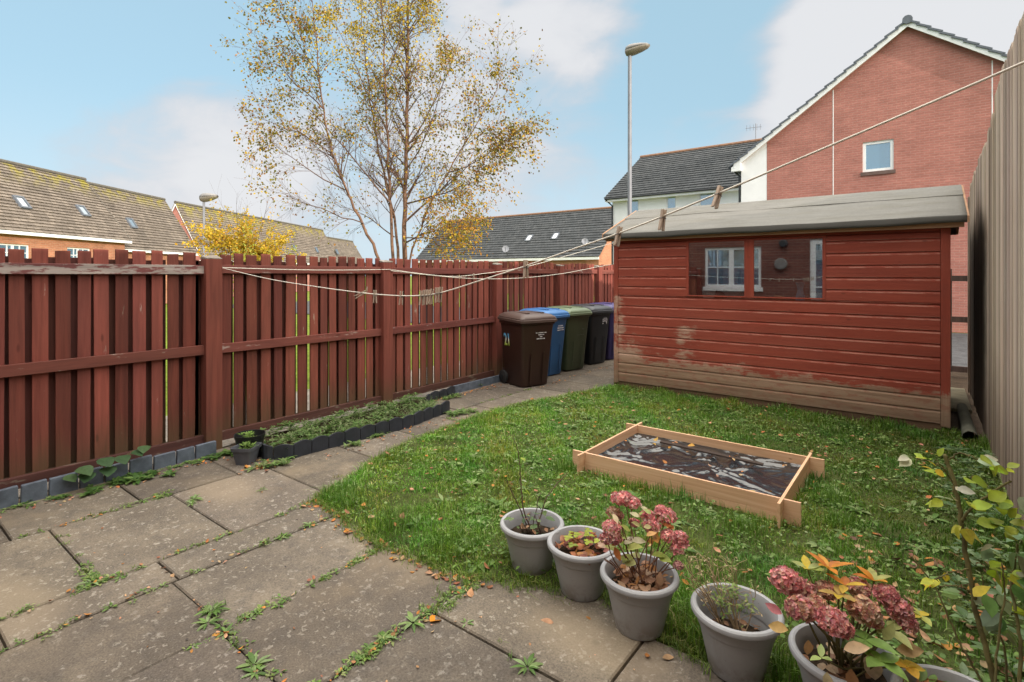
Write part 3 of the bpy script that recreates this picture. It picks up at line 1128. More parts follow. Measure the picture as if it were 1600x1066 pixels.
MAT['ribbed'] = ribbed_fence_mat()
tall = thing('tall_fence', 'very tall grey fence of ribbed upright boards beside the shed', 'fence', (XR + 0.05, 4.0, 0))
bm_ = MB()
y = -2.6
while y < 9.62:
    w = random.choice((0.092, 0.096, 0.118, 0.122))
    z1 = top_of(y) + random.uniform(-0.006, 0.006)
    bm_.col = tint(0.60, 1.16)
    off = random.uniform(-0.004, 0.010)
    n = random.choice((3, 4, 5))
    prof = []
    for j in range(n):
        a = y + 0.003 + (w - 0.006) * j / n
        d = (w - 0.006) / n
        dep = random.uniform(0.004, 0.009)
        prof += [(off, a), (off, a + d * random.uniform(0.45, 0.74)), (off + dep, a + d * 0.80), (off + dep, a + d * 0.97)]
    prof += [(0.026, y + w - 0.003), (0.026, y + 0.003)]
    lean = random.uniform(-0.004, 0.004)
    n2 = len(prof)
    vs = [(XR + a, b, 0.02) for a, b in prof] + [(XR + a, b + lean, z1) for a, b in prof]
    bm_.add(vs, [tuple(range(n2, 2 * n2))[::-1]] + [(i, n2 + i, n2 + (i + 1) % n2, (i + 1) % n2) for i in range(n2)])
    y += w + random.choice((0.001, 0.002, 0.003, 0.006, 0.014))
bm_.build('board_panel', MAT['ribbed'], tall)
bk = MB()  # added sheet behind the boards, stops sun leaking through the gaps
yb = -2.6
while yb < 9.6:
    ye = min(yb + 0.4, 9.62)
    bk.col = (0.5, 0.5, 0.5)
    bk.box(XR + 0.0265, XR + 0.0295, yb, ye, 0.0, min(top_of(yb), top_of(ye - 0.01)) - 0.03)
    yb = ye
bk.build('sun_block_panel', MAT['bare'], tall)
for z in (0.35, 1.35, 2.4):
    r = MB()
    r.box(XR + 0.03, XR + 0.075, -2.6, 9.6, z, z + 0.09)
    r.build('rail', MAT['bare'], tall)
for yy in (-2.4, -0.6, 1.3, 3.2, 5.1, 7.0, 8.9):
    r = MB()
    r.box(XR + 0.08, XR + 0.18, yy - 0.05, yy + 0.05, -0.05, top_of(yy) - 0.25)
    r.build('post', MAT['bare'], tall)
r = MB()
r.col = (1.1, 1.1, 1.05)
r.box(XR - 0.012, XR + 0.10, 9.64, 9.70, 0.0, 2.70)
r.build('end_post', MAT['bare'], tall, bevel=0.004)

# ------------------------------------------------------------------ shed
SX0, SX1, SY0, SY1 = -3.53, 0.20, YS, 9.03
RZ, EZ = 2.60, 2.17
RY = 8.0
shed = thing('garden_shed', 'red timber garden shed with flaking paint and a grey felt roof', 'shed', (-1.66, 8.0, 0))
PITCH = 0.1355
Z0 = 0.112
WIN = ((-2.457, -1.765), (-1.654, -0.923))
WZ0, WZ1 = 1.362, 2.048


def shiplap(mb, a, b, z, h, face):
    """one shiplap board from a to b (x or y range); front face with a scalloped top edge"""
    h = h - 0.003
    prof = [(0.0, z), (0.0, z + h * 0.78), (0.004, z + h * 0.86), (0.010, z + h * 0.93), (0.0115, z + h), (0.022, z + h), (0.022, z)]
    if face == 'front':
        mb.prism([Vector((a, SY0 + d, zz)) for d, zz in prof], (b - a, 0, 0))
    elif face == 'left':
        mb.prism([Vector((SX0 + d, a, zz)) for d, zz in prof], (0, b - a, 0))
    elif face == 'right':
        mb.prism([Vector((SX1 - d, a, zz)) for d, zz in prof], (0, b - a, 0))


fr = MB()
z = Z0
while z < EZ - 0.06:
    fr.col = tint(0.84, 1.12)
    h = min(PITCH, EZ - 0.04 - z)
    lo, hi = max(z, WZ0 - 0.02), min(z + h, WZ1 + 0.03)
    if hi - lo <= 0.001:
        shiplap(fr, SX0 + 0.06, SX1 - 0.075, z, h, 'front')
    else:
        if lo - z > 0.01:
            shiplap(fr, SX0 + 0.06, SX1 - 0.075, z, lo - z, 'front')
        shiplap(fr, SX0 + 0.06, WIN[0][0] - 0.035, lo, hi - lo, 'front')
        shiplap(fr, WIN[1][1] + 0.035, SX1 - 0.075, lo, hi - lo, 'front')
        if z + h - hi > 0.01:
            shiplap(fr, SX0 + 0.06, SX1 - 0.075, hi, z + h - hi, 'front')
    z += PITCH
fr.build('front_cladding', MAT['shed_x'], shed)
for side in ('left', 'right'):
    s = MB()
    z = Z0
    while z < RZ - 0.10:
        h = PITCH
        f = max(0.0, (z + h - EZ + 0.02) / (RZ - EZ))
        a = SY0 + 0.03 + f * (RY - SY0)
        b = SY1 - 0.03 - f * (SY1 - RY)
        if b - a > 0.1:
            s.col = tint(0.88, 1.1)
            shiplap(s, a, b, z, h, side)
        z += PITCH
    s.build('end_cladding', MAT['shed_y'], shed)
s = MB()
s.box(SX0, SX1, SY1 - 0.02, SY1, Z0, EZ)
s.build('back_wall', MAT['shed_x'], shed)
s = MB()
s.box(SX0 + 0.03, SX1 - 0.03, SY0 + 0.03, SY1 - 0.03, 0.05, 0.075)
s.build('floor_deck', MAT['bearer'], shed)
for a, b in ((SX0 - 0.006, SX0 + 0.058), (SX1 - 0.072, SX1 + 0.006)):
    s = MB()
    s.col = tint(0.9, 1.05)
    s.box(a, b, SY0 - 0.012, SY0 + 0.03, 0.085, EZ - 0.02)
    s.build('corner_trim', MAT['shed_z'], shed, bevel=0.003)
s = MB()
s.box(SX0 + 0.06, SX1 - 0.074, SY0 - 0.010, SY0 + 0.02, EZ - 0.045, EZ - 0.004)
s.build('top_trim', MAT['shed_x'], shed, bevel=0.002)
s = MB()
s.box(SX0 - 0.02, SX1 - 0.05, SY0 + 0.012, SY0 + 0.075, -0.04, 0.109)
s.build('front_bearer', MAT['bearer'], shed, bevel=0.004)
s = MB()
for yy in (7.6, 8.3, 8.9):
    s.box(SX0, SX1, yy, yy + 0.07, -0.04, 0.049)
s.build('floor_bearer', MAT['bearer'], shed)
for wx0, wx1 in WIN:
    w = MB()
    t, d = 0.030, 0.022
    w.box(wx0 - 0.034, wx0, SY0 - 0.006, SY0 + d, WZ0 - 0.016, WZ1 + 0.026)
    w.box(wx1, wx1 + 0.034, SY0 - 0.006, SY0 + d, WZ0 - 0.016, WZ1 + 0.026)
    w.box(wx0, wx1, SY0 - 0.006, SY0 + d, WZ1, WZ1 + 0.026)
    w.box(wx0, wx1, SY0 - 0.010, SY0 + d, WZ0 - 0.018, WZ0)
    wf = w.build('window', MAT['shed_z'], shed, bevel=0.002)
    g = MB()
    g.box(wx0, wx1, SY0 + 0.006, SY0 + 0.009, WZ0, WZ1)
    go = g.build('pane', MAT['shedglass'], None)
    go.parent = wf
    go.location = -Vector(shed.location)
m_ = MB()
m_.box(WIN[0][1] + 0.034, WIN[1][0] - 0.034, SY0 - 0.003, SY0 + 0.022, WZ0 - 0.018, WZ1 + 0.026)
m_.build('mullion', MAT['shed_z'], shed)

# roof: two felt covered slopes with a soft rolled eave; slight waves in the sheet
RX0, RX1 = SX0 - 0.125, SX1 + 0.13
FE, BE = SY0 - 0.10, SY1 + 0.08


def roof_z(y):
    zf = RZ - (RZ - EZ - 0.035) * (RY - y) / (RY - SY0) if y < RY else RZ - (RZ - EZ - 0.035) * (y - RY) / (SY1 - RY)
    return zf + 0.035


ro = MB()
NXR = 60
prof = []
for i in range(9):
    yy = RY + (FE - RY) * (1 - i / 8.0)
    prof.append((yy, roof_z(yy)))
prof = [(FE + 0.002, roof_z(FE) - 0.070), (FE - 0.001, roof_z(FE) - 0.040), (FE - 0.001, roof_z(FE) - 0.008)] + prof
for i in range(1, 9):
    yy = RY + (BE - RY) * i / 8.0
    prof.append((yy, roof_z(yy)))
prof.append((BE, roof_z(BE) - 0.07))
vs, fs = [], []
npf = len(prof)
for i in range(NXR + 1):
    x = RX0 + (RX1 - RX0) * i / NXR
    for j, (yy, zz) in enumerate(prof):
        wv = 0.003 * math.sin(x * 3.1 + yy * 2) + 0.0015 * math.sin(x * 9.7 + 1.0)
        if j < 3:
            wv += 0.004 * math.sin(x * 5.3 + 0.5)
        lap = 0.006 if abs(yy - RY) < 0.2 else 0.0
        tilt = 0.012 * (x - RX0) / (RX1 - RX0)
        vs.append((x, yy, zz + wv + lap + tilt))
for i in range(NXR):
    for j in range(npf - 1):
        fs.append((i * npf + j, (i + 1) * npf + j, (i + 1) * npf + j + 1, i * npf + j + 1))
ro.add(vs, fs)
rf = ro.build('roof', MAT['felt'], shed, autosmooth=22)
sol = rf.modifiers.new('thick', 'SOLIDIFY')
sol.thickness = 0.008
sol.offset = 1.0
b = MB()
b.box(RX0 + 0.02, RX1 - 0.02, FE + 0.03, FE + 0.055, roof_z(FE) - 0.097, roof_z(FE) - 0.03)
b.build('eave_batten', MAT['batten'], shed)
for xx, s1 in ((RX0, 1), (RX1, -1)):
    v = MB()
    a0, a1, a2 = Vector((xx, FE - 0.01, roof_z(FE) - 0.055)), Vector((xx, RY, RZ - 0.01)), Vector((xx, BE, roof_z(BE) - 0.055))
    up = Vector((0, 0, 0.065))
    v.prism([a0, a1, a1 + up, a0 + up], (s1 * -0.018, 0, 0))
    v.prism([a1, a2, a2 + up, a1 + up], (s1 * -0.018, 0, 0))
    v.build('bargeboard', MAT['batten'], shed, bevel=0.002)
# the lap of the ridge sheet over each slope
for y0_, s_ in ((RY, -1), (RY, 1)):
    c = MB()
    ye = RY + s_ * 0.42
    n_ = 40
    vs = []
    for i in range(n_ + 1):
        x = RX0 + (RX1 - RX0) * i / n_
        t_ = 0.012 * (x - RX0) / (RX1 - RX0)
        wv = 0.003 * math.sin(x * 3.1 + ye * 2) + 0.004 * math.sin(x * 4.4)
        vs += [(x, RY, roof_z(RY) + 0.016 + t_), (x, ye + 0.006 * math.sin(x * 2.2), roof_z(ye) + 0.016 + t_ + wv), (x, ye + 0.006 * math.sin(x * 2.2), roof_z(ye) + 0.004 + t_ + wv)]
    fs = []
    for i in range(n_):
        for j in range(2):
            fs.append((i * 3 + j, i * 3 + 3 + j, i * 3 + 4 + j, i * 3 + 1 + j))
    c.add(vs, fs)
    co_ = c.build('felt_lap', MAT['felt'], None)
    co_.parent = rf
    co_.location = -Vector(shed.location)

# things on the bench inside the shed, seen through the panes
bench = thing('potting_bench', 'timber bench inside the shed just behind the windows', 'bench', (-1.7, 7.3, 0))
s = MB()
s.box(-2.9, -0.5, 7.015, 7.5, 1.29, 1.325)
s.build('bench_top', MAT['bearer'], bench)
for x in (-2.85, -0.6):
    for yy in (7.08, 7.42):
        s = MB()
        s.box(x, x + 0.06, yy, yy + 0.06, 0.076, 1.289)
        s.build('leg', MAT['bearer'], bench)
MAT['tub'] = simple('white enamel', (0.62, 0.60, 0.58), 0.5, 0.08, 9)
MAT['terra'] = simple('terracotta clay', (0.42, 0.16, 0.07), 0.8, 0.15, 12, 0.2)
MAT['bluegl'] = simple('blue glaze', (0.16, 0.30, 0.42), 0.3, 0.1, 12)


def lathe_thing(name, prof, mat, loc, label, cat, n=20, inner=None):
    t = MB()
    t.lathe(prof, n)
    o = t.build(name, mat, None, autosmooth=40)
    o.location = loc
    return tag(o, label, cat)


BZ = 1.3255
lathe_thing('cane_jar', [(0.045, 0), (0.05, 0.02), (0.046, 0.22), (0.05, 0.24), (0.042, 0.24), (0.038, 0.20)], MAT['terra'], (-2.47 + 0.02, 7.115, BZ), 'tall tan clay jar at the outer edge of the first shed pane', 'jar')
lathe_thing('storage_tub', [(0.07, 0), (0.085, 0.09), (0.09, 0.10), (0.075, 0.10), (0.065, 0.03)], MAT['tub'], (-2.24, 7.115, BZ), 'small cream tub on the bench behind the shed glass', 'tub')
lathe_thing('enamel_bowl', [(0.08, 0), (0.14, 0.09), (0.15, 0.105), (0.14, 0.105), (0.09, 0.03)], MAT['tub'], (-1.94, 7.18, BZ), 'wide white bowl on the bench behind the shed glass', 'bowl', 28)
lathe_thing('clay_saucer', [(0.05, 0), (0.062, 0.035), (0.05, 0.052), (0.0, 0.056)], MAT['terra'], (-1.40, 7.115, BZ), 'low orange clay dome lying inside the shed window', 'saucer')
lathe_thing('glazed_vase', [(0.052, 0), (0.046, 0.06), (0.03, 0.12), (0.036, 0.17), (0.055, 0.21), (0.046, 0.21), (0.02, 0.13)], MAT['bluegl'], (-1.17, 7.115, BZ), 'slim waisted vase inside the shed window', 'vase')
bx = MB()
bx.box(-0.055, 0.055, -0.04, 0.04, 0, 0.075)
bx.box(-0.058, 0.058, -0.043, 0.043, 0.0755, 0.09)
tag(bx.build('seed_box', MAT['tub'], None, bevel=0.004), 'little pale box at the end of the shed bench', 'box').location = (-1.0, 7.115, BZ)

# rolled scraps of felt and a board in the slot beside the shed
sc = MB()
vs, fs = [], []
for i in range(9):
    a = -0.4 + 1.9 * PI * i / 8
    for j, yy in enumerate((6.72, 7.4, 8.2)):
        vs.append((0.345 + 0.062 * math.cos(a) * (1 - 0.1 * j), yy, 0.075 + 0.062 * math.sin(a) * (1 - 0.1 * j)))
for i in range(8):
    for j in range(2):
        fs.append((i * 3 + j, (i + 1) * 3 + j, (i + 1) * 3 + j + 1, i * 3 + j + 1))
sc.add(vs, fs)
MAT['scrap'] = simple('mossy felt scrap', (0.10, 0.10, 0.075), 0.95, 0.3, 6, 0.4)
MAT['scrap2'] = simple('mossy board', (0.15, 0.13, 0.085), 0.95, 0.3, 6, 0.4)
tag(sc.build('felt_roll', MAT['scrap'], None, smooth=True), 'curled strip of mossy roofing felt lying between shed and tall fence', 'felt roll')
sc = MB()
sc.obox((0.34, 9.0, 0.02), (0.10, 0, 0), (0, 0.75, 0), (0, 0, 0.02))
tag(sc.build('loose_board', MAT['scrap2'], None, bevel=0.004), 'flat mossy board on the ground in the gap behind the felt strip', 'board')


# ------------------------------------------------------------------ wheelie bins
def rrect(w, d, r, n=4):
    pts = []
    for cx, cy, a0 in ((w / 2 - r, d / 2 - r, 0), (-w / 2 + r, d / 2 - r, PI / 2), (-w / 2 + r, -d / 2 + r, PI), (w / 2 - r, -d / 2 + r, 1.5 * PI)):
        for i in range(n + 1):
            a = a0 + PI / 2 * i / n
            pts.append((cx + r * math.cos(a), cy + r * math.sin(a)))
    return pts


MAT['tyre'] = simple('black rubber tyre', (0.018, 0.018, 0.019), 0.7, 0.2, 10, 0.1)


def wheelie_bin(loc, rz, body_c, lid_c, label, marks, open_lid=False, h=0.95, w=0.54, d=0.58):
    """front of the bin looks along local +X; width along Y"""
    t = thing('wheelie_bin', label, 'wheelie bin', loc, rz, 'wheelie bins in a row along the red fence')
    bmat = binmat('moulded bin plastic ' + label.split()[0], body_c)
    lmat = binmat('bin lid plastic ' + label.split()[0], lid_c)
    b = MB()
    rows = [(0.012, 0.80, 0.80, 0.05), (0.03, 0.82, 0.82, 0.05), (0.35, 0.88, 0.87, 0.05), (0.80, 0.975, 0.96, 0.045), (h - 0.05, 1.0, 1.0, 0.04), (h - 0.045, 1.06, 1.05, 0.04), (h, 1.06, 1.05, 0.04)]
    vs, fs = [], []
    n = None
    for z, sw, sd, r in rows:
        pts = rrect(d * sd, w * sw, r)
        n = len(pts)
        sh = -0.03 * (1 - z / h) if z < h else 0.0
        for x, y in pts:
            # wheel arch: pull in the back lower edge
            xb = x
            if z < 0.30 and x < 0:
                xb = x * (0.72 + 0.28 * max(0, (z - 0.03)) / 0.32)
            vs.append((xb + sh, y, z))
    for i in range(len(rows) - 1):
        for j in range(n):
            fs.append((i * n + j, i * n + (j + 1) % n, (i + 1) * n + (j + 1) % n, (i + 1) * n + j))
    fs.append(tuple(range(n))[::-1])
    fs.append(tuple(range((len(rows) - 1) * n, len(rows) * n)))
    b.add(vs, fs)
    # stiffening ribs on the front
    for yy in (-0.11, 0.11):
        b.prism([Vector((d * 0.40, yy - 0.012, 0.06)), Vector((d * 0.40, yy + 0.012, 0.06)), Vector((d * 0.46, yy + 0.012, 0.5)), Vector((d * 0.46, yy - 0.012, 0.5))], (0.007, 0, 0))
    b.build('body', bmat, t, local=True, autosmooth=35)
    l = MB()
    lr = [(0.0, 1.13, 1.13, 0.05), (0.035, 1.14, 1.14, 0.05), (0.042, 1.10, 1.10, 0.05), (0.052, 1.105, 1.105, 0.05), (0.075, 1.06, 1.06, 0.06), (0.10, 0.92, 0.92, 0.07), (0.112, 0.6, 0.6, 0.06)]
    vs, fs = [], []
    for z, sw, sd, r in lr:
        for x, y in rrect(d * sd, w * sw, r):
            crown = 0.02 * (1 - (2 * y / (w * 1.2)) ** 2) if z > 0.05 else 0.0
            vs.append((x + 0.005, y, h + 0.004 + z + crown * 0.6 - (x + d / 2) * 0.03))
    for i in range(len(lr) - 1):
        for j in range(n):
            fs.append((i * n + j, i * n + (j + 1) % n, (i + 1) * n + (j + 1) % n, (i + 1) * n + j))
    fs.append(tuple(range((len(lr) - 1) * n, len(lr) * n)))
    fs.append(tuple(range(n))[::-1])
    l.add(vs, fs)
    # two raised ribs and front lift grips
    for yy in (-0.13, 0.13):
        l.box(-d * 0.36, d * 0.36, yy - 0.03, yy + 0.03, h + 0.10, h + 0.122)
    lo = l.build('lid', lmat, t, local=True, autosmooth=35)
    hb = MB()
    hb.tube([(-d * 0.60, -w * 0.46, h + 0.035), (-d * 0.66, -w * 0.40, h + 0.045), (-d * 0.66, w * 0.40, h + 0.045), (-d * 0.60, w * 0.46, h + 0.035)], 0.016, 8)
    hb.build('handle', bmat, t, local=True, smooth=True)
    for s in (-1, 1):
        wh = MB()
        wh.tube([(-d * 0.40, s * (w * 0.40 - 0.005), 0.10), (-d * 0.40, s * (w * 0.40 + 0.012), 0.10), (-d * 0.40, s * (w * 0.40 + 0.042), 0.10), (-d * 0.40, s * (w * 0.40 + 0.05), 0.10)], [0.085, 0.1, 0.1, 0.088], 22)
        wo = wh.build('wheel', MAT['tyre'], t, local=True, autosmooth=40)
        hu = MB()
        hu.tube([(-d * 0.40, s * (w * 0.40 + 0.0505), 0.10), (-d * 0.40, s * (w * 0.40 + 0.058), 0.10)], [0.05, 0.04], 14)
        ho = hu.build('hub', MAT['pot_black'], None, autosmooth=40)
        ho.parent = wo
    ax = MB()
    ax.tube([(-d * 0.40, -w * 0.39, 0.10), (-d * 0.40, w * 0.39, 0.10)], 0.012, 8)
    ax.build('axle', MAT['tyre'], t, local=True)
    # rows of small print on the front
    pr = MB()
    xs = d * 0.478
    for (yc, z, ln, hh) in marks:
        y = yc - ln / 2
        while y < yc + ln / 2:
            ww = random.uniform(0.006, 0.014)
            xf = d * (0.435 + 0.065 * min(1, max(0, (z - 0.35) / 0.5))) + 0.004 - 0.03 * (1 - z / h)
            pr.obox((xf, y + ww / 2, z), (0.0015, 0, 0), (0, ww / 2, 0), (0, 0, hh / 2))
            y += ww + random.choice((0.003, 0.003, 0.012))
    pr.build('lettering', MAT['print'] if label.split()[0] != 'olive' else MAT['print_dim'], t, local=True)
    return t


b1 = wheelie_bin((-4.68, 6.42, 0.005), R(-19), (0.030, 0.0135, 0.010), (0.085, 0.055, 0.048), 'brown wheelie bin with the number 21 on its side',
                 [(0.05, 0.785, 0.19, 0.012), (0.05, 0.755, 0.10, 0.012), (0.05, 0.725, 0.04, 0.011), (0.05, 0.698, 0.15, 0.014)], d=0.60, w=0.575)
text_mesh('number', '21', 0.25, MAT['sticker'], b1, (-0.10, -0.281, 0.66), (1, 0.0, 0), (0, -0.06, 1), 0.001, -0.12, 0.0035, 0.68)
wheelie_bin((-4.93, 7.22, 0.005), R(-7), (0.022, 0.085, 0.21), (0.05, 0.17, 0.42), 'blue wheelie bin squeezed between the brown and green bins',
            [(0.10, 0.80, 0.12, 0.016), (0.10, 0.765, 0.15, 0.018), (0.10, 0.73, 0.15, 0.012)])
wheelie_bin((-4.90, 7.90, 0.005), R(-12), (0.050, 0.065, 0.036), (0.15, 0.20, 0.12), 'olive green wheelie bin between the blue and black bins',
            [(0.10, 0.70, 0.05, 0.02), (0.05, 0.60, 0.16, 0.008)])
wheelie_bin((-4.90, 8.68, 0.005), R(-12), (0.010, 0.012, 0.016), (0.05, 0.055, 0.065), 'black wheelie bin with a white printed panel on its front',
            [(0.10, 0.83, 0.08, 0.01), (0.10, 0.81, 0.12, 0.01), (0.10, 0.79, 0.12, 0.01), (0.10, 0.77, 0.12, 0.01), (0.15, 0.745, 0.015, 0.04), (0.05, 0.735, 0.02, 0.02)])
wheelie_bin((-4.90, 9.36, 0.005), R(-10), (0.018, 0.014, 0.075), (0.06, 0.05, 0.17), 'dark purple wheelie bin at the far end beyond the black bin', [(0.0, 0.8, 0.1, 0.02)])

# ------------------------------------------------------------------ raised bed
BX0, BX1, BY0, BY1, BT, BB = -2.205, -0.735, 3.83, 4.83, 0.178, -0.02
bed = thing('raised_bed', 'shallow planter frame of crossed pale softwood boards on the grass', 'raised bed', (-1.45, 4.3, 0))
for yy in (BY0, BY1):
    s = MB()
    s.col = tint(0.92, 1.08)
    s.box(BX0 - 0.11, BX1 + 0.11, yy - 0.009, yy + 0.009, BB, 0.075)
    s.col = tint(0.92, 1.08)
    s.box(BX0 - 0.11, BX1 + 0.11, yy - 0.009, yy + 0.009, 0.0765, BT)
    s.build('side_board', MAT['new_x'], bed, bevel=0.0015)
for xx in (BX0, BX1):
    s = MB()
    s.col = tint(0.92, 1.08)
    a, b_ = BY0 - 0.11, BY1 + 0.11
    for (u, v) in ((a, BY0 - 0.0095), (BY0 + 0.0095, BY1 - 0.0095), (BY1 + 0.0095, b_)):
        s.box(xx - 0.009, xx + 0.009, u, v, BB, BT + 0.003)
    for yy in (BY0, BY1):
        s.box(xx - 0.009, xx + 0.009, yy - 0.0095, yy + 0.0095, BT + 0.0005, BT + 0.003)
    s.build('end_board', MAT['new_y'], bed)

# black plastic sheet crumpled inside
nx, ny = 170, 120
X, Y = np.meshgrid(np.linspace(BX0 + 0.012, BX1 - 0.012, nx), np.linspace(BY0 + 0.012, BY1 - 0.012, ny))
Z = np.zeros_like(X)
for j in range(ny):
    for i in range(nx):
        p = Vector((X[j, i] * 3.0, Y[j, i] * 3.0, 0.3))
        w_ = Vector((mnoise.noise(p * 1.1), mnoise.noise(p * 1.1 + Vector((7, 1, 3))), 0)) * 0.6
        q = p + w_
        def rid(a_, sx, sy, s):
            u_, v_ = q.x * math.cos(a_) + q.y * math.sin(a_), -q.x * math.sin(a_) + q.y * math.cos(a_)
            return 1 - min(1, 2.4 * abs(mnoise.noise(Vector((u_ * sx + s, v_ * sy, s)))))
        amp = 0.6 + 0.8 * mnoise.noise(q * 0.7 + Vector((9, 9, 9)))
        Z[j, i] = 0.066 + 0.018 * mnoise.noise(q * 0.6) + 1.25 * max(amp, 0.2) * (0.020 * rid(0.5, 0.7, 2.1, 3.1) + 0.014 * rid(-0.5, 1.0, 3.1, 5.7) + 0.009 * rid(1.2, 1.8, 4.5, 8.3))
e = np.minimum(np.minimum(X - BX0, BX1 - X), np.minimum(Y - BY0, BY1 - Y))
Z = 0.07 + (Z - 0.07) * np.clip(e / 0.08, 0.15, 1) + 0.045 * np.exp(-e / 0.04)
idx = np.arange(nx * ny).reshape(ny, nx)
Q = np.stack([idx[:-1, :-1], idx[:-1, 1:], idx[1:, 1:], idx[1:, :-1]], axis=-1).reshape(-1, 4)
o = np_mesh('plastic_sheet', np.stack([X.ravel(), Y.ravel(), Z.ravel()], 1), [Q], MAT['liner'], smooth=True)
tag(o, 'crumpled black plastic sheet with dirt lining the wooden bed', 'plastic sheet')
s = MB()
pa, pb = Vector((-1.90, 4.66, 0.118)), Vector((-1.02, 4.60, 0.118))
u = (pb - pa) / 2
s.obox((pa + pb) / 2, u, Vector((0, 0.016, 0.003)), (0, 0, 0.007))
MAT['darkened'] = painted_wood('wet dark batten', (0.055, 0.036, 0.028), (0.1, 0.07, 0.05), 0.2, 'x')
tag(s.build('wood_strip', MAT['darkened'], None, bevel=0.003), 'dark wet strip of wood lying on the black plastic', 'batten')

# ------------------------------------------------------------------ edgings along the fence foot
ed = MB()
y = -0.3
while y < 2.13:
    w = random.uniform(0.150, 0.185)
    ed.col = tint(0.8, 1.2)
    z1 = random.uniform(0.115, 0.135)
    x = -5.10 + random.uniform(-0.008, 0.008)
    ed.prism([Vector((x, y, -0.02)), Vector((x, y + w - 0.008, -0.02)), Vector((x, y + w - 0.012, z1)), Vector((x, y + 0.004, z1 - random.uniform(0, .008)))], (-0.035, 0, 0))
    y += w
tag(ed.build('block_edging', MAT['edge_grey'], None, bevel=0.006), 'low grey stone effect edging along the foot of the nearest fence panel', 'garden edging')


def scallop(name, pts, h, label, wl=0.165, thick=0.02, dip=0.032):
    """plastic edging of rounded panels following a line of ground points"""
    m = MB()
    pts = [Vector((p[0], p[1], 0)) for p in pts]
    tot = sum((b - a).length for a, b in zip(pts[:-1], pts[1:]))
    def P(s):
        for a, b in zip(pts[:-1], pts[1:]):
            l = (b - a).length
            if s <= l + 1e-6:
                return a + (b - a) * (s / l), (b - a) / l
            s -= l
        return pts[-1], (pts[-1] - pts[-2]).normalized()
    k = max(1, round(tot / wl))
    w = tot / k
    for i in range(k):
        m.col = tint(0.85, 1.15)
        top = []
        for j in range(9):
            s = w * (i + 0.02 + 0.96 * j / 8)
            p, t = P(s)
            n = Vector((t.y, -t.x, 0))
            z = h - dip + dip * math.sin(PI * (0.08 + 0.84 * j / 8)) + 0.004 * math.sin(i * 2.3)
            bow = 0.010 * math.sin(PI * j / 8)
            top.append((p + n * bow, n, z))
        vs = []
        for p, n, z in top:
            vs += [p + n * thick / 2 + Vector((0, 0, -0.02)), p + n * thick / 2 + Vector((0, 0, z)), p - n * thick / 2 + Vector((0, 0, z)), p - n * thick / 2 + Vector((0, 0, -0.02))]
        fs = []
        for j in range(8):
            for q in range(4):
                fs.append((j * 4 + q, (j + 1) * 4 + q, (j + 1) * 4 + (q + 1) % 4, j * 4 + (q + 1) % 4))
        fs += [(3, 2, 1, 0), (32, 33, 34, 35)]
        m.add(vs, fs)
    return tag(m.build(name, MAT['edge_dark'], None), label, 'garden edging', 'scalloped edging strips')


scallop('scalloped_edging', [(-4.86, 2.45), (-4.58, 2.40), (-4.47, 2.55), (-4.43, 3.1), (-4.37, 3.85), (-4.50, 4.60)], 0.135, 'dark scalloped edging along the front of the weedy strip by the fence')
scallop('scalloped_edging', [(-4.94, 4.62), (-5.02, 4.80), (-5.08, 5.30)], 0.12, 'short dark scalloped edging set against the fence beyond the weedy strip')
ed = MB()
y = 5.31
while y < 6.15:
    w = 0.27
    ed.col = tint(0.85, 1.15)
    ed.box(-5.125, -5.095, y, y + w, -0.02, 0.105)
    y += w + 0.006
tag(ed.build('straight_edging', MAT['edge_grey'], None, bevel=0.004), 'straight grey edging pieces at the fence foot just before the brown bin', 'garden edging')

# soil inside the weedy strip
g = MB()
g.poly([Vector(p) for p in ((-5.2, 2.36, 0.03), (-4.86, 2.46, 0.03), (-4.58, 2.42, 0.03), (-4.44, 3.1, 0.03), (-4.38, 3.85, 0.03), (-4.5, 4.58, 0.03), (-4.95, 4.62, 0.03), (-5.09, 5.3, 0.03), (-5.11, 6.1, 0.02), (-5.2, 6.1, 0.02))])
structure(g.build('border_soil', MAT['soil']))


# two nursery pots
def nursery_pot(name, loc, r, h, mat, label, rot=0.0, square=False):
    t = thing(name, label, 'plant pot', loc, rot)
    p = MB()
    if square:
        vs, fs = [], []
        rows = [(0, 0.70), (h * 0.8, 0.95), (h * 0.805, 1.04), (h, 1.08), (h, 1.0), (h * 0.8, 0.92), (h * 0.72, 0.9)]
        for z, s in rows:
            for x, y in rrect(2 * r * s, 2 * r * s, 0.02 * s, 3):
                vs.append((x, y, z))
        n = 16
        for i in range(len(rows) - 1):
            for j in range(n):
                fs.append((i * n + j, i * n + (j + 1) % n, (i + 1) * n + (j + 1) % n, (i + 1) * n + j))
        fs += [tuple(range(n))[::-1]]
        p.add(vs, fs)
    else:
        p.lathe([(r * 0.74, 0), (r * 0.96, h * 0.84), (r * 1.0, h * 0.85), (r * 1.04, h), (r * 0.99, h), (r * 0.93, h * 0.8), (r * 0.9, h * 0.7)], 28)
    p.build('pot', mat, t, local=True, autosmooth=40)
    s = MB()
    s.lathe([(r * 0.9, h * 0.72), (0.0, h * 0.76)], 20)
    s.build('soil', MAT['soil'], t, local=True)
    return t


nursery_pot('nursery_pot', (-4.80, 2.36, 0), 0.125, 0.205, MAT['pot_black'], 'round black plastic pot behind the smaller grey pot by the fence post')
nursery_pot('nursery_pot', (-4.66, 2.26, 0), 0.088, 0.15, MAT['pot_grey'], 'small square slate grey pot at the fence corner of the weedy strip', R(32), True)


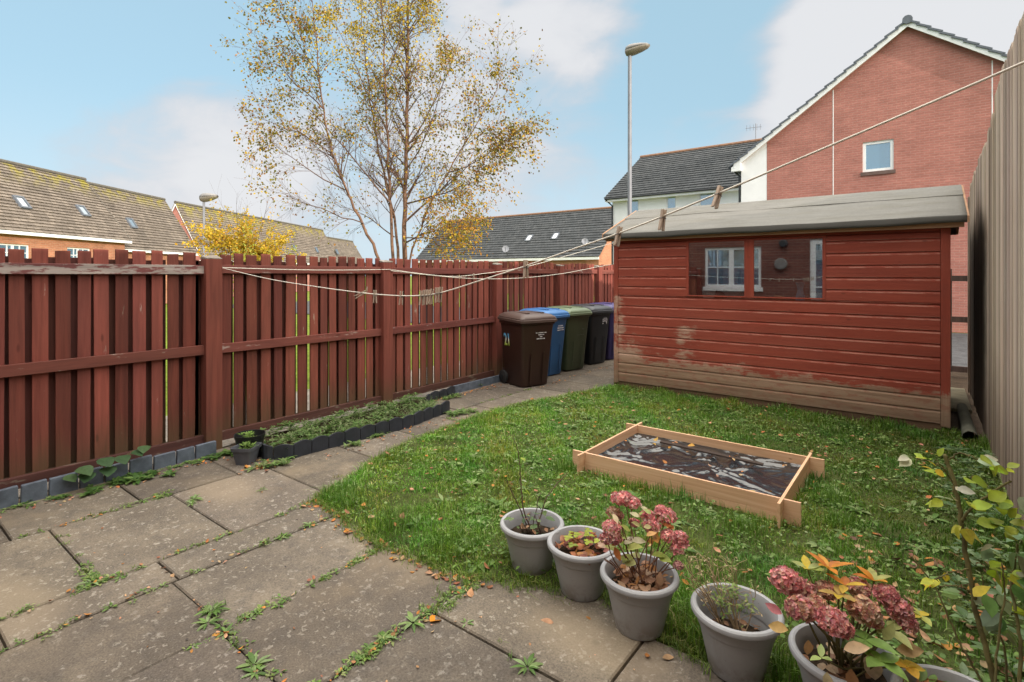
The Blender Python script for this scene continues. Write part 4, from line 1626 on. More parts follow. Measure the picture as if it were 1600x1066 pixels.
# ------------------------------------------------------------------ six grey patio pots
def pot_profile(k=1.0):
    pr = [(0.098, 0.0), (0.106, 0.004), (0.110, 0.015), (0.140, 0.150), (0.147, 0.182), (0.1535, 0.188), (0.158, 0.215), (0.160, 0.222)]
    for i in range(9):
        a = -PI * 0.62 + i * (PI * 1.30) / 8
        pr.append((0.165 + 0.0155 * math.cos(a), 0.242 + 0.0165 * math.sin(a)))
    pr += [(0.148, 0.235), (0.143, 0.205), (0.139, 0.165)]
    return pr


POTS = [(-1.735, 2.43), (-1.405, 2.41), (-1.05, 2.325), (-0.62, 2.325), (-0.235, 2.285), (0.085, 2.24)]
PLAB = ['grey pot holding a thin rose with bare stems, farthest of the pots', 'grey pot filled with brown strawberry leaves between the rose pot and the pink flowers',
        'grey pot with tall pink dried flower heads in the middle of the row', 'grey pot with deep soil and straggly dry stems beside the wide pink hydrangea',
        'grey pot under the hydrangea with orange leaves', 'grey pot mostly cut off at the corner near the thorny stem']
pot0 = None
for i, ((x, y), lab) in enumerate(zip(POTS, PLAB)):
    if pot0 is None:
        pot0 = thing('patio_pot', lab, 'plant pot', (x, y, 0.002), 0, 'grey plastic pots in a row at the edge of the slabs')
        p = MB()
        p.lathe(pot_profile(), 48)
        p.build('pot', MAT['pot'], pot0, local=True, autosmooth=28)
        s = MB()
        vs, fs = [(0, 0, 0.195)], []
        nr, na = 8, 28
        for a in range(1, nr + 1):
            for b in range(na):
                r_ = 0.142 * a / nr
                an = 2 * PI * b / na
                vs.append((r_ * math.cos(an), r_ * math.sin(an), 0.193 - 0.02 * (a / nr) ** 3 + random.uniform(-0.006, 0.006)))
        for b in range(na):
            fs.append((0, 1 + b, 1 + (b + 1) % na))
        for a in range(nr - 1):
            for b in range(na):
                fs.append((1 + a * na + b, 1 + (a + 1) * na + b, 1 + (a + 1) * na + (b + 1) % na, 1 + a * na + (b + 1) % na))
        s.add(vs, fs)
        s.build('soil', MAT['soil'], pot0, local=True)
    else:
        c_ = copy_thing(pot0, (x, y, 0.002), lab, R(40 * i))
        if i == 3:
            for ch in c_.children:
                if ch.name.startswith('soil'):
                    ch.location.z = -0.05
                    ch.scale = (0.93, 0.93, 1.0)
# ------------------------------------------------------------------ buildings
def roof_slope(mb, e0, e1, r0, r1, n, thick=0.035):
    """tile courses as thick overlapping strips from the eave e0-e1 up to the ridge r0-r1"""
    e0, e1, r0, r1 = map(Vector, (e0, e1, r0, r1))
    nrm = (e1 - e0).cross(r0 - e0).normalized()
    if nrm.z < 0:
        nrm = -nrm
    for i in range(n):
        a, b = i / n, (i + 1.12) / n
        b = min(b, 1.0)
        j = random.uniform(-0.004, 0.004)
        p = [e0.lerp(r0, a) + nrm * (thick + j), e1.lerp(r1, a) + nrm * (thick + j), e1.lerp(r1, b) + nrm * 0.006, e0.lerp(r0, b) + nrm * 0.006]
        q = [v - nrm * thick for v in p]
        mb.add(p + q, [(0, 1, 2, 3), (7, 6, 5, 4), (0, 4, 5, 1), (1, 5, 6, 2), (2, 6, 7, 3), (3, 7, 4, 0)])


def wall_holes(mb, o, u, n, W, H, holes, reveal=0.09):
    """wall sheet from o along u, height H, with rectangular openings (u0,u1,z0,z1) and reveals running inward (-n)"""
    o, u, n = Vector(o), Vector(u), Vector(n)
    us = sorted({0, W, *[h[0] for h in holes], *[h[1] for h in holes]})
    zs = sorted({0, H, *[h[2] for h in holes], *[h[3] for h in holes]})
    P = lambda a, z, k=0.0: o + u * a + Vector((0, 0, z)) - n * k
    for a, b in zip(us[:-1], us[1:]):
        for c, d in zip(zs[:-1], zs[1:]):
            m = ((a + b) / 2, (c + d) / 2)
            if any(h[0] < m[0] < h[1] and h[2] < m[1] < h[3] for h in holes):
                continue
            mb.quad(P(a, c), P(b, c), P(b, d), P(a, d))
    for a, b, c, d in holes:
        mb.quad(P(a, c), P(a, d), P(a, d, reveal), P(a, c, reveal))
        mb.quad(P(b, d), P(b, c), P(b, c, reveal), P(b, d, reveal))
        mb.quad(P(a, d), P(b, d), P(b, d, reveal), P(a, d, reveal))
        mb.quad(P(b, c), P(a, c), P(a, c, reveal), P(b, c, reveal))


def window(root, o, u, n, a, b, z0, z1, inset=0.06, fr=0.06, bars=(), hbars=(), sill=None, glass='glass'):
    """frame with pane set back from the wall face; bars are fractions across, hbars fractions up"""
    o, u, n = Vector(o), Vector(u).normalized(), Vector(n).normalized()
    f = MB()
    def bx(mb, a0, a1, c0, c1, k0, k1):
        c = o + u * (a0 + a1) / 2 + Vector((0, 0, (c0 + c1) / 2)) - n * (k0 + k1) / 2
        mb.obox(c, u * (a1 - a0) / 2, n * (k1 - k0) / 2, (0, 0, (c1 - c0) / 2))
    k0, k1 = inset, inset + 0.05
    bx(f, a, a + fr, z0, z1, k0, k1)
    bx(f, b - fr, b, z0, z1, k0, k1)
    bx(f, a + fr, b - fr, z0, z0 + fr, k0, k1)
    bx(f, a + fr, b - fr, z1 - fr, z1, k0, k1)
    for t, w in bars:
        c = a + (b - a) * t
        bx(f, c - w / 2, c + w / 2, z0 + fr, z1 - fr, k0 + 0.003, k1 - 0.003)
    for t, w in hbars:
        c = z0 + (z1 - z0) * t
        bx(f, a + fr, b - fr, c - w / 2, c + w / 2, k0 + 0.006, k1 - 0.006)
    fo = f.build('window', MAT['white'], root)
    p = MB()
    bx(p, a + fr, b - fr, z0 + fr, z1 - fr, k0 + 0.022, k0 + 0.028)
    po = p.build('pane', MAT[glass], None)
    po.parent = fo
    po.location = -Vector(root.location)
    if sill:
        s = MB()
        bx(s, a - 0.05, b + 0.05, z0 - 0.11, z0 - 0.001, -0.035, inset + 0.05)
        so_ = s.build('sill', MAT[sill], None)
        so_.parent = fo
        so_.location = -Vector(root.location)
    return fo


def skylight(root, c, along, upslope, w=0.46, h=0.62):
    c, a, s = Vector(c), Vector(along).normalized(), Vector(upslope).normalized()
    n = a.cross(s)
    if n.z < 0:
        n = -n
    f = MB()
    for sx in (-1, 1):
        f.obox(c + a * sx * (w / 2 - 0.03) + n * 0.07, a * 0.04, s * h / 2, n * 0.05)
    for sy in (-1, 1):
        f.obox(c + s * sy * (h / 2 - 0.03) + n * 0.07, a * (w / 2 - 0.07), s * 0.04, n * 0.048)
    fo = f.build('roof_window', MAT['ridge_grey'], root)
    p = MB()
    p.obox(c + n * 0.09, a * (w / 2 - 0.07), s * (h / 2 - 0.07), n * 0.004)
    po = p.build('pane', MAT['skylight'], None)
    po.parent = fo
    po.location = -Vector(root.location)


def hit_plane(px, py, p0, n):
    r = ray(px, py)
    o = Vector((0, 0, EYE))
    n = Vector(n)
    return o + r * ((Vector(p0) - o).dot(n) / r.dot(n))


def terrace(name, label, Xe, w, Y0, Y1, ze, zr, k, sky=(), wins=(), bricks='brick_orange', tile='tile_brown', n=22, ov=0.0, ridge='ridge_brown', barge=()):
    """house whose long side runs away from the yard (camera-frame X, Y); w is half depth of its roof"""
    loc = cam2w(Xe, (Y0 + Y1) / 2, 0)
    t = thing(name, label, 'house', loc, 0, 'terraced houses beyond the left fence')
    dirv = (cam2w(Xe + k * (Y1 - Y0), Y1, 0) - cam2w(Xe, Y0, 0)).normalized()
    nrm = Vector((dirv.y, -dirv.x, 0))      # faces the yard
    L = (Vector((k * (Y1 - Y0), Y1 - Y0))).length
    o = cam2w(Xe, Y0, 0)
    P = lambda a, d, z: o + dirv * a - nrm * d + Vector((0, 0, z))
    e = 0.12
    r = MB()
    roof_slope(r, P(-e, 0, ze), P(L + e, 0, ze), P(-e, w, zr), P(L + e, w, zr), n, 0.06)
    roof_slope(r, P(-e, 2 * w, ze), P(L + e, 2 * w, ze), P(-e, w, zr), P(L + e, w, zr), n)
    ro_ = r.build('roof', MAT[tile], t, uv=True)
    rd = MB()
    rd.tube([P(-e - 0.01, w, zr + 0.02), P(L + e + 0.01, w, zr + 0.02)], 0.10, 8)
    rdo = rd.build('ridge_tiles', MAT[ridge], None)
    rdo.parent = ro_
    rdo.location = -loc
    vg = MB()
    for d0 in (0, 2 * w):
        p0, p1 = P(L + e - 0.06, d0, ze + 0.07), P(L + e - 0.06, w, zr + 0.07)
        vg.prism([p0, p1, p1 - Vector((0, 0, 0.16)), p0 - Vector((0, 0, 0.16))], dirv * 0.07)
    vg.build('verge_tiles', MAT[ridge], t)
    wl = MB()
    h = ze - 0.06
    holes = [(a, b, z0, z1) for a, b, z0, z1 in wins]
    wall_holes(wl, P(0, 0.25, -0.05), dirv, nrm, L, h + 0.05, [(a, b, z0 + .05, z1 + .05) for a, b, z0, z1 in holes])
    wl.quad(P(0, 2 * w - 0.25, -0.05), P(L, 2 * w - 0.25, -0.05), P(L, 2 * w - 0.25, h), P(0, 2 * w - 0.25, h))
    for a in (0, L):
        sl_ = (zr - ze) / w
        wl.poly([P(a, 0.25, -0.05), P(a, 2 * w - 0.25, -0.05), P(a, 2 * w - 0.25, ze + sl_ * 0.25 - 0.06), P(a, w, zr - 0.06), P(a, 0.25, ze + sl_ * 0.25 - 0.06)])
    wl.build('wall', MAT[bricks], t, uv=True)
    g = MB()
    g.obox(P(L / 2, 0.02, ze - 0.06), dirv * (L / 2 + e), nrm * 0.055, (0, 0, 0.065))
    g.obox(P(L / 2, 0.15, ze - 0.10), dirv * (L / 2 + e), nrm * 0.09, (0, 0, 0.02))
    g.build('gutter_board', MAT['white'], t)
    v = MB()
    sl3 = (P(0, w, zr) - P(0, 0, ze))
    for a in barge:
        a = -e + 0.01
        for d0, d1 in ((0, w), (2 * w, w)):
            p0, p1 = P(a, d0, ze - 0.03), P(a, d1, zr - 0.03)
            v.prism([p0, p1, p1 - Vector((0, 0, 0.16)), p0 - Vector((0, 0, 0.16))], dirv * 0.02)
        v.build('bargeboard', MAT['white'], t)
        v = MB()
    nr = Vector(dirv).cross((P(0, w, zr) - P(0, 0, ze)).normalized())
    up = (P(0, w, zr) - P(0, 0, ze)).normalized()
    for px, py in sky:
        skylight(t, hit_plane(px, py, P(0, 0, ze), nr), dirv, up)
    for a, b, z0, z1 in wins:
        window(t, P(0, 0.25, 0), dirv, nrm, a, b, z0, z1, bars=((0.33, 0.03), (0.5, 0.1), (0.72, 0.03)), hbars=((0.35, 0.03), (0.68, 0.03)))
    return t


terrace('terraced_house', 'nearest brown roofed house with mossy ridge and two roof windows beyond the left fence', -19.1, 2.35, 12.5, 26.7, 3.28, 6.35, 0.0,
        ((32, 318), (128, 331)), ((7.6, 8.95, 1.75, 2.80), (10.75, 12.05, 1.75, 2.80)), n=22)
terrace('terraced_house', 'middle lower brown roofed house with a single roof window beyond the left fence', -19.4, 2.1, 26.9, 32.9, 2.88, 6.2, 0.0, ((204, 350),), (), n=22)
terrace('terraced_house', 'long far brown roofed terrace with its brick gable showing behind the street lamp', -20.75, 1.95, 36.0, 59.0, 2.65, 6.45, 0.073, ((376, 371), (459, 388), (494, 391), (526, 394)), (), bricks='brick_red', n=22, barge=(0,))
terrace('terraced_house', 'last low brown roofed house at the terrace end, left of the birch', -19.1, 1.9, 59.8, 68.0, 2.6, 5.75, 0.073, (), (), n=20)

# ---- brick gable house behind the yard
GY, GX0, GX1, GAX = 20.0, -5.16, 4.34, -0.41
GE, GR = 5.62, 9.12
bh = thing('brick_house', 'tall red brick house with a broad gable and one small window behind the shed', 'house', (-0.4, 25.5, 0))
sl_ = (GR - GE) / (GAX - GX0)
w = MB()
QX = -4.32
wa, wb, wz0, wz1 = -1.545, -0.75, 4.82, 5.76
JL, JR = -2.34, 1.49
RL = lambda x: GE + sl_ * ((x - GX0) if x < GAX else (GX1 - x))
wall_holes(w, (JL, GY, -0.05), (1, 0, 0), (0, -1, 0), JR - JL, 6.25, [(wa - JL, wb - JL, wz0 + 0.05, wz1 + 0.05)], 0.1)
w.poly([Vector((JL, GY, 6.2)), Vector((JR, GY, 6.2)), Vector((JR, GY, RL(JR))), Vector((GAX, GY, GR)), Vector((JL, GY, RL(JL)))])
w.poly([Vector((QX, GY, -0.05)), Vector((JL, GY, -0.05)), Vector((JL, GY, RL(JL))), Vector((QX, GY, RL(QX)))])
w.poly([Vector((JR, GY, -0.05)), Vector((GX1, GY, -0.05)), Vector((GX1, GY, GE)), Vector((JR, GY, RL(JR)))])
w.quad((GX1, GY, -0.05), (GX1, 31, -0.05), (GX1, 31, GE), (GX1, GY, GE))
w.poly([Vector((GX0, 31, -0.05)), Vector((GX1, 31, -0.05)), Vector((GX1, 31, GE)), Vector((GAX, 31, GR)), Vector((GX0, 31, GE))])
w.build('brick_wall', MAT['brick_red'], bh, uv=True)
q = MB()
q.prism([Vector((GX0, GY + 0.004, -0.05)), Vector((QX - 0.001, GY + 0.004, -0.05)), Vector((QX - 0.001, GY + 0.004, GE + sl_ * (QX - GX0) - 0.003)), Vector((GX0, GY + 0.004, GE))], (0, 0.2, 0))
q.quad((GX0, GY + 0.2, -0.05), (GX0, 31, -0.05), (GX0, 31, GE), (GX0, GY + 0.2, GE))
q.build('render_strip', MAT['harl'], bh)
for x in (-2.34, 1.49):
    j = MB()
    zt = GE + sl_ * ((x - GX0) if x < GAX else (GX1 - x)) - 0.12
    j.box(x - 0.012, x + 0.012, GY - 0.004, GY + 0.001, 0, zt)
    j.build('movement_joint', MAT['harl'], bh)
window(bh, (0, GY, 0), (1, 0, 0), (0, -1, 0), wa, wb, wz0, wz1, 0.035, 0.085, hbars=(), sill='sill')
vl = MB()
for s in (-1, 1):
    xe = GAX + s * (GX1 - GAX + 0.22)
    ze_ = GE - 0.22 * sl_
    p0, p1 = Vector((xe, GY - 0.16, ze_ + 0.10)), Vector((GAX, GY - 0.16, GR + 0.10))
    vl.prism([p0, p1, p1 - Vector((0, 0, 0.19)), p0 - Vector((0, 0, 0.19))], (0, 0.024, 0))
vl.build('bargeboard', MAT['white'], bh)
sf = MB()
for s in (-1, 1):
    xe = GAX + s * (GX1 - GAX + 0.2)
    ze_ = GE - 0.2 * sl_
    sf.quad((xe, GY - 0.135, ze_ - 0.06), (GAX, GY - 0.135, GR - 0.06), (GAX, GY + 0.03, GR - 0.06), (xe, GY + 0.03, ze_ - 0.06))
MAT['soffit'] = simple('buff soffit', (0.42, 0.36, 0.31), 0.8, 0.05, 3)
sf.build('soffit', MAT['soffit'], bh)
rr = MB()
for s in (-1, 1):
    xe = GAX + s * (GX1 - GAX + 0.32)
    ze_ = GE - 0.32 * sl_ + 0.10
    roof_slope(rr, (xe, GY - 0.20, ze_), (xe, 31.2, ze_), (GAX, GY - 0.20, GR + 0.10), (GAX, 31.2, GR + 0.10), 19, 0.055)
rro = rr.build('roof', MAT['ridge_grey'], bh, uv=True)
rd = MB()
rd.tube([(GAX, GY - 0.215, GR + 0.10), (GAX, 31.2, GR + 0.10)], 0.13, 10)
rdo = rd.build('ridge_tiles', MAT['ridge_grey'], None)
rdo.parent = rro
rdo.location = -Vector(bh.location)
eb = MB()
eb.prism([Vector((GX0 - 0.30, GY - 0.155, GE - 0.20)), Vector((GX0 + 0.02, GY - 0.155, GE + 0.02)), Vector((GX0 + 0.02, GY - 0.155, GE - 0.34)), Vector((GX0 - 0.30, GY - 0.155, GE - 0.34))], (0, 0.15, 0))
eb.build('eave_box', MAT['white'], bh)
gt = MB()
gt.tube([(GX0 - 0.36, GY - 0.1, GE - 0.20), (GX0 - 0.36, 31, GE - 0.20)], 0.06, 8)
gt.build('gutter', MAT['gutter'], bh)
gt = MB()
gt.tube([(GX0 - 0.34, GY + 0.1, GE - 0.22), (GX0 - 0.08, GY + 0.1, GE - 0.50), (GX0 - 0.08, GY + 0.1, 0)], 0.04, 8)
gt.build('downpipe', MAT['gutter'], bh)

# ---- white rendered house
WY, WX0, WX1, WE, WR = 24.0, -12.25, -5.30, 5.42, 8.12
wh = thing('white_house', 'white rendered house with a dark tiled roof and three small upper windows', 'house', (-8.8, 28, 0))
w = MB()
wins = [(-11.46, -10.86, 4.40, 5.25), (-9.50, -9.03, 4.46, 5.24), (-7.99, -7.31, 4.40, 5.25)]
lw = [(-11.46, -10.86, 1.2, 2.4), (-7.99, -7.31, 1.2, 2.4)]
wall_holes(w, (WX0, WY, -0.05), (1, 0, 0), (0, -1, 0), WX1 - WX0, WE + 0.05, [(a - WX0, b - WX0, c + 0.05, d + 0.05) for a, b, c, d in wins + lw], 0.09)
w.poly([Vector((WX0, WY, -0.05)), Vector((WX0, WY + 8, -0.05)), Vector((WX0, WY + 8, WE)), Vector((WX0, WY + 4, WR - 0.05)), Vector((WX0, WY, WE))])
w.build('wall', MAT['harl'], wh)
for i, (a, b, c, d) in enumerate(wins + lw):
    window(wh, (0, WY, 0), (1, 0, 0), (0, -1, 0), a, b, c, d, 0.05, 0.055, sill='sill' if i in (0, 3, 4) else None)
r = MB()
roof_slope(r, (WX0 - 0.3, WY - 0.32, WE - 0.06), (WX1, WY - 0.32, WE - 0.06), (WX0 - 0.3, WY + 4, WR), (WX1, WY + 4, WR), 19, 0.045)
roof_slope(r, (WX0 - 0.3, WY + 8.32, WE - 0.06), (WX1, WY + 8.32, WE - 0.06), (WX0 - 0.3, WY + 4, WR), (WX1, WY + 4, WR), 19, 0.045)
ro_ = r.build('roof', MAT['tile_slate'], wh, uv=True)
rd = MB()
rd.tube([(WX0 - 0.31, WY + 4, WR + 0.02), (WX1, WY + 4, WR + 0.02)], 0.10, 8)
rdo = rd.build('ridge_tiles', MAT['ridge_red'], None)
rdo.parent = ro_
rdo.location = -Vector(wh.location)
g = MB()
g.box(WX0 - 0.25, WX1, WY - 0.30, WY - 0.27, WE - 0.24, WE - 0.07)
g.box(WX0 - 0.25, WX1, WY - 0.27, WY - 0.001, WE - 0.235, WE - 0.21)
g.build('fascia', MAT['white'], wh)
g = MB()
g.tube([(WX0 - 0.25, WY - 0.34, WE - 0.10), (WX1, WY - 0.34, WE - 0.10)], 0.045, 8)
g.tube([(WX0 - 0.2, WY - 0.34, WE - 0.13), (WX0 + 0.02, WY - 0.06, WE - 0.42), (WX0 + 0.02, WY - 0.06, 0)], 0.042, 8)
g.build('gutter', MAT['gutter'], wh)
# roof aerial
ae = thing('tv_aerial', 'thin television aerial standing on the roof beside the brick gable', 'aerial', tuple(aty(1181, 222, WY + 4)))
base = Vector(ae.location)
a_ = MB()
a_.tube([base, base + Vector((0, 0, 0.9))], 0.022, 6)
a_.build('mast', MAT['steel'], ae)
a_ = MB()
a_.tube([base + Vector((-0.45, -0.1, 0.72)), base + Vector((0.25, 0.05, 0.72))], 0.014, 5)
for t_ in (-0.4, -0.25, -0.1, 0.05, 0.2):
    c_ = base + Vector((t_, t_ * 0.2, 0.72))
    a_.tube([c_ + Vector((0, 0, -0.14)), c_ + Vector((0, 0, 0.14))], 0.01, 5)
a_.build('element', MAT['steel'], ae)

# ---- dark roofed bungalow row, orange gable in the sun
DY, DX0, DX1, DE, DR, DW = 36.0, -40.0, -19.5, 2.95, 7.15, 4.5
dh = thing('bungalow', 'long bungalow with dark tiles and an orange brick gable between birch and white house', 'house', (-28, 40, 0))
w = MB()
w.quad((DX0, DY + 0.25, -0.05), (DX1 - 0.15, DY + 0.25, -0.05), (DX1 - 0.15, DY + 0.25, DE), (DX0, DY + 0.25, DE))
for x in (DX0, DX1 - 0.15):
    w.poly([Vector((x, DY + 0.25, -0.05)), Vector((x, DY + 2 * DW - 0.25, -0.05)), Vector((x, DY + 2 * DW - 0.25, DE + 0.2)), Vector((x, DY + DW, DR - 0.06)), Vector((x, DY + 0.25, DE + 0.2))])
w.build('wall', MAT['brick_orange'], dh, uv=True)
r = MB()
roof_slope(r, (DX0, DY, DE), (DX1, DY, DE), (DX0, DY + DW, DR), (DX1, DY + DW, DR), 19, 0.06)
roof_slope(r, (DX0, DY + 2 * DW, DE), (DX1, DY + 2 * DW, DE), (DX0, DY + DW, DR), (DX1, DY + DW, DR), 19, 0.06)
ro_ = r.build('roof', MAT['tile_slate'], dh, uv=True)
rd = MB()
rd.tube([(DX0, DY + DW, DR + 0.02), (DX1, DY + DW, DR + 0.02)], 0.12, 8)
rdo = rd.build('ridge_tiles', MAT['ridge_red'], None)
rdo.parent = ro_
rdo.location = -Vector(dh.location)
g = MB()
g.box(DX0, DX1 - 0.02, DY + 0.0, DY + 0.06, DE - 0.22, DE - 0.02)
g.build('fascia', MAT['white'], dh)
nr = Vector((0, -(DR - DE), DW)).normalized()
for px, py in ((827, 373), (868, 370)):
    skylight(dh, hit_plane(px, py, (DX0, DY, DE), nr), (1, 0, 0), (0, DW, DR - DE), 0.55, 0.8)


def dish(px, py, y, label, r_=0.3, mast=0.9):
    c = aty(px, py, y)
    t = thing('satellite_dish', label, 'satellite dish', tuple(c))
    m = MB()
    ax = Vector((0.5, -0.8, 0.35)).normalized()
    u = ax.orthogonal().normalized()
    v = ax.cross(u)
    vs, fs = [c - ax * 0.06], []
    for i in range(1, 4):
        for j in range(16):
            a = 2 * PI * j / 16
            rr_ = r_ * i / 3
            vs.append(c + (u * math.cos(a) + v * math.sin(a)) * rr_ + ax * (0.06 * (i / 3) ** 2 - 0.06))
    for j in range(16):
        fs.append((0, 1 + j, 1 + (j + 1) % 16))
    for i in range(2):
        for j in range(16):
            fs.append((1 + i * 16 + j, 1 + (i + 1) * 16 + j, 1 + (i + 1) * 16 + (j + 1) % 16, 1 + i * 16 + (j + 1) % 16))
    m.add(vs, fs)
    m.build('reflector', MAT['steel'], t, smooth=True)
    m = MB()
    m.tube([c - ax * 0.07, c - ax * 0.2 + Vector((0, 0.05, -0.15)), c + Vector((0, 0.30, -mast))], 0.03, 6)
    m.tube([c - ax * 0.05 - Vector((0, 0, r_ * 0.9)), c + ax * 0.35], 0.018, 5)
    m.build('mount', MAT['gutter'], t)


dish(914, 377, DY - 0.10, 'satellite dish at the eave of the dark bungalow close to its orange gable', 0.26, 0.75)
dish(790, 389, DY - 0.15, 'satellite dish under the dark bungalow roof just right of the birch leaves', 0.30, 0.6)

# ---- the home behind the camera, mirrored in the shed panes
HY = -2.0
RB = 2 * YS - HY
hh = thing('home', 'deep red brick home with white framed windows mirrored in the shed panes', 'house', (-3, HY - 3, 0))
HX0, HX1 = -11.0, 9.0
w = MB()
hw = [(-5.14, -3.60, 1.26, 2.40)]
hd = [(-2.40, -0.95, 0.03, 2.55)]
wall_holes(w, (HX1, HY, -0.05), (-1, 0, 0), (0, 1, 0), HX1 - HX0, 5.1, [(HX1 - b, HX1 - a, c + 0.05, d + 0.05) for a, b, c, d in hw + hd], 0.08)
w.quad((HX0, HY, -0.05), (HX0, HY - 8, -0.05), (HX0, HY - 8, 5.05), (HX0, HY, 5.05))
w.quad((HX1, HY, -0.05), (HX1, HY - 8, -0.05), (HX1, HY - 8, 5.05), (HX1, HY, 5.05))
w.build('wall', MAT['brick_dark'], hh, uv=True)
a, b, c, d = hw[0]
window(hh, (HX1, HY, 0), (-1, 0, 0), (0, 1, 0), HX1 - b, HX1 - a, c, d, 0.03, 0.07, bars=((0.27, 0.025), (0.52, 0.13), (0.77, 0.025)), hbars=((0.5, 0.025),), sill='white')
a, b, c, d = hd[0]
window(hh, (HX1, HY, 0), (-1, 0, 0), (0, 1, 0), HX1 - b, HX1 - a, c, d, 0.03, 0.13, bars=((0.5, 0.14),), hbars=((0.5, 0.03),))
for (x, z, r_, mt) in ((-3.09, 1.91, 0.155, 'lantern'), (-3.03, 2.46, 0.10, 'gutter')):
    m = MB()
    m.tube([(x, HY, z), (x, HY + 0.09, z), (x, HY + 0.10, z)], [r_, r_, r_ * 0.85], 24)
    m.build('vent_cover', MAT[mt], hh)
r = MB()
roof_slope(r, (HX0 - 0.2, HY + 0.3, 5.05), (HX1 + 0.2, HY + 0.3, 5.05), (HX0 - 0.2, HY - 4, 8.0), (HX1 + 0.2, HY - 4, 8.0), 18, 0.045)
roof_slope(r, (HX0 - 0.2, HY - 8.3, 5.05), (HX1 + 0.2, HY - 8.3, 5.05), (HX0 - 0.2, HY - 4, 8.0), (HX1 + 0.2, HY - 4, 8.0), 18, 0.045)
r.build('roof', MAT['tile_slate'], hh, uv=True)


# ------------------------------------------------------------------ street lamps
def lamp(px, d, py_top, label, head, r_=0.066, s=1.0):
    b = at(px, HOR, d)
    b.z = 0
    zt = EYE + (HOR - py_top) / F_PX * d
    t = thing('street_lamp', label, 'street lamp', tuple(b))
    m = MB()
    m.tube([b, b + Vector((0, 0, 1.3)), b + Vector((0, 0, 1.33)), b + Vector((0, 0, zt - 0.10))], [r_ * 1.6, r_ * 1.6, r_, r_ * 0.85], 14)
    m.build('column', MAT['steel'], t, autosmooth=40)
    h = Vector((head[0] * CS - head[1] * SN, head[0] * SN + head[1] * CS, 0)).normalized()
    sd = Vector((-h.y, h.x, 0))
    sec = [(-0.13, 0.06, 0.06), (-0.10, 0.12, 0.13), (0.0, 0.16, 0.17), (0.15, 0.18, 0.16), (0.35, 0.18, 0.12), (0.52, 0.13, 0.07), (0.60, 0.04, 0.02)]
    for nm, mt, sg, kz in (('lantern', 'lantern', 1, 1.0), ('diffuser', 'diffuser', -1, 1.0)):
        m = MB()
        vs, fs = [], []
        nn = 9
        for (l, hw_, hz) in sec:
            for j in range(nn):
                a = PI * j / (nn - 1)
                tiltz = 0.07 * l
                vs.append(Vector((b.x, b.y, zt)) + h * l * s + sd * math.cos(a) * hw_ * s * (1.0 if sg > 0 else 0.93) + Vector((0, 0, (sg * math.sin(a) * hz * kz + tiltz - (0.002 if sg < 0 else -0.002)) * s)))
        for i in range(len(sec) - 1):
            for j in range(nn - 1):
                fs.append((i * nn + j, i * nn + j + 1, (i + 1) * nn + j + 1, (i + 1) * nn + j))
        m.add(vs, fs)
        lo = m.build(nm, MAT[mt], t, smooth=True)
        so2 = lo.modifiers.new('thick', 'SOLIDIFY')
        so2.thickness = 0.008
    m = MB()
    m.tube([Vector((b.x, b.y, zt - 0.16)), Vector((b.x, b.y, zt + 0.02))], r_ * 1.05, 12)
    m.build('bracket', MAT['steel'], t)


lamp(984, 16.0, 79, 'tall grey street lamp rising behind the shed roof', (1, -0.55), 0.066, 1.0)
lamp(318.5, 30.0, 309, 'distant slim street lamp standing in front of the far terrace gable', (1, -0.2), 0.07, 1.5)

# ------------------------------------------------------------------ washing lines and pegs
HOOK = Vector((XF + 0.052, 2.315, 1.694))
HOOK2 = Vector((XF + 0.052, 4.312, 1.69))


def rope(name, pts, r_, label, samples=6):
    P_ = []
    k = len(pts)
    for i in range(k - 1):
        p0, p1, p2, p3 = pts[max(i - 1, 0)], pts[i], pts[i + 1], pts[min(i + 2, k - 1)]
        for j in range(samples):
            t = j / samples
            P_.append(0.5 * ((2 * p1) + (p2 - p0) * t + (2 * p0 - 5 * p1 + 4 * p2 - p3) * t * t + (3 * p1 - p0 - 3 * p2 + p3) * t ** 3))
    P_.append(pts[-1])
    m = MB()
    m.tube(P_, r_, 7)
    o = m.build(name, MAT['rope'], None, smooth=True)
    return tag(o, label, 'washing line', 'cream washing lines')


E0, E1 = Vector((HOOK.x, HOOK.y, 0)), Vector((XR - 0.01, 1.40, 0))
VN = (E1 - E0).cross(Vector((0, 0, 1))).normalized()


def on_line(px, py):
    return hit_plane(px, py, E0, VN)


lp = [HOOK] + [on_line(*p) for p in ((420, 436), (500, 449), (560, 457), (600, 461), (640, 462.5), (672, 460.5), (700, 454.5), (760, 435.5), (822, 415.5), (900, 388), (963, 366), (1036, 338), (1122, 302.5), (1250, 248), (1400, 184), (1500, 141), (1600, 97.5))]
dl = (lp[-1] - lp[-2])
lp.append(lp[-1] + dl * ((XR - 0.005 - lp[-1].x) / dl.x))
rope('washing_line', lp, 0.0028, 'cream washing line with most of the pegs, rising towards the tall fence')
A1 = Vector((SX0 + 0.075, SY0 - 0.015, 2.105))
pa = [HOOK2 + (A1 - HOOK2) * t for t in (0, 0.2, 0.4, 0.6, 0.8, 1)]
for p, (px, py) in zip(pa[1:-1], ((700, 432.0), (757, 427.5), (822, 417.0), (900, 396.0))):
    d_ = hit_plane(px, py, HOOK2, (A1 - HOOK2).cross(Vector((0, 0, 1))).normalized())
    p.x, p.y, p.z = d_
rope('washing_line', pa, 0.0042, 'upper thin washing line from the second fence post to the shed corner under its eave')
B1 = Vector((SX0 - 0.005, SY0 + 0.12, 1.79))
pb = [HOOK2 - Vector((0, 0, 0.012))]
for px, py in ((660, 429), (720, 434.5), (770, 436), (822, 434), (880, 427.5), (930, 418)):
    pb.append(hit_plane(px, py, HOOK2, (B1 - HOOK2).cross(Vector((0, 0, 1))).normalized()))
pb.append(B1)
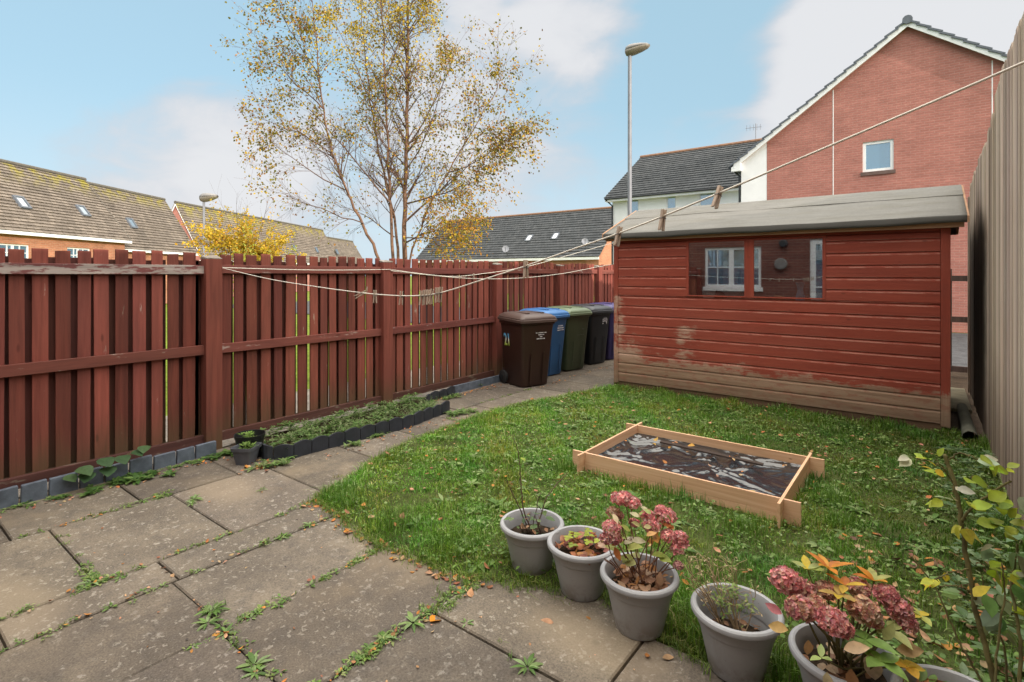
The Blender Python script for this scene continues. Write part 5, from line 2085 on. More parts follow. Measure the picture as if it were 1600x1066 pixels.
rope('washing_line', pb, 0.0040, 'lowest thin washing line sagging behind the shed corner across the bins')
pc_ = [HOOK + Vector((0, 0.0, 0.004)), HOOK.lerp(HOOK2, 0.5) + Vector((0.01, 0, -0.012)), HOOK2 + Vector((0, 0, 0.004))]
rope('washing_line', pc_, 0.0036, 'short washing line stretched between the two nearest fence posts')

peg0 = thing('clothes_peg', 'x', 'clothes peg', (0, 0, 0), 0, 'wooden clothes pegs on the washing lines')
for s in (-1, 1):
    m = MB()
    pts = [(s * 0.0015, 0.022), (s * 0.010, 0.022), (s * 0.0105, 0.0), (s * 0.0075, -0.052), (s * 0.0035, -0.056), (s * 0.001, -0.03), (s * 0.002, 0.0)]
    pts = [(s * 0.0028, 0.026), (s * 0.0100, 0.026), (s * 0.0095, -0.012), (s * 0.0125, -0.056), (s * 0.0062, -0.056), (s * 0.0022, -0.010)]
    m.prism([Vector((a, -0.0065, b)) for a, b in pts], (0, 0.013, 0))
    m.build('peg_half', MAT['peg'], peg0, local=True, bevel=0.001)
m = MB()
m.tube([(-0.011, -0.0075, -0.008), (-0.011, 0.0075, -0.008), (0.011, 0.0075, -0.008), (0.011, -0.0075, -0.008), (-0.011, -0.0075, -0.006)], 0.0013, 5)
m.build('spring', MAT['spring'], peg0, local=True)
PEGS = [(566, 458.5, 60, -62, 'peg tipped sideways on the line just left of the second fence post'), (586, 460, 10, 0, 'peg upright against the second fence post beside the tipped one'),
        (627, 462, 25, -3, 'lone peg on the line between the fence post peg and the bunch'), (659, 461.5, 70, -4, 'first peg of the tight bunch at the lowest dip of the line'),
        (664.5, 460.5, 88, 3, 'second peg of the tight bunch on the line'), (670, 460.2, 80, -2, 'third peg of the tight bunch on the line'), (674.5, 459, 20, -8, 'last thin edge-on peg of the tight bunch on the line'),
        (683, 457, 85, 0, 'broad peg just beyond the tight bunch'), (688.5, 456, 15, -7, 'edge-on peg next to the broad peg after the bunch'),
        (821.5, 415.5, 80, 0, 'peg on the line in front of the fence above the blue bin'), (967, 364, 70, -14, 'peg hanging before the shed corner below the eave'),
        (1036, 338, 75, -10, 'peg before the left end of the grey shed roof'), (1123, 302, 75, -22, 'slanting peg highest on the line above the shed roof')]
for i, (px, py, yaw, tilt, lab) in enumerate(PEGS):
    p = on_line(px, py)
    if i == 0:
        o = peg0
    else:
        o = copy_thing(peg0, p, lab)
    o['label'] = lab
    o.location = p
    k = 0.86 if px < 900 else 0.80
    o.scale = (k, k, k)
    o.rotation_mode = 'XYZ'
    vw = YAW
    o.rotation_euler = (0, R(-tilt), vw + R(yaw * 0.35 if abs(tilt) < 30 else 0))
m_ = hit_plane(740, 429.5, HOOK2, (A1 - HOOK2).cross(Vector((0, 0, 1))).normalized())
o = copy_thing(peg0, m_ - Vector((0, 0, 0.0)), 'small peg on the far thin line above the brown bin', YAW)
o.rotation_euler = (0, 0, YAW)
# ------------------------------------------------------------------ trees
def grow(mb, p, d, length, r0, depth, out, spread=0.55, nseg=5, grav=0.0, sides=5, dens=1.0, zmax=99, kids=(3, 5)):
    """one branch as a bent tapering tube, with side shoots; twig points go to out"""
    pts, rad = [Vector(p)], [r0]
    d = Vector(d).normalized()
    cur = Vector(p)
    for i in range(nseg):
        j = Vector((random.gauss(0, 1), random.gauss(0, 1), random.gauss(0, 1))) * 0.10
        d = (d + j + Vector((0, 0, grav))).normalized()
        cur = cur + d * (length / nseg)
        pts.append(cur.copy())
        rad.append(max(0.0012, r0 * (1 - 0.85 * (i + 1) / nseg)))
    mb.tube(pts, rad, sides, cap=False)
    if depth <= 0:
        for a, b in zip(pts[:-1], pts[1:]):
            out.append((a, b))
        return
    for _ in range(random.randint(*kids)):
        t = random.uniform(0.25, 1.0)
        k = min(int(t * nseg), nseg - 1)
        q = pts[k].lerp(pts[k + 1], t * nseg - k)
        td = (pts[k + 1] - pts[k]).normalized()
        o = td.orthogonal().normalized()
        o.rotate(Matrix.Rotation(random.uniform(0, 2 * PI), 3, td))
        nd = (td + o * random.uniform(0.6, 1.3) * spread * 1.3).normalized()
        grow(mb, q, nd, length * random.uniform(0.32, 0.55), max(0.0015, rad[k] * 0.6), depth - 1, out, spread, 4, grav, 4, dens, zmax, kids)
    a, b = pts[-2], pts[-1]
    out.append((a, b))


def birch():
    base = at(629, HOR, 9.6)
    base.z = -0.05
    t = thing('birch_tree', 'slender multi-stemmed birch with sparse yellowing leaves behind the fence', 'tree', tuple(base))
    trunk, br = MB(), MB()
    twigs = []
    stems = []

    def stem(pix, r0, r1, b0):
        pts = [Vector(b0)] + [at(px, py, d) for px, py, d in pix]
        # resample
        P_ = []
        for a, b in zip(pts[:-1], pts[1:]):
            for j in range(4):
                q = a.lerp(b, j / 4)
                q += Vector((random.gauss(0, .012), random.gauss(0, .012), 0))
                P_.append(q)
        P_.append(pts[-1])
        n = len(P_)
        rad = [r0 + (r1 - r0) * (i / (n - 1)) ** 0.8 for i in range(n)]
        trunk.tube(P_, rad, 9)
        stems.append((P_, rad))

    b = base
    stem(((632, 405, 9.6), (633.5, 300, 9.6), (636, 180, 9.6), (637, 60, 9.65), (638, -60, 9.7), (642, -200, 9.7), (640, -300, 9.7)), 0.054, 0.006, b)
    stem(((614, 405, 9.5), (609, 310, 9.45), (605, 200, 9.4), (600, 90, 9.35), (594, -30, 9.3), (588, -140, 9.3)), 0.037, 0.004, b + Vector((-0.12, -0.05, 0)))
    stem(((594, 410, 9.4), (568, 352, 9.3), (541, 300, 9.2), (519, 240, 9.1), (505, 170, 9.0), (497, 100, 8.9), (488, 20, 8.8), (478, -50, 8.8)), 0.033, 0.004, b + Vector((-0.22, -0.02, 0)))
    stem(((622, 405, 9.9), (616, 340, 10.1), (592, 240, 10.3), (575, 130, 10.5), (566, 40, 10.6), (558, -60, 10.7)), 0.035, 0.005, b + Vector((-0.05, 0.15, 0)))
    stem(((640, 405, 9.4), (662, 340, 9.2), (700, 268, 9.1), (742, 200, 9.0), (775, 140, 9.0), (790, 110, 9.0)), 0.022, 0.003, b + Vector((0.08, -0.08, 0)))

    # main limbs read from the photograph, each at its own depth
    limbs = [((633, 345, 9.6), (700, 290, 10.2), (770, 225, 10.6), 0.02), ((634, 320, 9.6), (690, 300, 9.0), (775, 275, 8.7), 0.016), ((634, 380, 9.6), (690, 350, 9.9), (760, 335, 10.1), 0.016),
             ((635, 230, 9.6), (690, 160, 9.9), (716, 60, 10.2), 0.016), ((634, 270, 9.6), (680, 200, 9.2), (700, 100, 9.0), 0.014), ((609, 320, 9.45), (540, 225, 9.2), (462, 150, 9.0), 0.016),
             ((541, 300, 9.2), (470, 262, 8.9), (408, 212, 8.8), 0.013), ((568, 350, 9.3), (500, 330, 9.0), (440, 300, 8.8), 0.012), ((519, 240, 9.1), (450, 195, 8.9), (385, 180, 8.8), 0.011),
             ((505, 170, 9.0), (450, 120, 8.8), (400, 70, 8.7), 0.011), ((501, 120, 8.9), (455, 60, 8.7), (430, 0, 8.6), 0.010), ((606, 210, 9.4), (560, 120, 9.7), (520, 20, 9.9), 0.014),
             ((603, 120, 9.35), (640, 30, 9.0), (655, -40, 8.9), 0.012), ((637, 120, 9.6), (590, 40, 9.8), (560, -40, 9.9), 0.012), ((637, 60, 9.65), (680, -10, 9.9), (700, -70, 10.0), 0.012),
             ((634, 300, 9.6), (590, 230, 10.2), (560, 170, 10.6), 0.013), ((632, 370, 9.6), (670, 370, 9.0), (720, 372, 8.8), 0.012), ((700, 268, 9.1), (760, 250, 8.9), (818, 200, 8.8), 0.010),
             ((742, 200, 9.0), (770, 215, 8.9), (800, 245, 8.8), 0.008), ((614, 370, 9.5), (570, 330, 9.9), (520, 318, 10.1), 0.012)]
    fronts = []
    for a, m_, b_, r0 in limbs:
        p0, p1, p2 = at(*a), at(*m_), at(*b_)
        P_ = []
        for j in range(9):
            u = j / 8
            q = p0 * (1 - u) ** 2 + p1 * 2 * u * (1 - u) + p2 * u * u
            P_.append(q + Vector((random.gauss(0, .015), random.gauss(0, .015), random.gauss(0, .015))))
        rad = [r0 * (1 - 0.82 * j / 8) for j in range(9)]
        br.tube(P_, rad, 6, cap=False)
        fronts.append((P_, rad))
    # shoots
    def shoots(P_, rad, t0, n, lmin, lmax, up):
        k = len(P_) - 1
        for _ in range(n):
            t = random.uniform(t0, 1.0)
            i = min(int(t * k), k - 1)
            q = P_[i].lerp(P_[i + 1], t * k - i)
            td = (P_[i + 1] - P_[i]).normalized()
            o = td.orthogonal().normalized()
            o.rotate(Matrix.Rotation(random.uniform(0, 2 * PI), 3, td))
            nd = (td * 0.9 + o * random.uniform(0.6, 1.1) + Vector((0, 0, up))).normalized()
            L = random.uniform(lmin, lmax) * (1.1 - 0.45 * t)
            grow(br, q, nd, L, max(0.0022, rad[i] * 0.42), 1, twigs, 0.6, 5, -0.02, 4, kids=(5, 9))
    for (P_, rad), n, t0 in zip(stems, (100, 72, 66, 50, 36), (0.26, 0.3, 0.34, 0.3, 0.28)):
        shoots(P_, rad, t0, n, 0.45, 1.1, 0.25)
    for P_, rad in fronts:
        shoots(P_, rad, 0.15, 20, 0.3, 0.9, 0.05)
    tr = trunk.build('trunk', MAT['birchbark'], t, smooth=True)
    bo = br.build('branches', MAT['twig'], None, smooth=True)
    bo.parent = tr
    bo.location = -base

    # leaves: sparse in the bare middle left, thick high up and low on the right
    P_, D_ = [], []
    for a, b_ in twigs:
        mid = (a + b_) / 2
        X = mid.x * CS + mid.y * SN
        Y = -mid.x * SN + mid.y * CS
        px, py = CX + F_PX * X / Y, HOR - F_PX * (mid.z - EYE) / Y
        dens = 0.72
        if py < 150:
            dens = 1.25
        if px > 660 and py > 150:
            dens = 1.25
        if px > 640 and py > 320:
            dens = 1.7
        if px < 620 and py > 215:
            dens = 0.22
        if px < 430 and py < 330:
            dens = 1.0
        if px < 480 and py < 200:
            dens = 1.1
        lam = dens * 1.25
        for _ in range(rng.poisson(lam)):
            u = random.random()
            P_.append(a.lerp(b_, u) + Vector((random.gauss(0, .06), random.gauss(0, .06), random.gauss(-.02, .06))))
            D_.append((b_ - a).normalized() * 0.5 + Vector((random.gauss(0, .6), random.gauss(0, .6), random.gauss(-.7, .5))))
    n = len(P_)
    P_ = np.array([tuple(p) for p in P_])
    D_ = np.array([tuple(p) for p in D_])
    pal = [(0.13, 0.13, 0.018), (0.20, 0.18, 0.02), (0.42, 0.29, 0.02), (0.55, 0.37, 0.03), (0.36, 0.17, 0.025), (0.22, 0.10, 0.03)]
    col = pick(pal, n, [3.0, 2.6, 2.2, 1.3, 1.8, 1.2], 0.25)
    lv = LV()
    # warm clumps: low right, and a yellow crown
    Xc = P_[:, 0] * CS + P_[:, 1] * SN
    Yc = -P_[:, 0] * SN + P_[:, 1] * CS
    px = CX + F_PX * Xc / Yc
    py = HOR - F_PX * (P_[:, 2] - EYE) / Yc
    warm = (px > 600) & (py > 290) & (rng.uniform(0, 1, n) < 0.7)
    col[warm] = pick([(0.50, 0.29, 0.03), (0.42, 0.20, 0.03), (0.48, 0.36, 0.03), (0.20, 0.20, 0.03)], warm.sum(), [3, 3, 2, 2], 0.2)
    yel = (py < 110) & (px > 480) & (px < 690) & (rng.uniform(0, 1, n) < 0.5)
    col[yel] = pick([(0.60, 0.43, 0.03), (0.46, 0.36, 0.03)], yel.sum(), None, 0.2)
    L_ = rng.uniform(0.030, 0.050, n)
    lv.add(leaves_arrays(P_, D_, rand_dirs(n), L_, L_ * rng.uniform(0.65, 0.85, n), 0.1, 0.12), col)
    lv.build('crown', MAT['leaf'], t)
    return n


birch()


def small_tree(px, d, name, label, cat, ztop, rx, zc, rz, pal, wts, nl, nb=16, seed=3, leaf=(0.05, 0.08), group=None, whips=0):
    random.seed(seed)
    b = at(px, HOR, d)
    b.z = -0.05
    t = thing(name, label, cat, tuple(b), 0, group)
    tr = MB()
    tw = []
    c = Vector((b.x, b.y, zc))
    tr.tube([b, b + Vector((0.03, 0, zc * 0.4)), c], [0.06, 0.05, 0.03], 8)
    for i in range(nb):
        a = random.uniform(0, 2 * PI)
        q = b.lerp(c, random.uniform(0.35, 1.0))
        tip = c + Vector((rx * math.cos(a) * random.uniform(0.4, 1), rx * math.sin(a) * random.uniform(0.4, 1), rz * random.uniform(-0.7, 1.0)))
        grow(tr, q, tip - q, (tip - q).length, 0.018, 1, tw, 0.6, 5, 0, 4, kids=(3, 6))
    for i in range(whips):
        a = random.uniform(0, 2 * PI)
        q = c + Vector((0.4 * rx * math.cos(a), 0.4 * rx * math.sin(a), rz * 0.4))
        grow(tr, q, Vector((math.cos(a) * 0.3, math.sin(a) * 0.3, 1)), rz * 1.5, 0.008, 1, [], 0.4, 5, 0, 4, kids=(4, 7))
    tr.build('trunk', MAT['twig'], t, smooth=True)
    seg = [tw[i] for i in rng.integers(0, len(tw), nl)]
    P_ = np.array([tuple(a.lerp(b_, random.random()) + Vector((random.gauss(0, .05), random.gauss(0, .05), random.gauss(0, .05)))) for a, b_ in seg])
    col = pick(pal, nl, wts, 0.25)
    lv = LV()
    L_ = rng.uniform(*leaf, nl)
    lv.add(leaves_arrays(P_, rand_dirs(nl), rand_dirs(nl), L_, L_ * 0.7), col)
    lv.build('crown', MAT['leaf'], t)


small_tree(388, 17.0, 'maple_tree', 'small tree with bright golden autumn leaves before the far terrace', 'tree', 3.5, 1.2, 2.55, 0.85,
           [(0.62, 0.44, 0.04), (0.66, 0.36, 0.03), (0.45, 0.36, 0.05)], [4, 2, 2], 6500, 40, 5, (0.06, 0.10), None, 5)
small_tree(415, 15.5, 'garden_shrub', 'yellow green shrub in front of the golden tree, tops showing over the fence', 'shrub', 2.6, 0.8, 1.75, 0.60,
           [(0.34, 0.36, 0.05), (0.46, 0.42, 0.06)], None, 2400, 24, 8, (0.05, 0.08))
random.seed(21)


# ------------------------------------------------------------------ grass
def grass_blades(x, y, z, h, wd, col, lean=0.5, seed=0):
    n = len(x)
    a = rng.uniform(0, 2 * PI, n)
    l = np.abs(rng.normal(0, lean, n))
    dx, dy = np.cos(a), np.sin(a)
    sx, sy = -dy, dx
    tw = rng.uniform(-0.6, 0.6, n)
    sx, sy = sx * np.cos(tw) - sy * np.sin(tw), sx * np.sin(tw) + sy * np.cos(tw)
    b0 = np.stack([x - sx * wd / 2, y - sy * wd / 2, z], 1)
    b1 = np.stack([x + sx * wd / 2, y + sy * wd / 2, z], 1)
    mx, my, mz = x + dx * l * h * 0.30, y + dy * l * h * 0.30, z + h * 0.55
    m0 = np.stack([mx - sx * wd * 0.42, my - sy * wd * 0.42, mz], 1)
    m1 = np.stack([mx + sx * wd * 0.42, my + sy * wd * 0.42, mz], 1)
    tp = np.stack([x + dx * l * h * 0.95, y + dy * l * h * 0.95, z + h * np.clip(1 - l * 0.35, 0.35, 1)], 1)
    V = np.stack([b0, b1, m1, m0, tp], 1).reshape(-1, 3)
    b = np.arange(n)[:, None] * 5
    return V, [b + np.array([[0, 1, 2, 3]]), b + np.array([[3, 2, 4]])]


def sample_lawn(n, dens_fn):
    x = rng.uniform(-4.1, 0.48, n)
    y = rng.uniform(1.7, 7.05, n)
    k = in_poly(x, y, LP)
    x, y = x[k], y[k]
    keep = rng.uniform(0, 1, len(x)) < dens_fn(x, y)
    # leave the inside of the raised bed and the pots' footprints clear
    bedm = (x > BX0 - 0.02) & (x < BX1 + 0.02) & (y > BY0 - 0.015) & (y < BY1 + 0.015)
    keep &= ~bedm
    for px_, py_ in POTS:
        keep &= np.hypot(x - px_, y - py_) > 0.115
    return x[keep], y[keep]


def patchy(x, y):
    return np.clip(0.66 + 0.40 * wob(x, y, 1.5, 0.4) + 0.42 * wob(x, y, 5.0, 2.0), 0.06, 1)


def litter_zone(x, y):
    """bare, leaf-strewn ground by the tall fence"""
    return np.clip((x + 0.55) / 0.5, 0, 1) * np.clip((4.6 - y) / 1.2, 0, 1)


def gd(x, y):
    d = np.hypot(x, y)
    return patchy(x, y) * np.where(d < 3.6, 1.0, np.where(d < 5, 0.75, 0.6)) * (1 - 0.75 * litter_zone(x, y))


gl = LV()
x, y = sample_lawn(330000, gd)
z = lawn_z(x, y) - 0.004
hh_ = rng.uniform(0.022, 0.055, len(x)) * np.clip(0.9 + 0.75 * wob(x, y, 2.6, 1.1) + 0.55 * wob(x, y, 7.3, 4.0), 0.4, 2.2)
ed_ = edge_dist(x, y, LP)
near_edge = np.clip(1 - ed_ / 0.12, 0, 1)
hh_ = np.maximum(hh_ * (1 + 0.5 * near_edge), 0.015)
bedd = np.maximum(np.maximum(BX0 - x, x - BX1), np.maximum(BY0 - y, y - BY1))
hh_ *= 1 + 1.1 * np.clip(1 - np.abs(bedd - 0.03) / 0.10, 0, 1)
hh_ *= 1 + 0.6 * np.clip((y - 6.3) / 0.5, 0, 1)
g1 = pick([(0.115, 0.215, 0.020), (0.175, 0.29, 0.030), (0.24, 0.33, 0.045), (0.40, 0.35, 0.14)], len(x), [3.6, 4, 2.8, 1.5], 0.2)
g1 *= (1 + 0.28 * wob(x, y, 1.1, 5.0) + 0.14 * wob(x, y, 4.1, 2.0))[:, None]
wd_ = rng.uniform(0.0026, 0.0048, len(x)) * np.where(np.hypot(x, y) > 4, 1.5, 1.0)
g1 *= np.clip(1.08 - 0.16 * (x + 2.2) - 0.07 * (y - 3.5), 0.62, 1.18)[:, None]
hue = wob(x, y, 3.1, 7.0)
g1[:, 0] *= np.clip(0.86 + 0.42 * hue, 0.5, 1.5)
g1[:, 1] *= np.clip(1.06 - 0.10 * np.abs(hue), 0.8, 1.1)
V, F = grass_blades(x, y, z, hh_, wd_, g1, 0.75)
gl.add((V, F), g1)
# longer tussocks
for (cx_, cy_, r_, n_) in ((-3.42, 2.28, 0.16, 500), (-3.2, 2.28, 0.2, 600), (-2.7, 2.22, 0.22, 800), (-2.2, 2.25, 0.2, 700), (-3.7, 3.0, 0.2, 500), (-0.55, 4.4, 0.14, 700), (-0.42, 4.0, 0.12, 500), (-0.9, 3.55, 0.16, 500),
                           (-1.5, 3.72, 0.2, 500), (-0.8, 2.45, 0.14, 500), (-0.42, 2.38, 0.12, 500), (-1.2, 2.55, 0.12, 300), (-3.3, 6.85, 0.2, 600), (-2.6, 6.85, 0.25, 600), (-1.2, 6.85, 0.3, 700), (-0.4, 6.8, 0.25, 500), (-3.9, 4.4, 0.25, 500), (-2.35, 3.75, 0.12, 400)):
    n_ = n_ // 2
    x = cx_ + rng.normal(0, r_ * 0.55, n_)
    y = cy_ + rng.normal(0, r_ * 0.55, n_)
    k = in_poly(x, y, LP) & ~((x > BX0 - 0.02) & (x < BX1 + 0.02) & (y > BY0 - 0.015) & (y < BY1 + 0.015))
    for px_, py_ in POTS:
        k &= np.hypot(x - px_, y - py_) > 0.13
    x, y = x[k], y[k]
    c = pick([(0.09, 0.19, 0.022), (0.13, 0.24, 0.03)], len(x), None, 0.2)
    gl.add(grass_blades(x, y, lawn_z(x, y) - 0.004, rng.uniform(0.06, 0.13, len(x)), rng.uniform(0.003, 0.005, len(x)), c, 0.6), c)
# ragged edge creeping over the slabs
for i in range(len(LAWN)):
    a, b = LAWN[i], LAWN[(i + 1) % len(LAWN)]
    if max(a[0], b[0]) > -0.3 or (a[1] > 6.9 and b[1] > 6.9):
        continue
    L_ = math.hypot(b[0] - a[0], b[1] - a[1])
    n_ = int(L_ * 900)
    u = rng.uniform(0, 1, n_)
    off = np.abs(rng.normal(0, 0.028, n_)) * (0.4 + 1.2 * np.abs(np.sin(u * L_ * 11 + i)))
    nx_, ny_ = (b[1] - a[1]) / L_, -(b[0] - a[0]) / L_
    x = a[0] + (b[0] - a[0]) * u
    y = a[1] + (b[1] - a[1]) * u
    s_ = -1.0 if in_poly(np.array([(a[0] + b[0]) / 2 + nx_ * .05]), np.array([(a[1] + b[1]) / 2 + ny_ * .05]), LP)[0] else 1.0
    x, y = x + s_ * nx_ * off, y + s_ * ny_ * off
    k = np.ones(n_, bool)
    for px_, py_ in POTS:
        k &= np.hypot(x - px_, y - py_) > 0.115
    x, y = x[k], y[k]
    c = pick([(0.13, 0.23, 0.025), (0.20, 0.31, 0.04), (0.28, 0.30, 0.09), (0.10, 0.17, 0.03)], len(x), None, 0.2)
    gl.add(grass_blades(x, y, np.full(len(x), -0.003), rng.uniform(0.02, 0.06, len(x)), rng.uniform(0.0026, 0.0042, len(x)), c, 1.0), c)
tag(gl.build('grass', MAT['grass']), 'uneven lawn grass full of weeds around the raised bed', 'grass', kind='stuff')

# broad-leaved weeds in the lawn
wl_ = LV()
x, y = sample_lawn(21000, lambda x, y: np.clip(0.36 + 0.75 * wob(x, y, 1.9, 3.3) + 0.3 * np.clip((3.2 - np.abs(y - 4.2)) / 3, 0, 1) * (x < -1.6) + 0.25 * (y > 5) + 0.35 * litter_zone(x, y), 0.04, 1))
n = len(x)
P_ = np.stack([x, y, lawn_z(x, y) + rng.uniform(0.012, 0.05, n)], 1)
D_ = rand_dirs(n, -0.15, 0.55)
N_ = np.stack([rng.normal(0, .35, n), rng.normal(0, .35, n), np.ones(n)], 1)
L_ = rng.uniform(0.014, 0.036, n)
c = pick([(0.13, 0.23, 0.045), (0.18, 0.29, 0.07), (0.24, 0.33, 0.11), (0.09, 0.16, 0.035), (0.30, 0.36, 0.17)], n, [4, 4, 2.4, 3, 0.7], 0.2)
wl_.add(leaves_arrays(P_, D_, N_, L_, L_ * rng.uniform(0.45, 0.75, n), 0.08, 0.22), c)


def rosette(lv, x, y, z, r, n, pal, wr=0.34, up=0.35, asp=None):
    a0 = random.uniform(0, 6.28)
    for i in range(n):
        a = a0 + 2.4 * i + random.uniform(-.2, .2)
        e = up * random.uniform(0.4, 1.5)
        d = Vector((math.cos(a), math.sin(a), e))
        L = r * random.uniform(0.6, 1.05)
        c = random.choice(pal)
        k = random.uniform(0.82, 1.2)
        lv.leaf((x + math.cos(a) * 0.006, y + math.sin(a) * 0.006, z), d, (-math.cos(a) * e, -math.sin(a) * e, 1.0), L, L * wr * random.uniform(0.8, 1.2), tuple(q * k for q in c), 0.12, 0.35)


GW = [(0.10, 0.19, 0.04), (0.15, 0.26, 0.06), (0.21, 0.30, 0.10)]
for _ in range(300):
    x, y = random.uniform(-3.9, 0.4), random.uniform(2.2, 6.9)
    if in_poly(np.array([x]), np.array([y]), LP)[0] and not (BX0 - 0.06 < x < BX1 + 0.06 and BY0 - 0.06 < y < BY1 + 0.06) and min(math.hypot(x - a, y - b) for a, b in POTS) > 0.2:
        rosette(wl_, x, y, 0.03, random.uniform(0.04, 0.095), random.randint(5, 9), GW + [(0.26, 0.34, 0.13)], random.uniform(.28, .5), random.uniform(.2, .7))
rosette(wl_, -1.93, 2.36, 0.015, 0.15, 9, [(0.17, 0.27, 0.07), (0.24, 0.32, 0.12)], 0.3, 0.3)
rosette(wl_, -1.99, 2.26, 0.015, 0.11, 7, [(0.17, 0.27, 0.07)], 0.3, 0.3)
rosette(wl_, -2.1, 2.3, 0.015, 0.10, 7, [(0.15, 0.25, 0.06)], 0.3, 0.4)
tag(wl_.build('lawn_weeds', MAT['leaf']), 'low broad-leaved weeds spread through the lawn', 'weeds', kind='stuff')

# ------------------------------------------------------------------ weeds in the slab joints, the border and at the fence foot
jw = LV()


def tuft(x, y, r, n, h=0.04, pal=None, z=0.0):
    pal = pal or [(0.10, 0.20, 0.025), (0.16, 0.26, 0.04), (0.22, 0.27, 0.08)]
    xs = x + rng.normal(0, r * 0.5, n)
    ys = y + rng.normal(0, r * 0.5, n)
    c = pick(pal, n, None, 0.2)
    jw.add(grass_blades(xs, ys, np.full(n, z - 0.005), rng.uniform(0.3, 1, n) * h, rng.uniform(0.0022, 0.004, n), c, 0.9), c)


def run(p0, p1, dens, leafy=0.6, w=0.016, h=0.03):
    p0, p1 = Vector((*p0, 0)), Vector((*p1, 0))
    L = (p1 - p0).length
    n = max(1, int(L * dens))
    ph = random.uniform(0, 6)
    for _ in range(n):
        t = random.random()
        if 0.5 + 0.5 * math.sin(t * L * 9 + ph) * math.cos(t * L * 23 + ph * 2) < random.uniform(0.15, 0.75):
            continue
        q = p0.lerp(p1, t)
        q += Vector((random.gauss(0, w), random.gauss(0, w), 0))
        if random.random() < leafy:
            rosette(jw, q.x, q.y, 0.002, random.uniform(0.014, 0.036), random.randint(3, 6), GW + [(0.22, 0.33, 0.07), (0.28, 0.33, 0.12)], 0.42, 0.5)
        else:
            tuft(q.x, q.y, 0.014, random.randint(5, 12), h)


run((-3.47, 0.3), (-3.47, 0.9), 60)
run((-3.47, 0.8), (-3.47, 1.65), 70, 0.6)
run((-3.47, 1.9), (-3.47, 2.2), 90, 0.6, 0.02)
run((-3.175, 0.3), (-3.175, 1.3), 60)
run((-3.175, 1.5), (-3.175, 2.1), 90)
run((-2.56, 1.0), (-2.56, 2.1), 120, 0.6, 0.018)
run((-2.56, 1.9), (-2.60, 2.15), 220, 0.4, 0.03)
run((-1.905, 1.1), (-1.905, 2.2), 260, 0.75, 0.024, 0.04)
run((-1.905, 1.8), (-1.90, 2.2), 260, 0.35, 0.035, 0.05)
run((-4.4, 0.93), (-3.5, 0.90), 30)
run((-3.75, 0.9), (-3.48, 0.9), 180, 0.8, 0.022)
run((-4.455, 0.75), (-4.455, 1.35), 70, 0.3, 0.015, 0.04)
run((-4.455, 1.30), (-4.455, 1.62), 220, 0.8, 0.03)
run((-4.455, 2.4), (-4.455, 2.5), 60)
run((-2.6, 1.15), (-2.1, 1.12), 90, 0.7)
run((-4.24, 3.70), (-3.75, 3.68), 60, 0.5)
run((-4.3, 4.35), (-3.75, 4.34), 50, 0.5)
run((-4.2, 5.0), (-3.9, 5.0), 60, 0.5)
run((-4.455, 5.0), (-4.455, 6.2), 60, 0.5)
run((-1.7, 1.82), (-1.1, 1.81), 16, 0.5)
for x, y, r, n in ((-4.20, 1.66, 0.075, 11), (-4.13, 1.62, 0.05, 8), (-3.98, 2.05, 0.05, 7), (-2.74, 1.165, 0.085, 14), (-2.66, 1.11, 0.06, 9), (-2.22, 1.11, 0.075, 10), (-2.17, 1.09, 0.06, 8),
                   (-1.90, 1.70, 0.075, 11), (-1.93, 1.55, 0.06, 9), (-1.31, 1.80, 0.075, 11), (-1.70, 1.85, 0.035, 5), (-3.50, 0.88, 0.06, 9), (-2.52, 1.13, 0.05, 8), (-4.46, 1.42, 0.05, 9), (-3.16, 1.75, 0.05, 7), (-3.17, 1.95, 0.05, 7)):
    rosette(jw, x, y, 0.004, r, n, GW + [(0.24, 0.34, 0.14)], 0.26, 0.4)
tuft(-2.74, 1.17, 0.05, 60, 0.05, [(0.25, 0.33, 0.16), (0.2, 0.28, 0.12)])
for x, y in ((-3.55, 2.62), (-3.76, 2.55), (-3.52, 2.12)):
    tuft(x, y, 0.035, 30, 0.035, [(0.2, 0.26, 0.06), (0.3, 0.26, 0.1)])
# foot of the block edging
for x, y, r, n, k in ((-5.0, 1.20, 0.075, 9, 4), (-4.98, 1.52, 0.10, 12, 6), (-4.97, 1.62, 0.08, 10, 4), (-5.0, 0.98, 0.06, 8, 3), (-5.0, 1.95, 0.06, 7, 3), (-5.02, 2.15, 0.08, 9, 5), (-5.0, 2.28, 0.09, 9, 6), (-4.98, 1.35, 0.06, 7, 3)):
    for _ in range(k):
        rosette(jw, x + random.gauss(0, .06), y + random.gauss(0, .08), 0.006, r * random.uniform(.6, 1), n, [(0.065, 0.14, 0.03), (0.10, 0.19, 0.045), (0.14, 0.23, 0.06)], 0.5, 0.6)
for _ in range(60):
    rosette(jw, -5.03 + random.gauss(0, .02), random.uniform(0.6, 2.3), 0.004, random.uniform(0.02, 0.045), 5, GW, 0.45, 0.6)
for x, y, k in ((-4.35, 3.45, 5), (-4.28, 3.15, 4), (-4.33, 4.55, 9), (-4.28, 4.7, 6), (-4.45, 2.30, 6), (-4.40, 2.42, 5), (-4.98, 5.2, 5), (-5.0, 5.0, 5)):
    for _ in range(k):
        rosette(jw, x + random.gauss(0, .05), y + random.gauss(0, .06), 0.006, random.uniform(0.05, 0.09), 8, [(0.10, 0.19, 0.045), (0.16, 0.25, 0.07), (0.2, 0.26, 0.1)], 0.35, 0.7)
    tuft(x, y, 0.06, 25, 0.08, [(0.2, 0.25, 0.09), (0.13, 0.2, 0.05)])
tag(jw.build('joint_weeds', MAT['leaf']), 'small weeds and moss rooted in the joints of the slabs', 'weeds', kind='stuff')

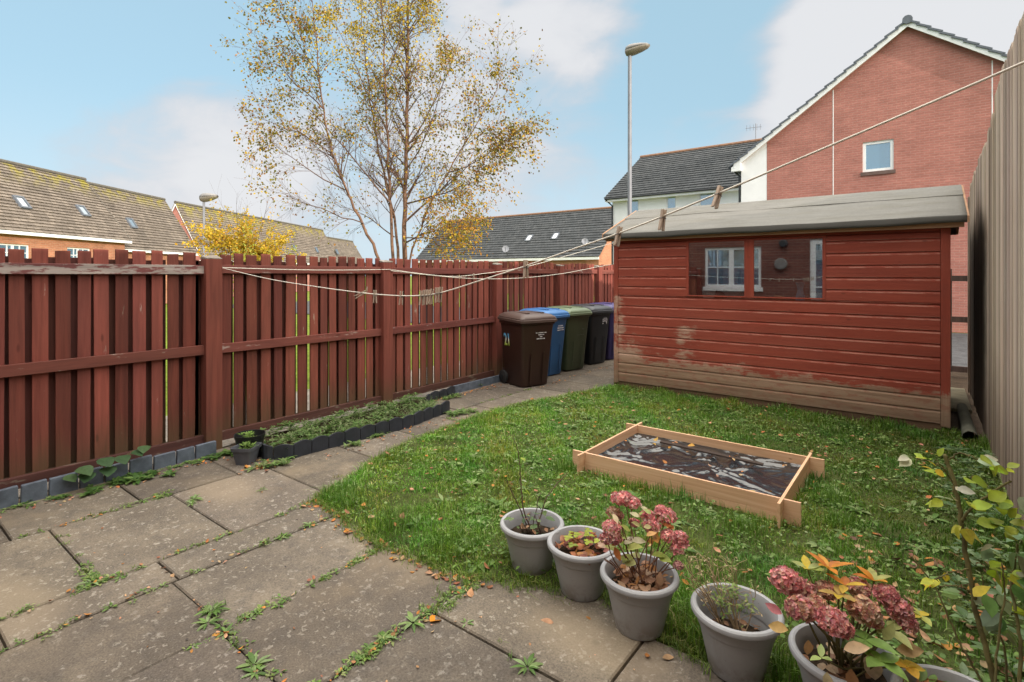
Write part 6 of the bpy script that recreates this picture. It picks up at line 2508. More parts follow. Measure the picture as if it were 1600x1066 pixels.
bw_ = LV()
for _ in range(900):
    y = random.uniform(2.45, 4.62)
    xf = -4.43 if y < 3.2 else (-4.43 + (y - 3.2) * 0.09 if y < 3.9 else -4.37 - (y - 3.9) * 0.18)
    x = random.uniform(-5.22, xf - 0.05)
    k = random.random()
    if math.sin(x * 9.1 + y * 4.7) * math.cos(y * 7.3 - x * 3) > 0.65:
        continue
    hgt = 0.03 + 0.13 * abs(math.sin(x * 7 + y * 3.3)) * random.random()
    rosette(bw_, x, y, 0.03 + hgt * 0.6, random.uniform(0.025, 0.065), random.randint(4, 7), [(0.065, 0.135, 0.028), (0.10, 0.19, 0.045), (0.16, 0.25, 0.075), (0.20, 0.26, 0.11)], 0.38, 0.7)
for _ in range(260):
    y = random.uniform(2.5, 4.6)
    x = random.uniform(-5.1, -4.5)
    q = Vector((x, y, 0.05))
    c = random.choice([(0.20, 0.26, 0.12), (0.24, 0.27, 0.14), (0.13, 0.21, 0.06)])
    for i in range(7):
        a = random.uniform(0, 6.28)
        bw_.leaf(q + Vector((0, 0, 0.014 * i)), (math.cos(a), math.sin(a), 0.5), (0, 0, 1), 0.03, 0.007, c)
for _ in range(40):
    y = random.uniform(4.7, 6.0)
    rosette(bw_, -5.14 + random.gauss(0, .015), y, 0.03, random.uniform(0.03, 0.06), 6, GW, 0.4, 0.7)
tag(bw_.build('border_weeds', MAT['leaf']), 'dense green weeds filling the narrow strip behind the scalloped edging', 'weeds', kind='stuff')

# broad leaves over the block edging
t = thing('mallow_plant', 'broad-leaved dark green weed drooping over the grey block edging', 'plant', (-5.12, 1.36, 0))
lv, st = LV(), MB()
for dx, dy, dz, L in ((0.10, -0.16, 0.17, 0.13), (0.08, -0.02, 0.20, 0.13), (0.10, 0.10, 0.19, 0.12), (0.05, 0.20, 0.20, 0.10), (0.14, 0.02, 0.13, 0.12), (0.12, -0.10, 0.12, 0.12), (0.03, 0.28, 0.22, 0.10), (0.09, -0.24, 0.13, 0.10)):
    p = Vector((-5.12 + dx * 0.4, 1.36 + dy, dz))
    st.tube([Vector((-5.12, 1.36 + dy * 0.3, 0.0)), Vector((-5.12, 1.36 + dy * 0.7, dz * 0.8)), p], 0.003, 5)
    lv.leaf(p, (0.75, random.uniform(-.5, .5), -0.12), (0.2, 0, 1), L, L * 0.95, random.choice([(0.06, 0.12, 0.05), (0.085, 0.15, 0.06)]), 0.1, 0.25)
st.build('stem', MAT['cane'], t)
lv.build('foliage', MAT['leaf'], t)

# weeds in the two nursery pots
for (x, y, z, r, lab, nm) in ((-4.80, 2.36, 0.16, 0.07, 'pale green seedlings growing in the black plastic pot', 'seedling'), (-4.66, 2.26, 0.115, 0.06, 'wispy weeds spilling from the small grey pot', 'pot_weed')):
    lv = LV()
    for _ in range(16):
        rosette(lv, x + random.gauss(0, r * .5), y + random.gauss(0, r * .5), z + random.uniform(0.0, 0.05), random.uniform(0.025, 0.055), 5, [(0.15, 0.26, 0.05), (0.22, 0.33, 0.08)], 0.4, 0.9)
    tag(lv.build(nm, MAT['leaf']), lab, 'plant')

# ------------------------------------------------------------------ fallen leaves
fl = LV()
BR = [(0.36, 0.17, 0.085), (0.44, 0.25, 0.14), (0.27, 0.115, 0.06), (0.50, 0.30, 0.17), (0.42, 0.16, 0.05), (0.52, 0.22, 0.04)]


def fallen(x, y, z, L, c=None):
    a = random.uniform(0, 6.28)
    c = c or random.choice(BR)
    fl.leaf((x, y, z), (math.cos(a), math.sin(a), random.uniform(-.1, .35)), (random.gauss(0, .3), random.gauss(0, .3), 1), L, L * random.uniform(0.5, 0.72), tuple(q * random.uniform(.85, 1.15) for q in c), random.uniform(-.25, .25), random.uniform(-0.35, 0.35))


for _ in range(430):
    x, y = random.uniform(-4.0, 0.42), random.uniform(2.1, 6.95)
    if in_poly(np.array([x]), np.array([y]), LP)[0] and not (BX0 < x < BX1 and BY0 < y < BY1) and min(math.hypot(x - a, y - b) for a, b in POTS) > 0.14:
        fallen(x, y, random.uniform(0.03, 0.06), random.uniform(0.022, 0.052))
for _ in range(330):
    x, y = random.uniform(-0.4, 0.44), random.uniform(1.75, 4.0)
    if min(math.hypot(x - a, y - b) for a, b in POTS) > 0.14 and not (BX0 < x < BX1 + .02 and BY0 < y < BY1):
        fallen(x, y, random.uniform(0.02, 0.05), random.uniform(0.03, 0.065), random.choice(BR + [(0.2, 0.09, 0.05), (0.16, 0.08, 0.05)]))
for _ in range(95):    # drifted along the lawn's lower edge
    t_ = random.random()
    P0 = [(-3.5, 2.18), (-3.2, 2.15), (-2.85, 2.08), (-2.5, 2.05), (-2.1, 2.06), (-1.9, 2.14)]
    i = random.randrange(5)
    a, b = P0[i], P0[i + 1]
    u = random.random()
    fallen(a[0] + (b[0] - a[0]) * u + random.gauss(0, .03), a[1] + (b[1] - a[1]) * u - abs(random.gauss(0, .05)) + 0.02, 0.004, random.uniform(0.02, 0.045))
for _ in range(120):    # by the edging and the bins
    y = random.uniform(4.6, 6.2)
    fallen(-5.03 + abs(random.gauss(0, .06)), y, 0.006, random.uniform(0.02, 0.04))
for _ in range(80):
    y = random.uniform(6.3, 10)
    fallen(-4.42 + 0.05 * (y - 6.5) * 0 + abs(random.gauss(0, .05)) - 0.05 * (y > 7.2), y, 0.005, random.uniform(0.02, 0.035))
for _ in range(45):
    fallen(-4.50 + random.gauss(0, .08), 2.30 + random.gauss(0, .07), 0.006, random.uniform(0.02, 0.05))
for _ in range(60):
    fallen(-4.97 + abs(random.gauss(0, .05)), random.uniform(0.7, 2.3), 0.006, random.uniform(0.015, 0.035))
for _ in range(70):
    fallen(-4.28 + random.gauss(0, .06) + 0.05, random.uniform(2.5, 4.6), 0.005, random.uniform(0.015, 0.035))
for (x0, y0, x1, y1, n) in ((-3.47, .4, -3.47, 2.2, 26), (-3.175, .4, -3.175, 2.1, 24), (-2.56, 1, -2.56, 2.1, 22), (-1.905, 1.1, -1.905, 2.15, 34), (-3.43, 1.17, -1.95, 1.12, 20), (-4.45, .8, -4.45, 1.6, 12)):
    for _ in range(n):
        u = random.random()
        fallen(x0 + (x1 - x0) * u + random.gauss(0, .018), y0 + (y1 - y0) * u + random.gauss(0, .018), 0.006, random.uniform(0.014, 0.034))
for _ in range(70):
    fallen(random.uniform(-4.4, -0.3), random.uniform(0.6, 2.2), 0.004, random.uniform(0.010, 0.02), random.choice(BR + [(0.06, 0.05, 0.045)] * 3))
for px, py, L in ((865, 975, 0.075), (1065, 985, 0.055), (1035, 1030, 0.05), (1010, 1022, 0.04), (915, 965, 0.04), (880, 920, 0.035), (760, 918, 0.04), (690, 895, 0.05), (600, 850, 0.05), (1095, 1010, 0.06), (735, 935, 0.055)):
    p = gnd(px, py)
    fallen(p.x, p.y, 0.006, L)
p = gnd(672, 974)
fallen(p.x, p.y, 0.008, 0.085, (0.60, 0.26, 0.02))
for _ in range(16):
    fallen(random.uniform(BX0 + .03, BX1 - .03), random.uniform(BY0 + .03, BY1 - .03), 0.125, random.uniform(0.02, 0.05))
for x, y in ((-1.95, 4.62), (-1.9, 4.55), (-0.93, 3.98), (-0.88, 4.02), (-1.25, 4.62), (-1.6, 4.7)):
    fallen(x, y, 0.13, 0.06, (0.55, 0.30, 0.06))
tag(fl.build('fallen_leaves', MAT['dryleaf']), 'brown and orange fallen leaves scattered over slabs and grass', 'leaves', kind='stuff')
# ------------------------------------------------------------------ plants in the pots
def depth_of(x, y):
    return -x * SN + y * CS


def curve(pts, n=7, jit=0.0):
    out = []
    k = len(pts)
    for i in range(k - 1):
        p0, p1, p2, p3 = pts[max(i - 1, 0)], pts[i], pts[i + 1], pts[min(i + 2, k - 1)]
        for j in range(n):
            t = j / n
            q = 0.5 * ((2 * p1) + (p2 - p0) * t + (2 * p0 - 5 * p1 + 4 * p2 - p3) * t * t + (3 * p1 - p0 - 3 * p2 + p3) * t ** 3)
            out.append(q + Vector((random.gauss(0, jit), random.gauss(0, jit), random.gauss(0, jit))))
    out.append(pts[-1])
    return out


def taper(n, a, b):
    return [a + (b - a) * i / (n - 1) for i in range(n)]


def flower_head(lv, c, r, flat, pal, n=75, ps=0.011, up=Vector((0, 0, 1))):
    """dried mophead: four-petalled florets set all over a lumpy dome"""
    c = Vector(c)
    D, P, N_, C = [], [], [], []
    for i in range(n):
        z = 1 - 1.55 * (i + 0.5) / n
        a = i * 2.39996 + random.uniform(-.3, .3)
        s = math.sqrt(max(0, 1 - z * z))
        nrm = Vector((s * math.cos(a), s * math.sin(a), z))
        lump = 1 + 0.16 * mnoise.noise(nrm * 2.6 + c * 31)
        q = c + Vector((nrm.x * r * lump, nrm.y * r * lump, nrm.z * r * flat * lump)) * random.uniform(0.80, 1.05)
        nn = (nrm + Vector((random.gauss(0, .35), random.gauss(0, .35), random.gauss(0, .35)))).normalized()
        t0 = nn.orthogonal().normalized()
        t1 = nn.cross(t0)
        a0 = random.uniform(0, 6.28)
        col = random.choice(pal)
        k = random.uniform(0.72, 1.3)
        for j in range(4):
            b = a0 + j * PI / 2
            d = t0 * math.cos(b) + t1 * math.sin(b) + nn * random.uniform(0.1, 0.7)
            P.append(tuple(q))
            D.append(tuple(d))
            N_.append(tuple(nn))
            C.append(tuple(x * k * random.uniform(.88, 1.12) for x in col))
    L = ps * rng.uniform(0.75, 1.2, len(P))
    lv.add(leaves_arrays(P, D, N_, L, L * 0.95, 0.15, 0.1), np.array(C))


PINK = [(0.78, 0.33, 0.33), (0.84, 0.45, 0.42), (0.68, 0.24, 0.26), (0.86, 0.58, 0.52), (0.56, 0.20, 0.20)]
DUSK = [(0.62, 0.23, 0.25), (0.70, 0.36, 0.32), (0.50, 0.17, 0.17), (0.66, 0.42, 0.32), (0.72, 0.42, 0.40)]
BROWN = [(0.64, 0.40, 0.27), (0.52, 0.29, 0.19), (0.74, 0.52, 0.38), (0.60, 0.28, 0.24)]


def parts(root, stems, leaves=None, flowers=None, stem_mat='brownstem', leaf_mat='leaf'):
    if stems is not None and stems.v:
        stems.build('stem', MAT[stem_mat], root, smooth=True)
    if leaves is not None:
        leaves.build('foliage', MAT[leaf_mat], root)
    if flowers is not None:
        flowers.build('flower_head', MAT['petal'], root)


# pot 1: thin rose
x, y = POTS[0]
t = thing('rose_plant', 'thin leggy rose with three bare stems rising from the farthest pot', 'plant', (x, y, 0.19))
st, lv = MB(), LV()
d = depth_of(x, y)
S1 = curve([Vector((x, y, 0.18)), at(818, 795, d), at(813, 750, d + .03), at(811, 712, d + .05), at(803, 684, d + .06)], 6, 0.002)
S2 = curve([Vector((x - .02, y, 0.18)), at(806, 782, d - .05), at(798, 765, d - .08), at(791, 748, d - .1)], 6, 0.002)
S3 = curve([Vector((x + .02, y, 0.18)), at(852, 783, d), at(866, 762, d + .05), at(886, 740, d + .1)], 6, 0.002)
S4 = curve([Vector((x + .01, y - .02, 0.18)), at(838, 793, d), at(845, 770, d)], 5, 0.002)
for s, r0 in ((S1, .0042), (S2, .0035), (S3, .0038), (S4, .003)):
    st.tube(s, taper(len(s), r0, .0018), 6)
for _ in range(12):
    a = random.uniform(0, 6.28)
    q = Vector((x + .05 * math.cos(a), y + .05 * math.sin(a), 0.19))
    st.tube([q, q + Vector((random.gauss(0, .03), random.gauss(0, .03), random.uniform(.04, .10)))], [.0035, .002], 5)
for px, py, L, c in ((814, 715, .045, (.28, .36, .04)), (826, 724, .04, (.30, .36, .20)), (832, 732, .05, (.40, .45, .32)), (808, 722, .035, (.25, .3, .15)), (815, 750, .04, (.34, .40, .24)), (805, 752, .035, (.30, .34, .2)),
                     (820, 765, .05, (.26, .36, .03)), (823, 772, .045, (.24, .34, .03)), (846, 772, .035, (.30, .34, .2)), (855, 774, .03, (.35, .4, .3)), (840, 790, .045, (.10, .16, .10)), (832, 800, .04, (.12, .18, .12)),
                     (800, 810, .05, (.15, .24, .08)), (852, 808, .06, (.10, .17, .06)), (796, 752, .03, (.36, .24, .07)), (881, 740, .03, (.45, .2, .06)), (863, 758, .035, (.36, .4, .32)), (850, 798, .05, (.14, .20, .07))):
    lv.leaf(at(px, py, d), (random.gauss(0, 1), random.gauss(0, 1), random.uniform(-.4, .3)), (random.gauss(0, .4), random.gauss(0, .4), 1), L, L * .6, c)
for _ in range(34):
    a, rr = random.uniform(0, 6.28), random.uniform(.02, .13)
    q = Vector((x + rr * math.cos(a), y + rr * math.sin(a), random.uniform(.20, .30)))
    L = random.uniform(.022, .042)
    lv.leaf(q, (random.gauss(0, 1), random.gauss(0, 1), random.uniform(-.3, .4)), (random.gauss(0, .4), random.gauss(0, .4), 1), L, L * .6, random.choice([(.14, .22, .09), (.20, .28, .12), (.28, .14, .07), (.34, .20, .11), (.10, .17, .08)]))
parts(t, st, lv, None, 'twig')

# pot 2: brown strawberry leaves
x, y = POTS[1]
t = thing('strawberry_plant', 'low dying plant with red brown leaves and a few lime ones in the second pot', 'plant', (x, y, 0.19))
st, lv = MB(), LV()
for i in range(95):
    a, rr = random.uniform(0, 6.28), 0.125 * math.sqrt(random.random())
    p = Vector((x + rr * math.cos(a), y + rr * math.sin(a), 0.20 + random.uniform(0, .05)))
    L = random.uniform(.03, .058)
    lv.leaf(p, (random.gauss(0, 1), random.gauss(0, 1), random.uniform(-.3, .6)), (random.gauss(0, .5), random.gauss(0, .5), 1), L, L * .62,
            random.choice([(.30, .10, .06), (.36, .15, .08), (.42, .20, .12), (.24, .08, .05), (.45, .16, .06), (.5, .22, .06), (.34, .12, .1)]), random.uniform(-.2, .3), random.uniform(0, .5))
for dx, dy, z in ((-.06, -.04, .27), (-.02, -.06, .255), (.03, .02, .29), (.05, -.03, .28), (-.08, .03, .26), (0.0, .06, .29), (.08, .03, .27), (-.03, .0, .28)):
    c = random.choice([(.30, .36, .04), (.38, .42, .06), (.24, .30, .05)])
    q = Vector((x + dx, y + dy, z))
    st.tube([Vector((x + dx * .4, y + dy * .4, .19)), q], [.002, .0015], 5)
    for a in (0, 2.1, 4.2):
        a += random.uniform(0, 1)
        lv.leaf(q, (math.cos(a), math.sin(a), .1), (0, 0, 1), .032, .026, c)
parts(t, st, lv, None)

# pot 3: tall pink dried flowers
x, y = POTS[2]
d3 = depth_of(x, y)
t = thing('sedum_plant', 'tall pink dried flower heads on thin brown stems in the middle pot', 'plant', (x, y, 0.19))
st, lv = MB(), LV()
HEADS = [(967, 779, d3 + .05, .034, .62, PINK, 80), (987, 786, d3 + .06, .034, .62, PINK, 80), (976, 776, d3 + .08, .03, .6, PINK, 60), (958, 800, d3 + .04, .026, .7, BROWN, 46), (968, 806, d3 + .05, .018, .7, BROWN, 26),
         (956, 826, d3 - .04, .036, .9, PINK, 80), (947, 842, d3 - .05, .026, .8, DUSK, 50), (962, 842, d3 - .05, .024, .8, DUSK, 46), (991, 817, d3 + .1, .020, .7, PINK, 36), (1012, 806, d3 + .06, .028, .7, PINK, 55), (1018, 822, d3 + .03, .036, .75, PINK, 85), (1040, 806, d3 + .06, .040, .72, PINK, 95),
         (1033, 798, d3 + .07, .026, .7, PINK, 50), (1045, 838, d3, .032, .7, PINK, 70), (1062, 840, d3 + .01, .030, .75, PINK, 60), (1058, 858, d3 - .02, .026, .8, PINK, 50), (1068, 850, d3, .02, .8, PINK, 36), (1060, 884, d3 - .08, .018, .8, [(.5, .27, .25), (.45, .22, .2)], 34)]
for (px, py, dd, r, fl_, pal, n) in HEADS:
    c = at(px, py, dd)
    h = LV()
    flower_head(h, c, r * 1.15, fl_, pal, int(n * 1.8), 0.0085)
    h.build('flower_head', MAT['petal'], t)
    b = Vector((x + random.gauss(0, .03), y + random.gauss(0, .03), .19))
    s = curve([b, b.lerp(c, .5) + Vector((random.gauss(0, .015), random.gauss(0, .015), -.01)), c - Vector((0, 0, r * .3))], 6, .001)
    st.tube(s, taper(len(s), .0036, .002), 6)
    for _ in range(4):
        st.tube([c - Vector((0, 0, r * 1.1)), c + Vector((random.gauss(0, r * .5), random.gauss(0, r * .5), 0))], [.0016, .001], 4)
for i in range(8):
    a = random.uniform(0, 6.28)
    q = Vector((x + .07 * math.cos(a), y + .07 * math.sin(a), .20))
    e = q + Vector((.09 * math.cos(a), .09 * math.sin(a), random.uniform(.05, .16)))
    st.tube(curve([q, q.lerp(e, .5) + Vector((0, 0, .02)), e], 4), .0024, 5)
for px, py, L, c, up in ((980, 858, .085, (.42, .44, .13), .5), (990, 872, .07, (.36, .40, .10), .3), (1000, 872, .09, (.48, .50, .20), -.1), (1018, 868, .075, (.30, .36, .07), .5), (987, 845, .07, (.55, .50, .34), .1), (995, 846, .07, (.60, .52, .40), 0),
                         (985, 830, .06, (.36, .40, .10), .6), (1000, 822, .05, (.5, .45, .2), .5), (1010, 838, .06, (.60, .33, .12), .3), (1022, 842, .06, (.58, .28, .07), .4), (1005, 800, .045, (.33, .40, .12), .4), (1000, 808, .05, (.55, .5, .3), .4),
                         (975, 850, .05, (.30, .36, .08), .4), (1030, 850, .05, (.62, .30, .05), .4), (960, 855, .06, (.5, .17, .05), -.3), (1065, 905, .04, (.62, .3, .05), -.4), (1043, 895, .04, (.5, .34, .16), .2), (948, 855, .045, (.6, .4, .28), .2), (1050, 823, .05, (.55, .2, .06), .2), (965, 818, .05, (.6, .5, .3), .9)):
    for k_ in range(2):
        lv.leaf(at(px + k_ * random.uniform(-14, 14), py + k_ * random.uniform(-10, 10), d3 + random.uniform(-.07, .05)), (random.gauss(0, 1), random.gauss(0, .6), up), (random.gauss(0, .3), -.4, .8), L * (1 - .2 * k_), L * .5, c, random.uniform(.0, .2), random.uniform(.1, .4))
for i in range(120):
    a, rr = random.uniform(0, 6.28), 0.125 * math.sqrt(random.random())
    p = Vector((x + rr * math.cos(a), y + rr * math.sin(a), 0.198 + random.uniform(0, .04)))
    L = random.uniform(.03, .065)
    lv.leaf(p, (random.gauss(0, 1), random.gauss(0, 1), random.uniform(-.2, .5)), (random.gauss(0, .5), random.gauss(0, .5), 1), L, L * .55,
            random.choice([(.42, .25, .15), (.50, .32, .20), (.36, .19, .11), (.28, .14, .08), (.52, .36, .25), (.46, .22, .08)]), random.uniform(-.25, .3), random.uniform(-.1, .4))
parts(t, st, lv, None)

# pot 4: straggly dry stems
x, y = POTS[3]
d4 = depth_of(x, y)
t = thing('dry_herb', 'straggly half-dry plant of straw stems with few green shoots in the deep pot', 'plant', (x, y, 0.14))
st, lv = MB(), LV()
base4 = Vector((x + .0, y + .0, .13))


def spray(b, tips, r0=.003):
    for px, py, dd in tips:
        e = at(px, py, dd)
        m_ = b.lerp(e, .5) + Vector((random.gauss(0, .02), random.gauss(0, .02), .02))
        s = curve([b, m_, e], 6, .002)
        st.tube(s, taper(len(s), r0, .001), 5)
        for _ in range(7):
            k = random.randint(4, len(s) - 1)
            q = s[k]
            e2 = q + Vector((random.gauss(0, .03), random.gauss(0, .03), random.uniform(0, .05)))
            st.tube([q, q.lerp(e2, .5) + Vector((0, 0, .006)), e2], [.0012, .001, .0007], 4)
            for _ in range(2):
                lv.leaf(e2, (random.gauss(0, 1), random.gauss(0, 1), random.gauss(.2, .5)), (0, 0, 1), random.uniform(.008, .017), .006, random.choice([(.42, .32, .18), (.36, .30, .14), (.25, .30, .08), (.48, .38, .24)]))


spray(base4 + Vector((-.05, .01, .0)), [(1075, 868, d4 + .05), (1068, 880, d4), (1090, 885, d4 + .08), (1080, 900, d4 - .02), (1103, 872, d4 + .12), (1062, 895, d4), (1072, 910, d4)])
spray(base4 + Vector((.0, .02, .0)), [(1112, 868, d4 + .1), (1120, 880, d4 + .12), (1135, 866, d4 + .14), (1142, 885, d4 + .12), (1128, 895, d4 + .1), (1150, 892, d4 + .1), (1105, 890, d4 + .08)])
spray(base4 + Vector((.03, -.01, .0)), [(1181, 922, d4 + .02), (1165, 940, d4), (1140, 925, d4 + .05)], .0028)
for px, py in ((1125, 935), (1130, 945), (1140, 930), (1120, 928), (1150, 940), (1168, 950), (1172, 944), (1160, 952), (1148, 920), (1132, 920), (1145, 915), (1128, 950)):
    q = at(px, py, d4 + random.uniform(-.03, .05))
    for _ in range(9):
        lv.leaf(q + Vector((random.gauss(0, .012), random.gauss(0, .012), random.gauss(0, .014))), (random.gauss(0, 1), random.gauss(0, 1), random.gauss(.5, .5)), (0, 0, 1), random.uniform(.015, .032), .011,
                random.choice([(.20, .28, .07), (.28, .34, .12), (.15, .23, .06)]))
for px in range(1130, 1172, 4):
    q = at(px, 968 + random.uniform(-8, 3), d4 - .03)
    lv.leaf(q, (random.gauss(0, .35), random.gauss(0, .35), 1), (1, 0, .2), random.uniform(.04, .08), .004, (.17, .30, .05))
for i in range(26):
    a, rr = random.uniform(0, 6.28), 0.11 * math.sqrt(random.random())
    L = random.uniform(.02, .04)
    lv.leaf((x + rr * math.cos(a), y + rr * math.sin(a), 0.15), (random.gauss(0, 1), random.gauss(0, 1), .1), (random.gauss(0, .4), random.gauss(0, .4), 1), L, L * .5, random.choice([(.28, .14, .07), (.16, .08, .05), (.4, .22, .11)]))
parts(t, st, lv, None, 'drystem')

# pot 5: mophead hydrangea
x, y = POTS[4]
d5 = depth_of(x, y)
t = thing('hydrangea', 'wide hydrangea with dusky pink and brown mopheads and orange leaves', 'plant', (x, y, 0.19))
st, lv = MB(), LV()
M5 = [(1228, 908, d5 + .05, .056, .85, DUSK + PINK[:2], 150), (1250, 922, d5 + .06, .050, .8, DUSK, 120), (1250, 952, d5 - .06, .050, .8, DUSK + BROWN[:2], 130), (1276, 945, d5 - .02, .035, .8, BROWN, 70), (1302, 972, d5 - .12, .050, .85, PINK + DUSK[:2], 140), (1318, 985, d5 - .12, .030, .8, PINK, 60),
      (1290, 922, d5 + .05, .036, .8, BROWN, 80), (1340, 918, d5 + .08, .042, .75, BROWN + DUSK[:1], 90), (1350, 955, d5 - .05, .052, .9, BROWN, 140), (1362, 968, d5 - .06, .035, .8, BROWN + DUSK, 70), (1385, 930, d5 + .03, .042, .8, DUSK + PINK[:1], 100), (1405, 955, d5 + .0, .044, .9, DUSK, 110), (1418, 975, d5 - .03, .032, .9, DUSK, 70)]
for (px, py, dd, r, fl_, pal, n) in M5:
    c = at(px, py, dd)
    h = LV()
    flower_head(h, c, r * 0.92, fl_, pal, int(n * 1.9), 0.0110)
    h.build('flower_head', MAT['petal'], t)
    b = Vector((x + random.gauss(0, .03), y + random.gauss(0, .03), .19))
    s = curve([b, b.lerp(c, .5) + Vector((0, 0, .01)), c], 5, .001)
    st.tube(s, taper(len(s), .005, .003), 6)
ORG = [(.62, .24, .03), (.66, .32, .04), (.58, .20, .04), (.60, .40, .05)]


def whorl(px, py, dd, L, n, pal, up=.5, w=.42, spread=1.0):
    q = at(px, py, dd)
    a0 = random.uniform(0, 6.28)
    for i in range(n):
        a = a0 + i * 6.28 / n + random.uniform(-.3, .3)
        lv.leaf(q, (math.cos(a) * spread, math.sin(a) * spread, up + random.uniform(-.25, .35)), (-math.cos(a) * .5, -math.sin(a) * .5, 1), L * random.uniform(.75, 1.1), L * w, random.choice(pal), .14, .2)
    b = Vector((x + random.gauss(0, .03), y + random.gauss(0, .03), .2))
    s = curve([b, b.lerp(q, .5), q], 4)
    st.tube(s, taper(len(s), .004, .0025), 5)


whorl(1294, 888, d5 + .08, .095, 6, ORG, .5, .30)
whorl(1262, 890, d5 + .10, .075, 5, [(.34, .40, .10), (.60, .46, .04), (.40, .45, .16)], .4, .42)
whorl(1366, 908, d5 + .08, .085, 5, ORG + [(.40, .40, .12)], .45, .38)
whorl(1320, 915, d5 + .02, .07, 4, ORG, .3)
whorl(1310, 930, d5 - .02, .075, 4, [(.58, .42, .05), (.5, .34, .1)], .2)
whorl(1336, 938, d5 - .02, .075, 3, [(.54, .33, .16), (.6, .38, .2)], .1)
whorl(1438, 962, d5 + .02, .05, 4, [(.42, .44, .10), (.58, .44, .05)], .3, .6)
whorl(1352, 1000, d5 - .12, .09, 5, [(.17, .28, .06), (.13, .22, .05)], .0, .62)
whorl(1377, 1034, d5 - .18, .085, 4, [(.20, .32, .07), (.25, .36, .08)], .15, .6)
whorl(1418, 1042, d5 - .12, .065, 5, [(.62, .42, .04), (.60, .34, .04)], .1, .6)
whorl(1283, 1028, d5 - .2, .05, 3, [(.34, .42, .14), (.28, .36, .08)], .5, .45)
whorl(1390, 985, d5 - .05, .08, 4, [(.15, .26, .06), (.36, .38, .14)], .1, .6)
for px, py, dd, L, dr, c in ((1232, 985, d5 - .12, .075, (-.6, .1, -.1), (.56, .36, .13)), (1318, 1015, d5 - .2, .08, (.5, .2, .2), (.56, .38, .22)), (1292, 1050, d5 - .24, .06, (.1, 0, -.9), (.60, .50, .30)), (1330, 1045, d5 - .22, .08, (.1, 0, -1), (.34, .17, .08)),
                             (1360, 1020, d5 - .15, .11, (.15, .1, -1), (.60, .47, .33)), (1263, 1000, d5 - .12, .06, (0, 0, -1), (.50, .30, .14)), (1400, 1015, d5 - .1, .09, (.7, .3, .1), (.48, .33, .17)), (1222, 960, d5 - .05, .06, (-.8, 0, .3), (.50, .16, .18)), (1300, 945, d5 - .05, .08, (.1, -.2, -1), (.62, .40, .04)),
                             (1380, 1000, d5 - .1, .07, (.3, .2, .5), (.40, .42, .16))):
    lv.leaf(at(px, py, dd), dr, (random.gauss(0, .2), -.6, .6), L, L * .5, c, .15, .2)
for i in range(40):
    a, rr = random.uniform(0, 6.28), 0.125 * math.sqrt(random.random())
    L = random.uniform(.03, .06)
    lv.leaf((x + rr * math.cos(a), y + rr * math.sin(a), 0.2 + random.uniform(0, .03)), (random.gauss(0, 1), random.gauss(0, 1), .1), (random.gauss(0, .5), random.gauss(0, .5), 1), L, L * .5, random.choice([(.40, .23, .13), (.3, .15, .08), (.5, .35, .22)]))
parts(t, st, lv, None, 'cane')

# pot 6: leaf litter and a few shoots
x, y = POTS[5]
t = thing('potted_shoots', 'red brown leaves with small green shoots in the corner pot', 'plant', (x, y, 0.19))
st, lv = MB(), LV()
for i in range(70):
    a, rr = random.uniform(0, 6.28), 0.13 * math.sqrt(random.random())
    L = random.uniform(.035, .08)
    lv.leaf((x + rr * math.cos(a), y + rr * math.sin(a), 0.205 + random.uniform(0, .05)), (random.gauss(0, 1), random.gauss(0, 1), random.uniform(-.1, .5)), (random.gauss(0, .5), random.gauss(0, .5), 1), L, L * .5,
            random.choice([(.38, .13, .05), (.46, .18, .06), (.30, .12, .06), (.16, .26, .06), (.22, .32, .08)]))
for i in range(5):
    q = Vector((x + random.gauss(0, .04), y + random.gauss(0, .04), .2))
    st.tube([q, q + Vector((random.gauss(0, .02), random.gauss(0, .02), .08))], [.003, .002], 5)
parts(t, st, lv, None, 'cane')

# ------------------------------------------------------------------ thorny bush by the tall fence
rb = gnd(1562, 1075)
rb = Vector((0.27, 2.30, 0))
d7 = depth_of(rb.x, rb.y)
t = thing('rose_bush', 'thorny upright rose with lime leaves growing against the tall fence', 'shrub', tuple(rb))
st, lv = MB(), LV()
TH = st


def cane(pix, r0, r1):
    pts = [at(*p) for p in pix]
    s = curve(pts, 8, .0015)
    st.tube(s, taper(len(s), r0, r1), 7)
    for i in range(2, len(s) - 1):
        if random.random() < .55:
            q = s[i]
            o = Vector((random.gauss(0, 1), random.gauss(0, 1), random.gauss(0, .3))).normalized()
            TH.tube([q + o * r1 * .8, q + o * (r1 + .009) - Vector((0, 0, .003))], [.0022, .0002], 5)
    return s


main = cane([(1568, 1120, d7), (1545, 1030, d7 + .02), (1527, 960, d7 + .05), (1512, 880, d7 + .08), (1500, 800, d7 + .11), (1488, 745, d7 + .14), (1475, 710, d7 + .16)], .0085, .006)
c2 = cane([(1560, 1110, d7 + .05), (1520, 1040, d7 + .08), (1490, 985, d7 + .12), (1465, 925, d7 + .16), (1425, 870, d7 + .2)], .0045, .002)
c3 = cane([(1503, 815, d7 + .1), (1522, 790, d7 + .08), (1548, 770, d7 + .05), (1580, 752, d7 + .02)], .0045, .003)
c4 = cane([(1590, 1110, d7 - .02), (1594, 1000, d7 + .02), (1580, 920, d7 + .1), (1590, 850, d7 + .12)], .006, .0035)
c5 = cane([(1552, 1110, d7 - .04), (1560, 1000, d7 - .02), (1570, 930, d7), (1565, 880, d7)], .004, .002)
c6 = cane([(1575, 1110, d7 + .1), (1568, 1010, d7 + .12), (1545, 950, d7 + .14), (1535, 900, d7 + .16)], .004, .002)
c7 = cane([(1600, 1100, d7 + .1), (1612, 960, d7 + .12), (1604, 860, d7 + .16)], .005, .003)
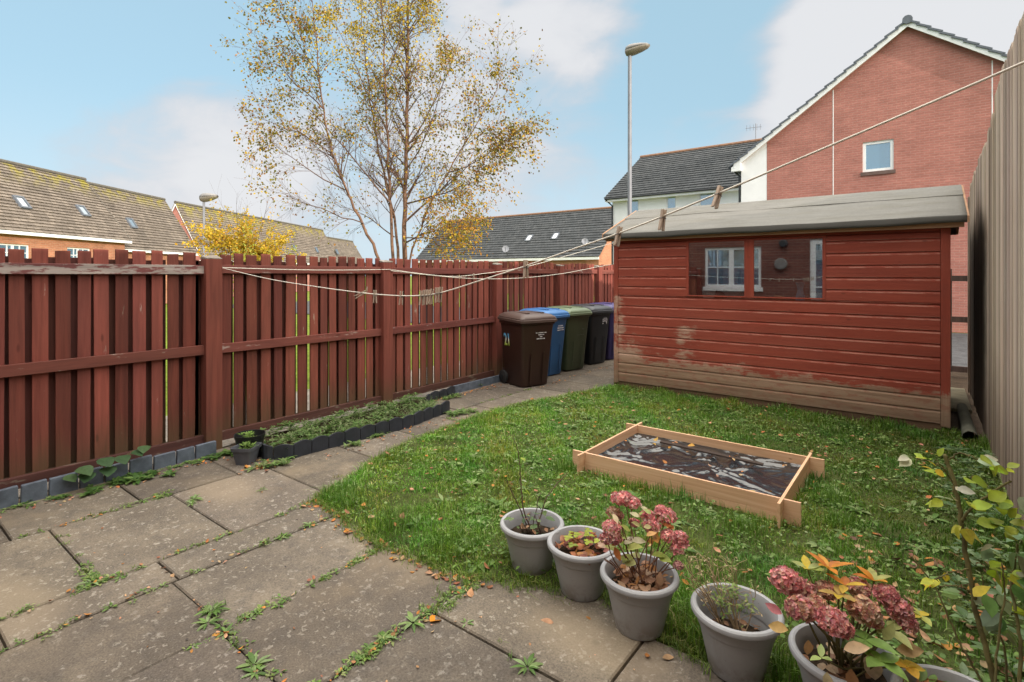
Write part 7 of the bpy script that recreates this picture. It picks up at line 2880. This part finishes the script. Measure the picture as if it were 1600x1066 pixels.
for i in range(26):     # thin grassy shoots at the foot
    q = Vector((rb.x + random.gauss(.05, .07), rb.y + random.gauss(0, .08), 0))
    e = q + Vector((random.gauss(0, .05), random.gauss(0, .06), random.uniform(.15, .42)))
    st.tube(curve([q, q.lerp(e, .5) + Vector((random.gauss(0, .012), 0, 0)), e], 4), [.0026] * 9, 5)
tw = cane([(1478, 735, d7 + .14), (1455, 722, d7 + .14), (1432, 716, d7 + .14)], .0022, .0015)
tw2 = cane([(1492, 760, d7 + .12), (1476, 735, d7 + .1), (1462, 718, d7 + .1)], .0022, .0015)
tw3 = cane([(1484, 718, d7 + .14), (1500, 708, d7 + .1), (1530, 718, d7 + .06), (1560, 722, d7 + .04)], .0026, .0016)
tw4 = cane([(1514, 890, d7 + .06), (1490, 893, d7 + .02), (1460, 905, d7)], .0026, .0016)
tw5 = cane([(1516, 925, d7 + .04), (1498, 916, d7), (1468, 916, d7 - .02)], .0026, .0016)
LIME = [(.36, .44, .03), (.42, .48, .04), (.30, .40, .04)]
YEL = [(.58, .52, .04), (.62, .55, .08)]
GRN = [(.14, .24, .07), (.18, .28, .09), (.22, .30, .13), (.26, .32, .18)]
for px, py, L, pal, dr, n in ((1425, 716, .045, [(.6, .6, .45)], (-1, -.1, 0), 2), (1445, 714, .03, LIME, (-.3, 0, .4), 2), (1466, 710, .03, LIME, (.4, 0, .5), 2), (1457, 732, .035, YEL, (-.6, 0, .2), 2), (1462, 742, .04, LIME, (.2, 0, .2), 2), (1515, 752, .06, LIME, (1, .2, .1), 1), (1497, 763, .045, [(.55, .55, .4)], (.9, 0, .1), 1),
                              (1530, 720, .06, [(.55, .58, .45), (.34, .42, .06)], (1, .1, .1), 2), (1550, 730, .05, LIME, (.7, 0, -.3), 3), (1570, 735, .035, LIME, (.9, 0, .1), 2), (1470, 784, .05, LIME, (-1, 0, -.2), 2), (1495, 783, .045, [(.5, .52, .3)], (-.4, 0, .5), 1), (1512, 790, .05, LIME, (.8, 0, .2), 2),
                              (1550, 778, .055, LIME, (.8, .1, .1), 3), (1562, 795, .05, LIME, (1, 0, 0), 2), (1530, 815, .06, LIME, (.9, 0, .0), 2), (1512, 828, .06, YEL, (.2, 0, -1), 3), (1548, 815, .05, [(.22, .32, .05)], (1, 0, .2), 2), (1498, 825, .04, YEL, (-.5, 0, -.6), 2), (1580, 812, .05, LIME, (.6, 0, .4), 2),
                              (1575, 838, .05, LIME, (1, 0, .2), 2), (1552, 855, .055, GRN, (-.6, .2, -.4), 2), (1590, 865, .06, GRN, (.4, .1, -.3), 3), (1462, 905, .045, YEL, (-.9, 0, -.3), 2), (1476, 898, .035, YEL, (.1, 0, -.6), 1), (1560, 890, .07, LIME, (-.3, 0, -.9), 1), (1545, 888, .045, LIME, (.6, 0, -.1), 2), (1536, 930, .06, GRN, (-.4, .2, -.3), 2),
                              (1555, 930, .06, GRN, (.3, .1, -.5), 2), (1578, 900, .05, LIME, (.8, 0, .1), 3), (1592, 905, .05, GRN, (.8, 0, .3), 3), (1498, 925, .05, GRN + [(.5, .52, .35)], (-.9, .2, .1), 2), (1520, 935, .06, YEL + [(.5, .28, .04)], (.8, 0, .2), 1), (1540, 945, .06, GRN, (.9, 0, 0), 2), (1560, 960, .07, GRN, (0, .1, -.9), 2), (1582, 955, .06, LIME, (1, 0, -.2), 2),
                              (1575, 985, .06, GRN, (.4, 0, -.6), 2), (1595, 800, .07, GRN, (.6, .2, .1), 3), (1598, 835, .07, GRN, (.5, .2, -.2), 3), (1600, 880, .07, GRN, (.5, .2, .1), 3), (1545, 990, .05, GRN, (.5, 0, .4), 2), (1597, 940, .06, GRN, (.4, 0, .5), 3)):
    for _ in range(n + 1):
        q = at(px + random.uniform(-5, 5), py + random.uniform(-4, 4), d7 + random.uniform(0, .12))
        dv = Vector((dr[0] * CS, dr[0] * SN, dr[2])) + Vector((random.gauss(0, .35), random.gauss(0, .35), random.gauss(0, .25)))
        Lr = L * random.uniform(.75, 1.1)
        lv.leaf(q, dv, (random.gauss(0, .35), random.gauss(-.2, .35), 1), Lr, Lr * .72, tuple(c_ * random.uniform(.85, 1.15) for c_ in random.choice(pal)), .1, .25)
st.build('cane', MAT['cane'], t, smooth=True)
lv.build('foliage', MAT['leaf'], t)

# ground plants under the tall fence
lv = LV()
for _ in range(110):
    x, y = random.uniform(0.10, 0.45), random.uniform(2.6, 6.4)
    rosette(lv, x, y, random.uniform(0.01, 0.12), random.uniform(.03, .07), random.randint(4, 6), [(.07, .14, .05), (.10, .18, .06), (.14, .22, .09), (.18, .25, .13)], .5, .6)
for _ in range(34):
    x, y = random.uniform(0.25, 0.46), random.uniform(2.0, 3.4)
    rosette(lv, x, y, random.uniform(0.05, 0.35), random.uniform(.04, .075), random.randint(3, 5), [(.10, .17, .07), (.14, .22, .10), (.2, .27, .15)], .55, .5)
tag(lv.build('ground_ivy', MAT['leaf']), 'dark low leafy plants crowding the foot of the tall fence', 'ground cover', kind='stuff')
for o in list(scene.objects):
    if o.type == 'EMPTY' and not o.children:
        bpy.data.objects.remove(o)
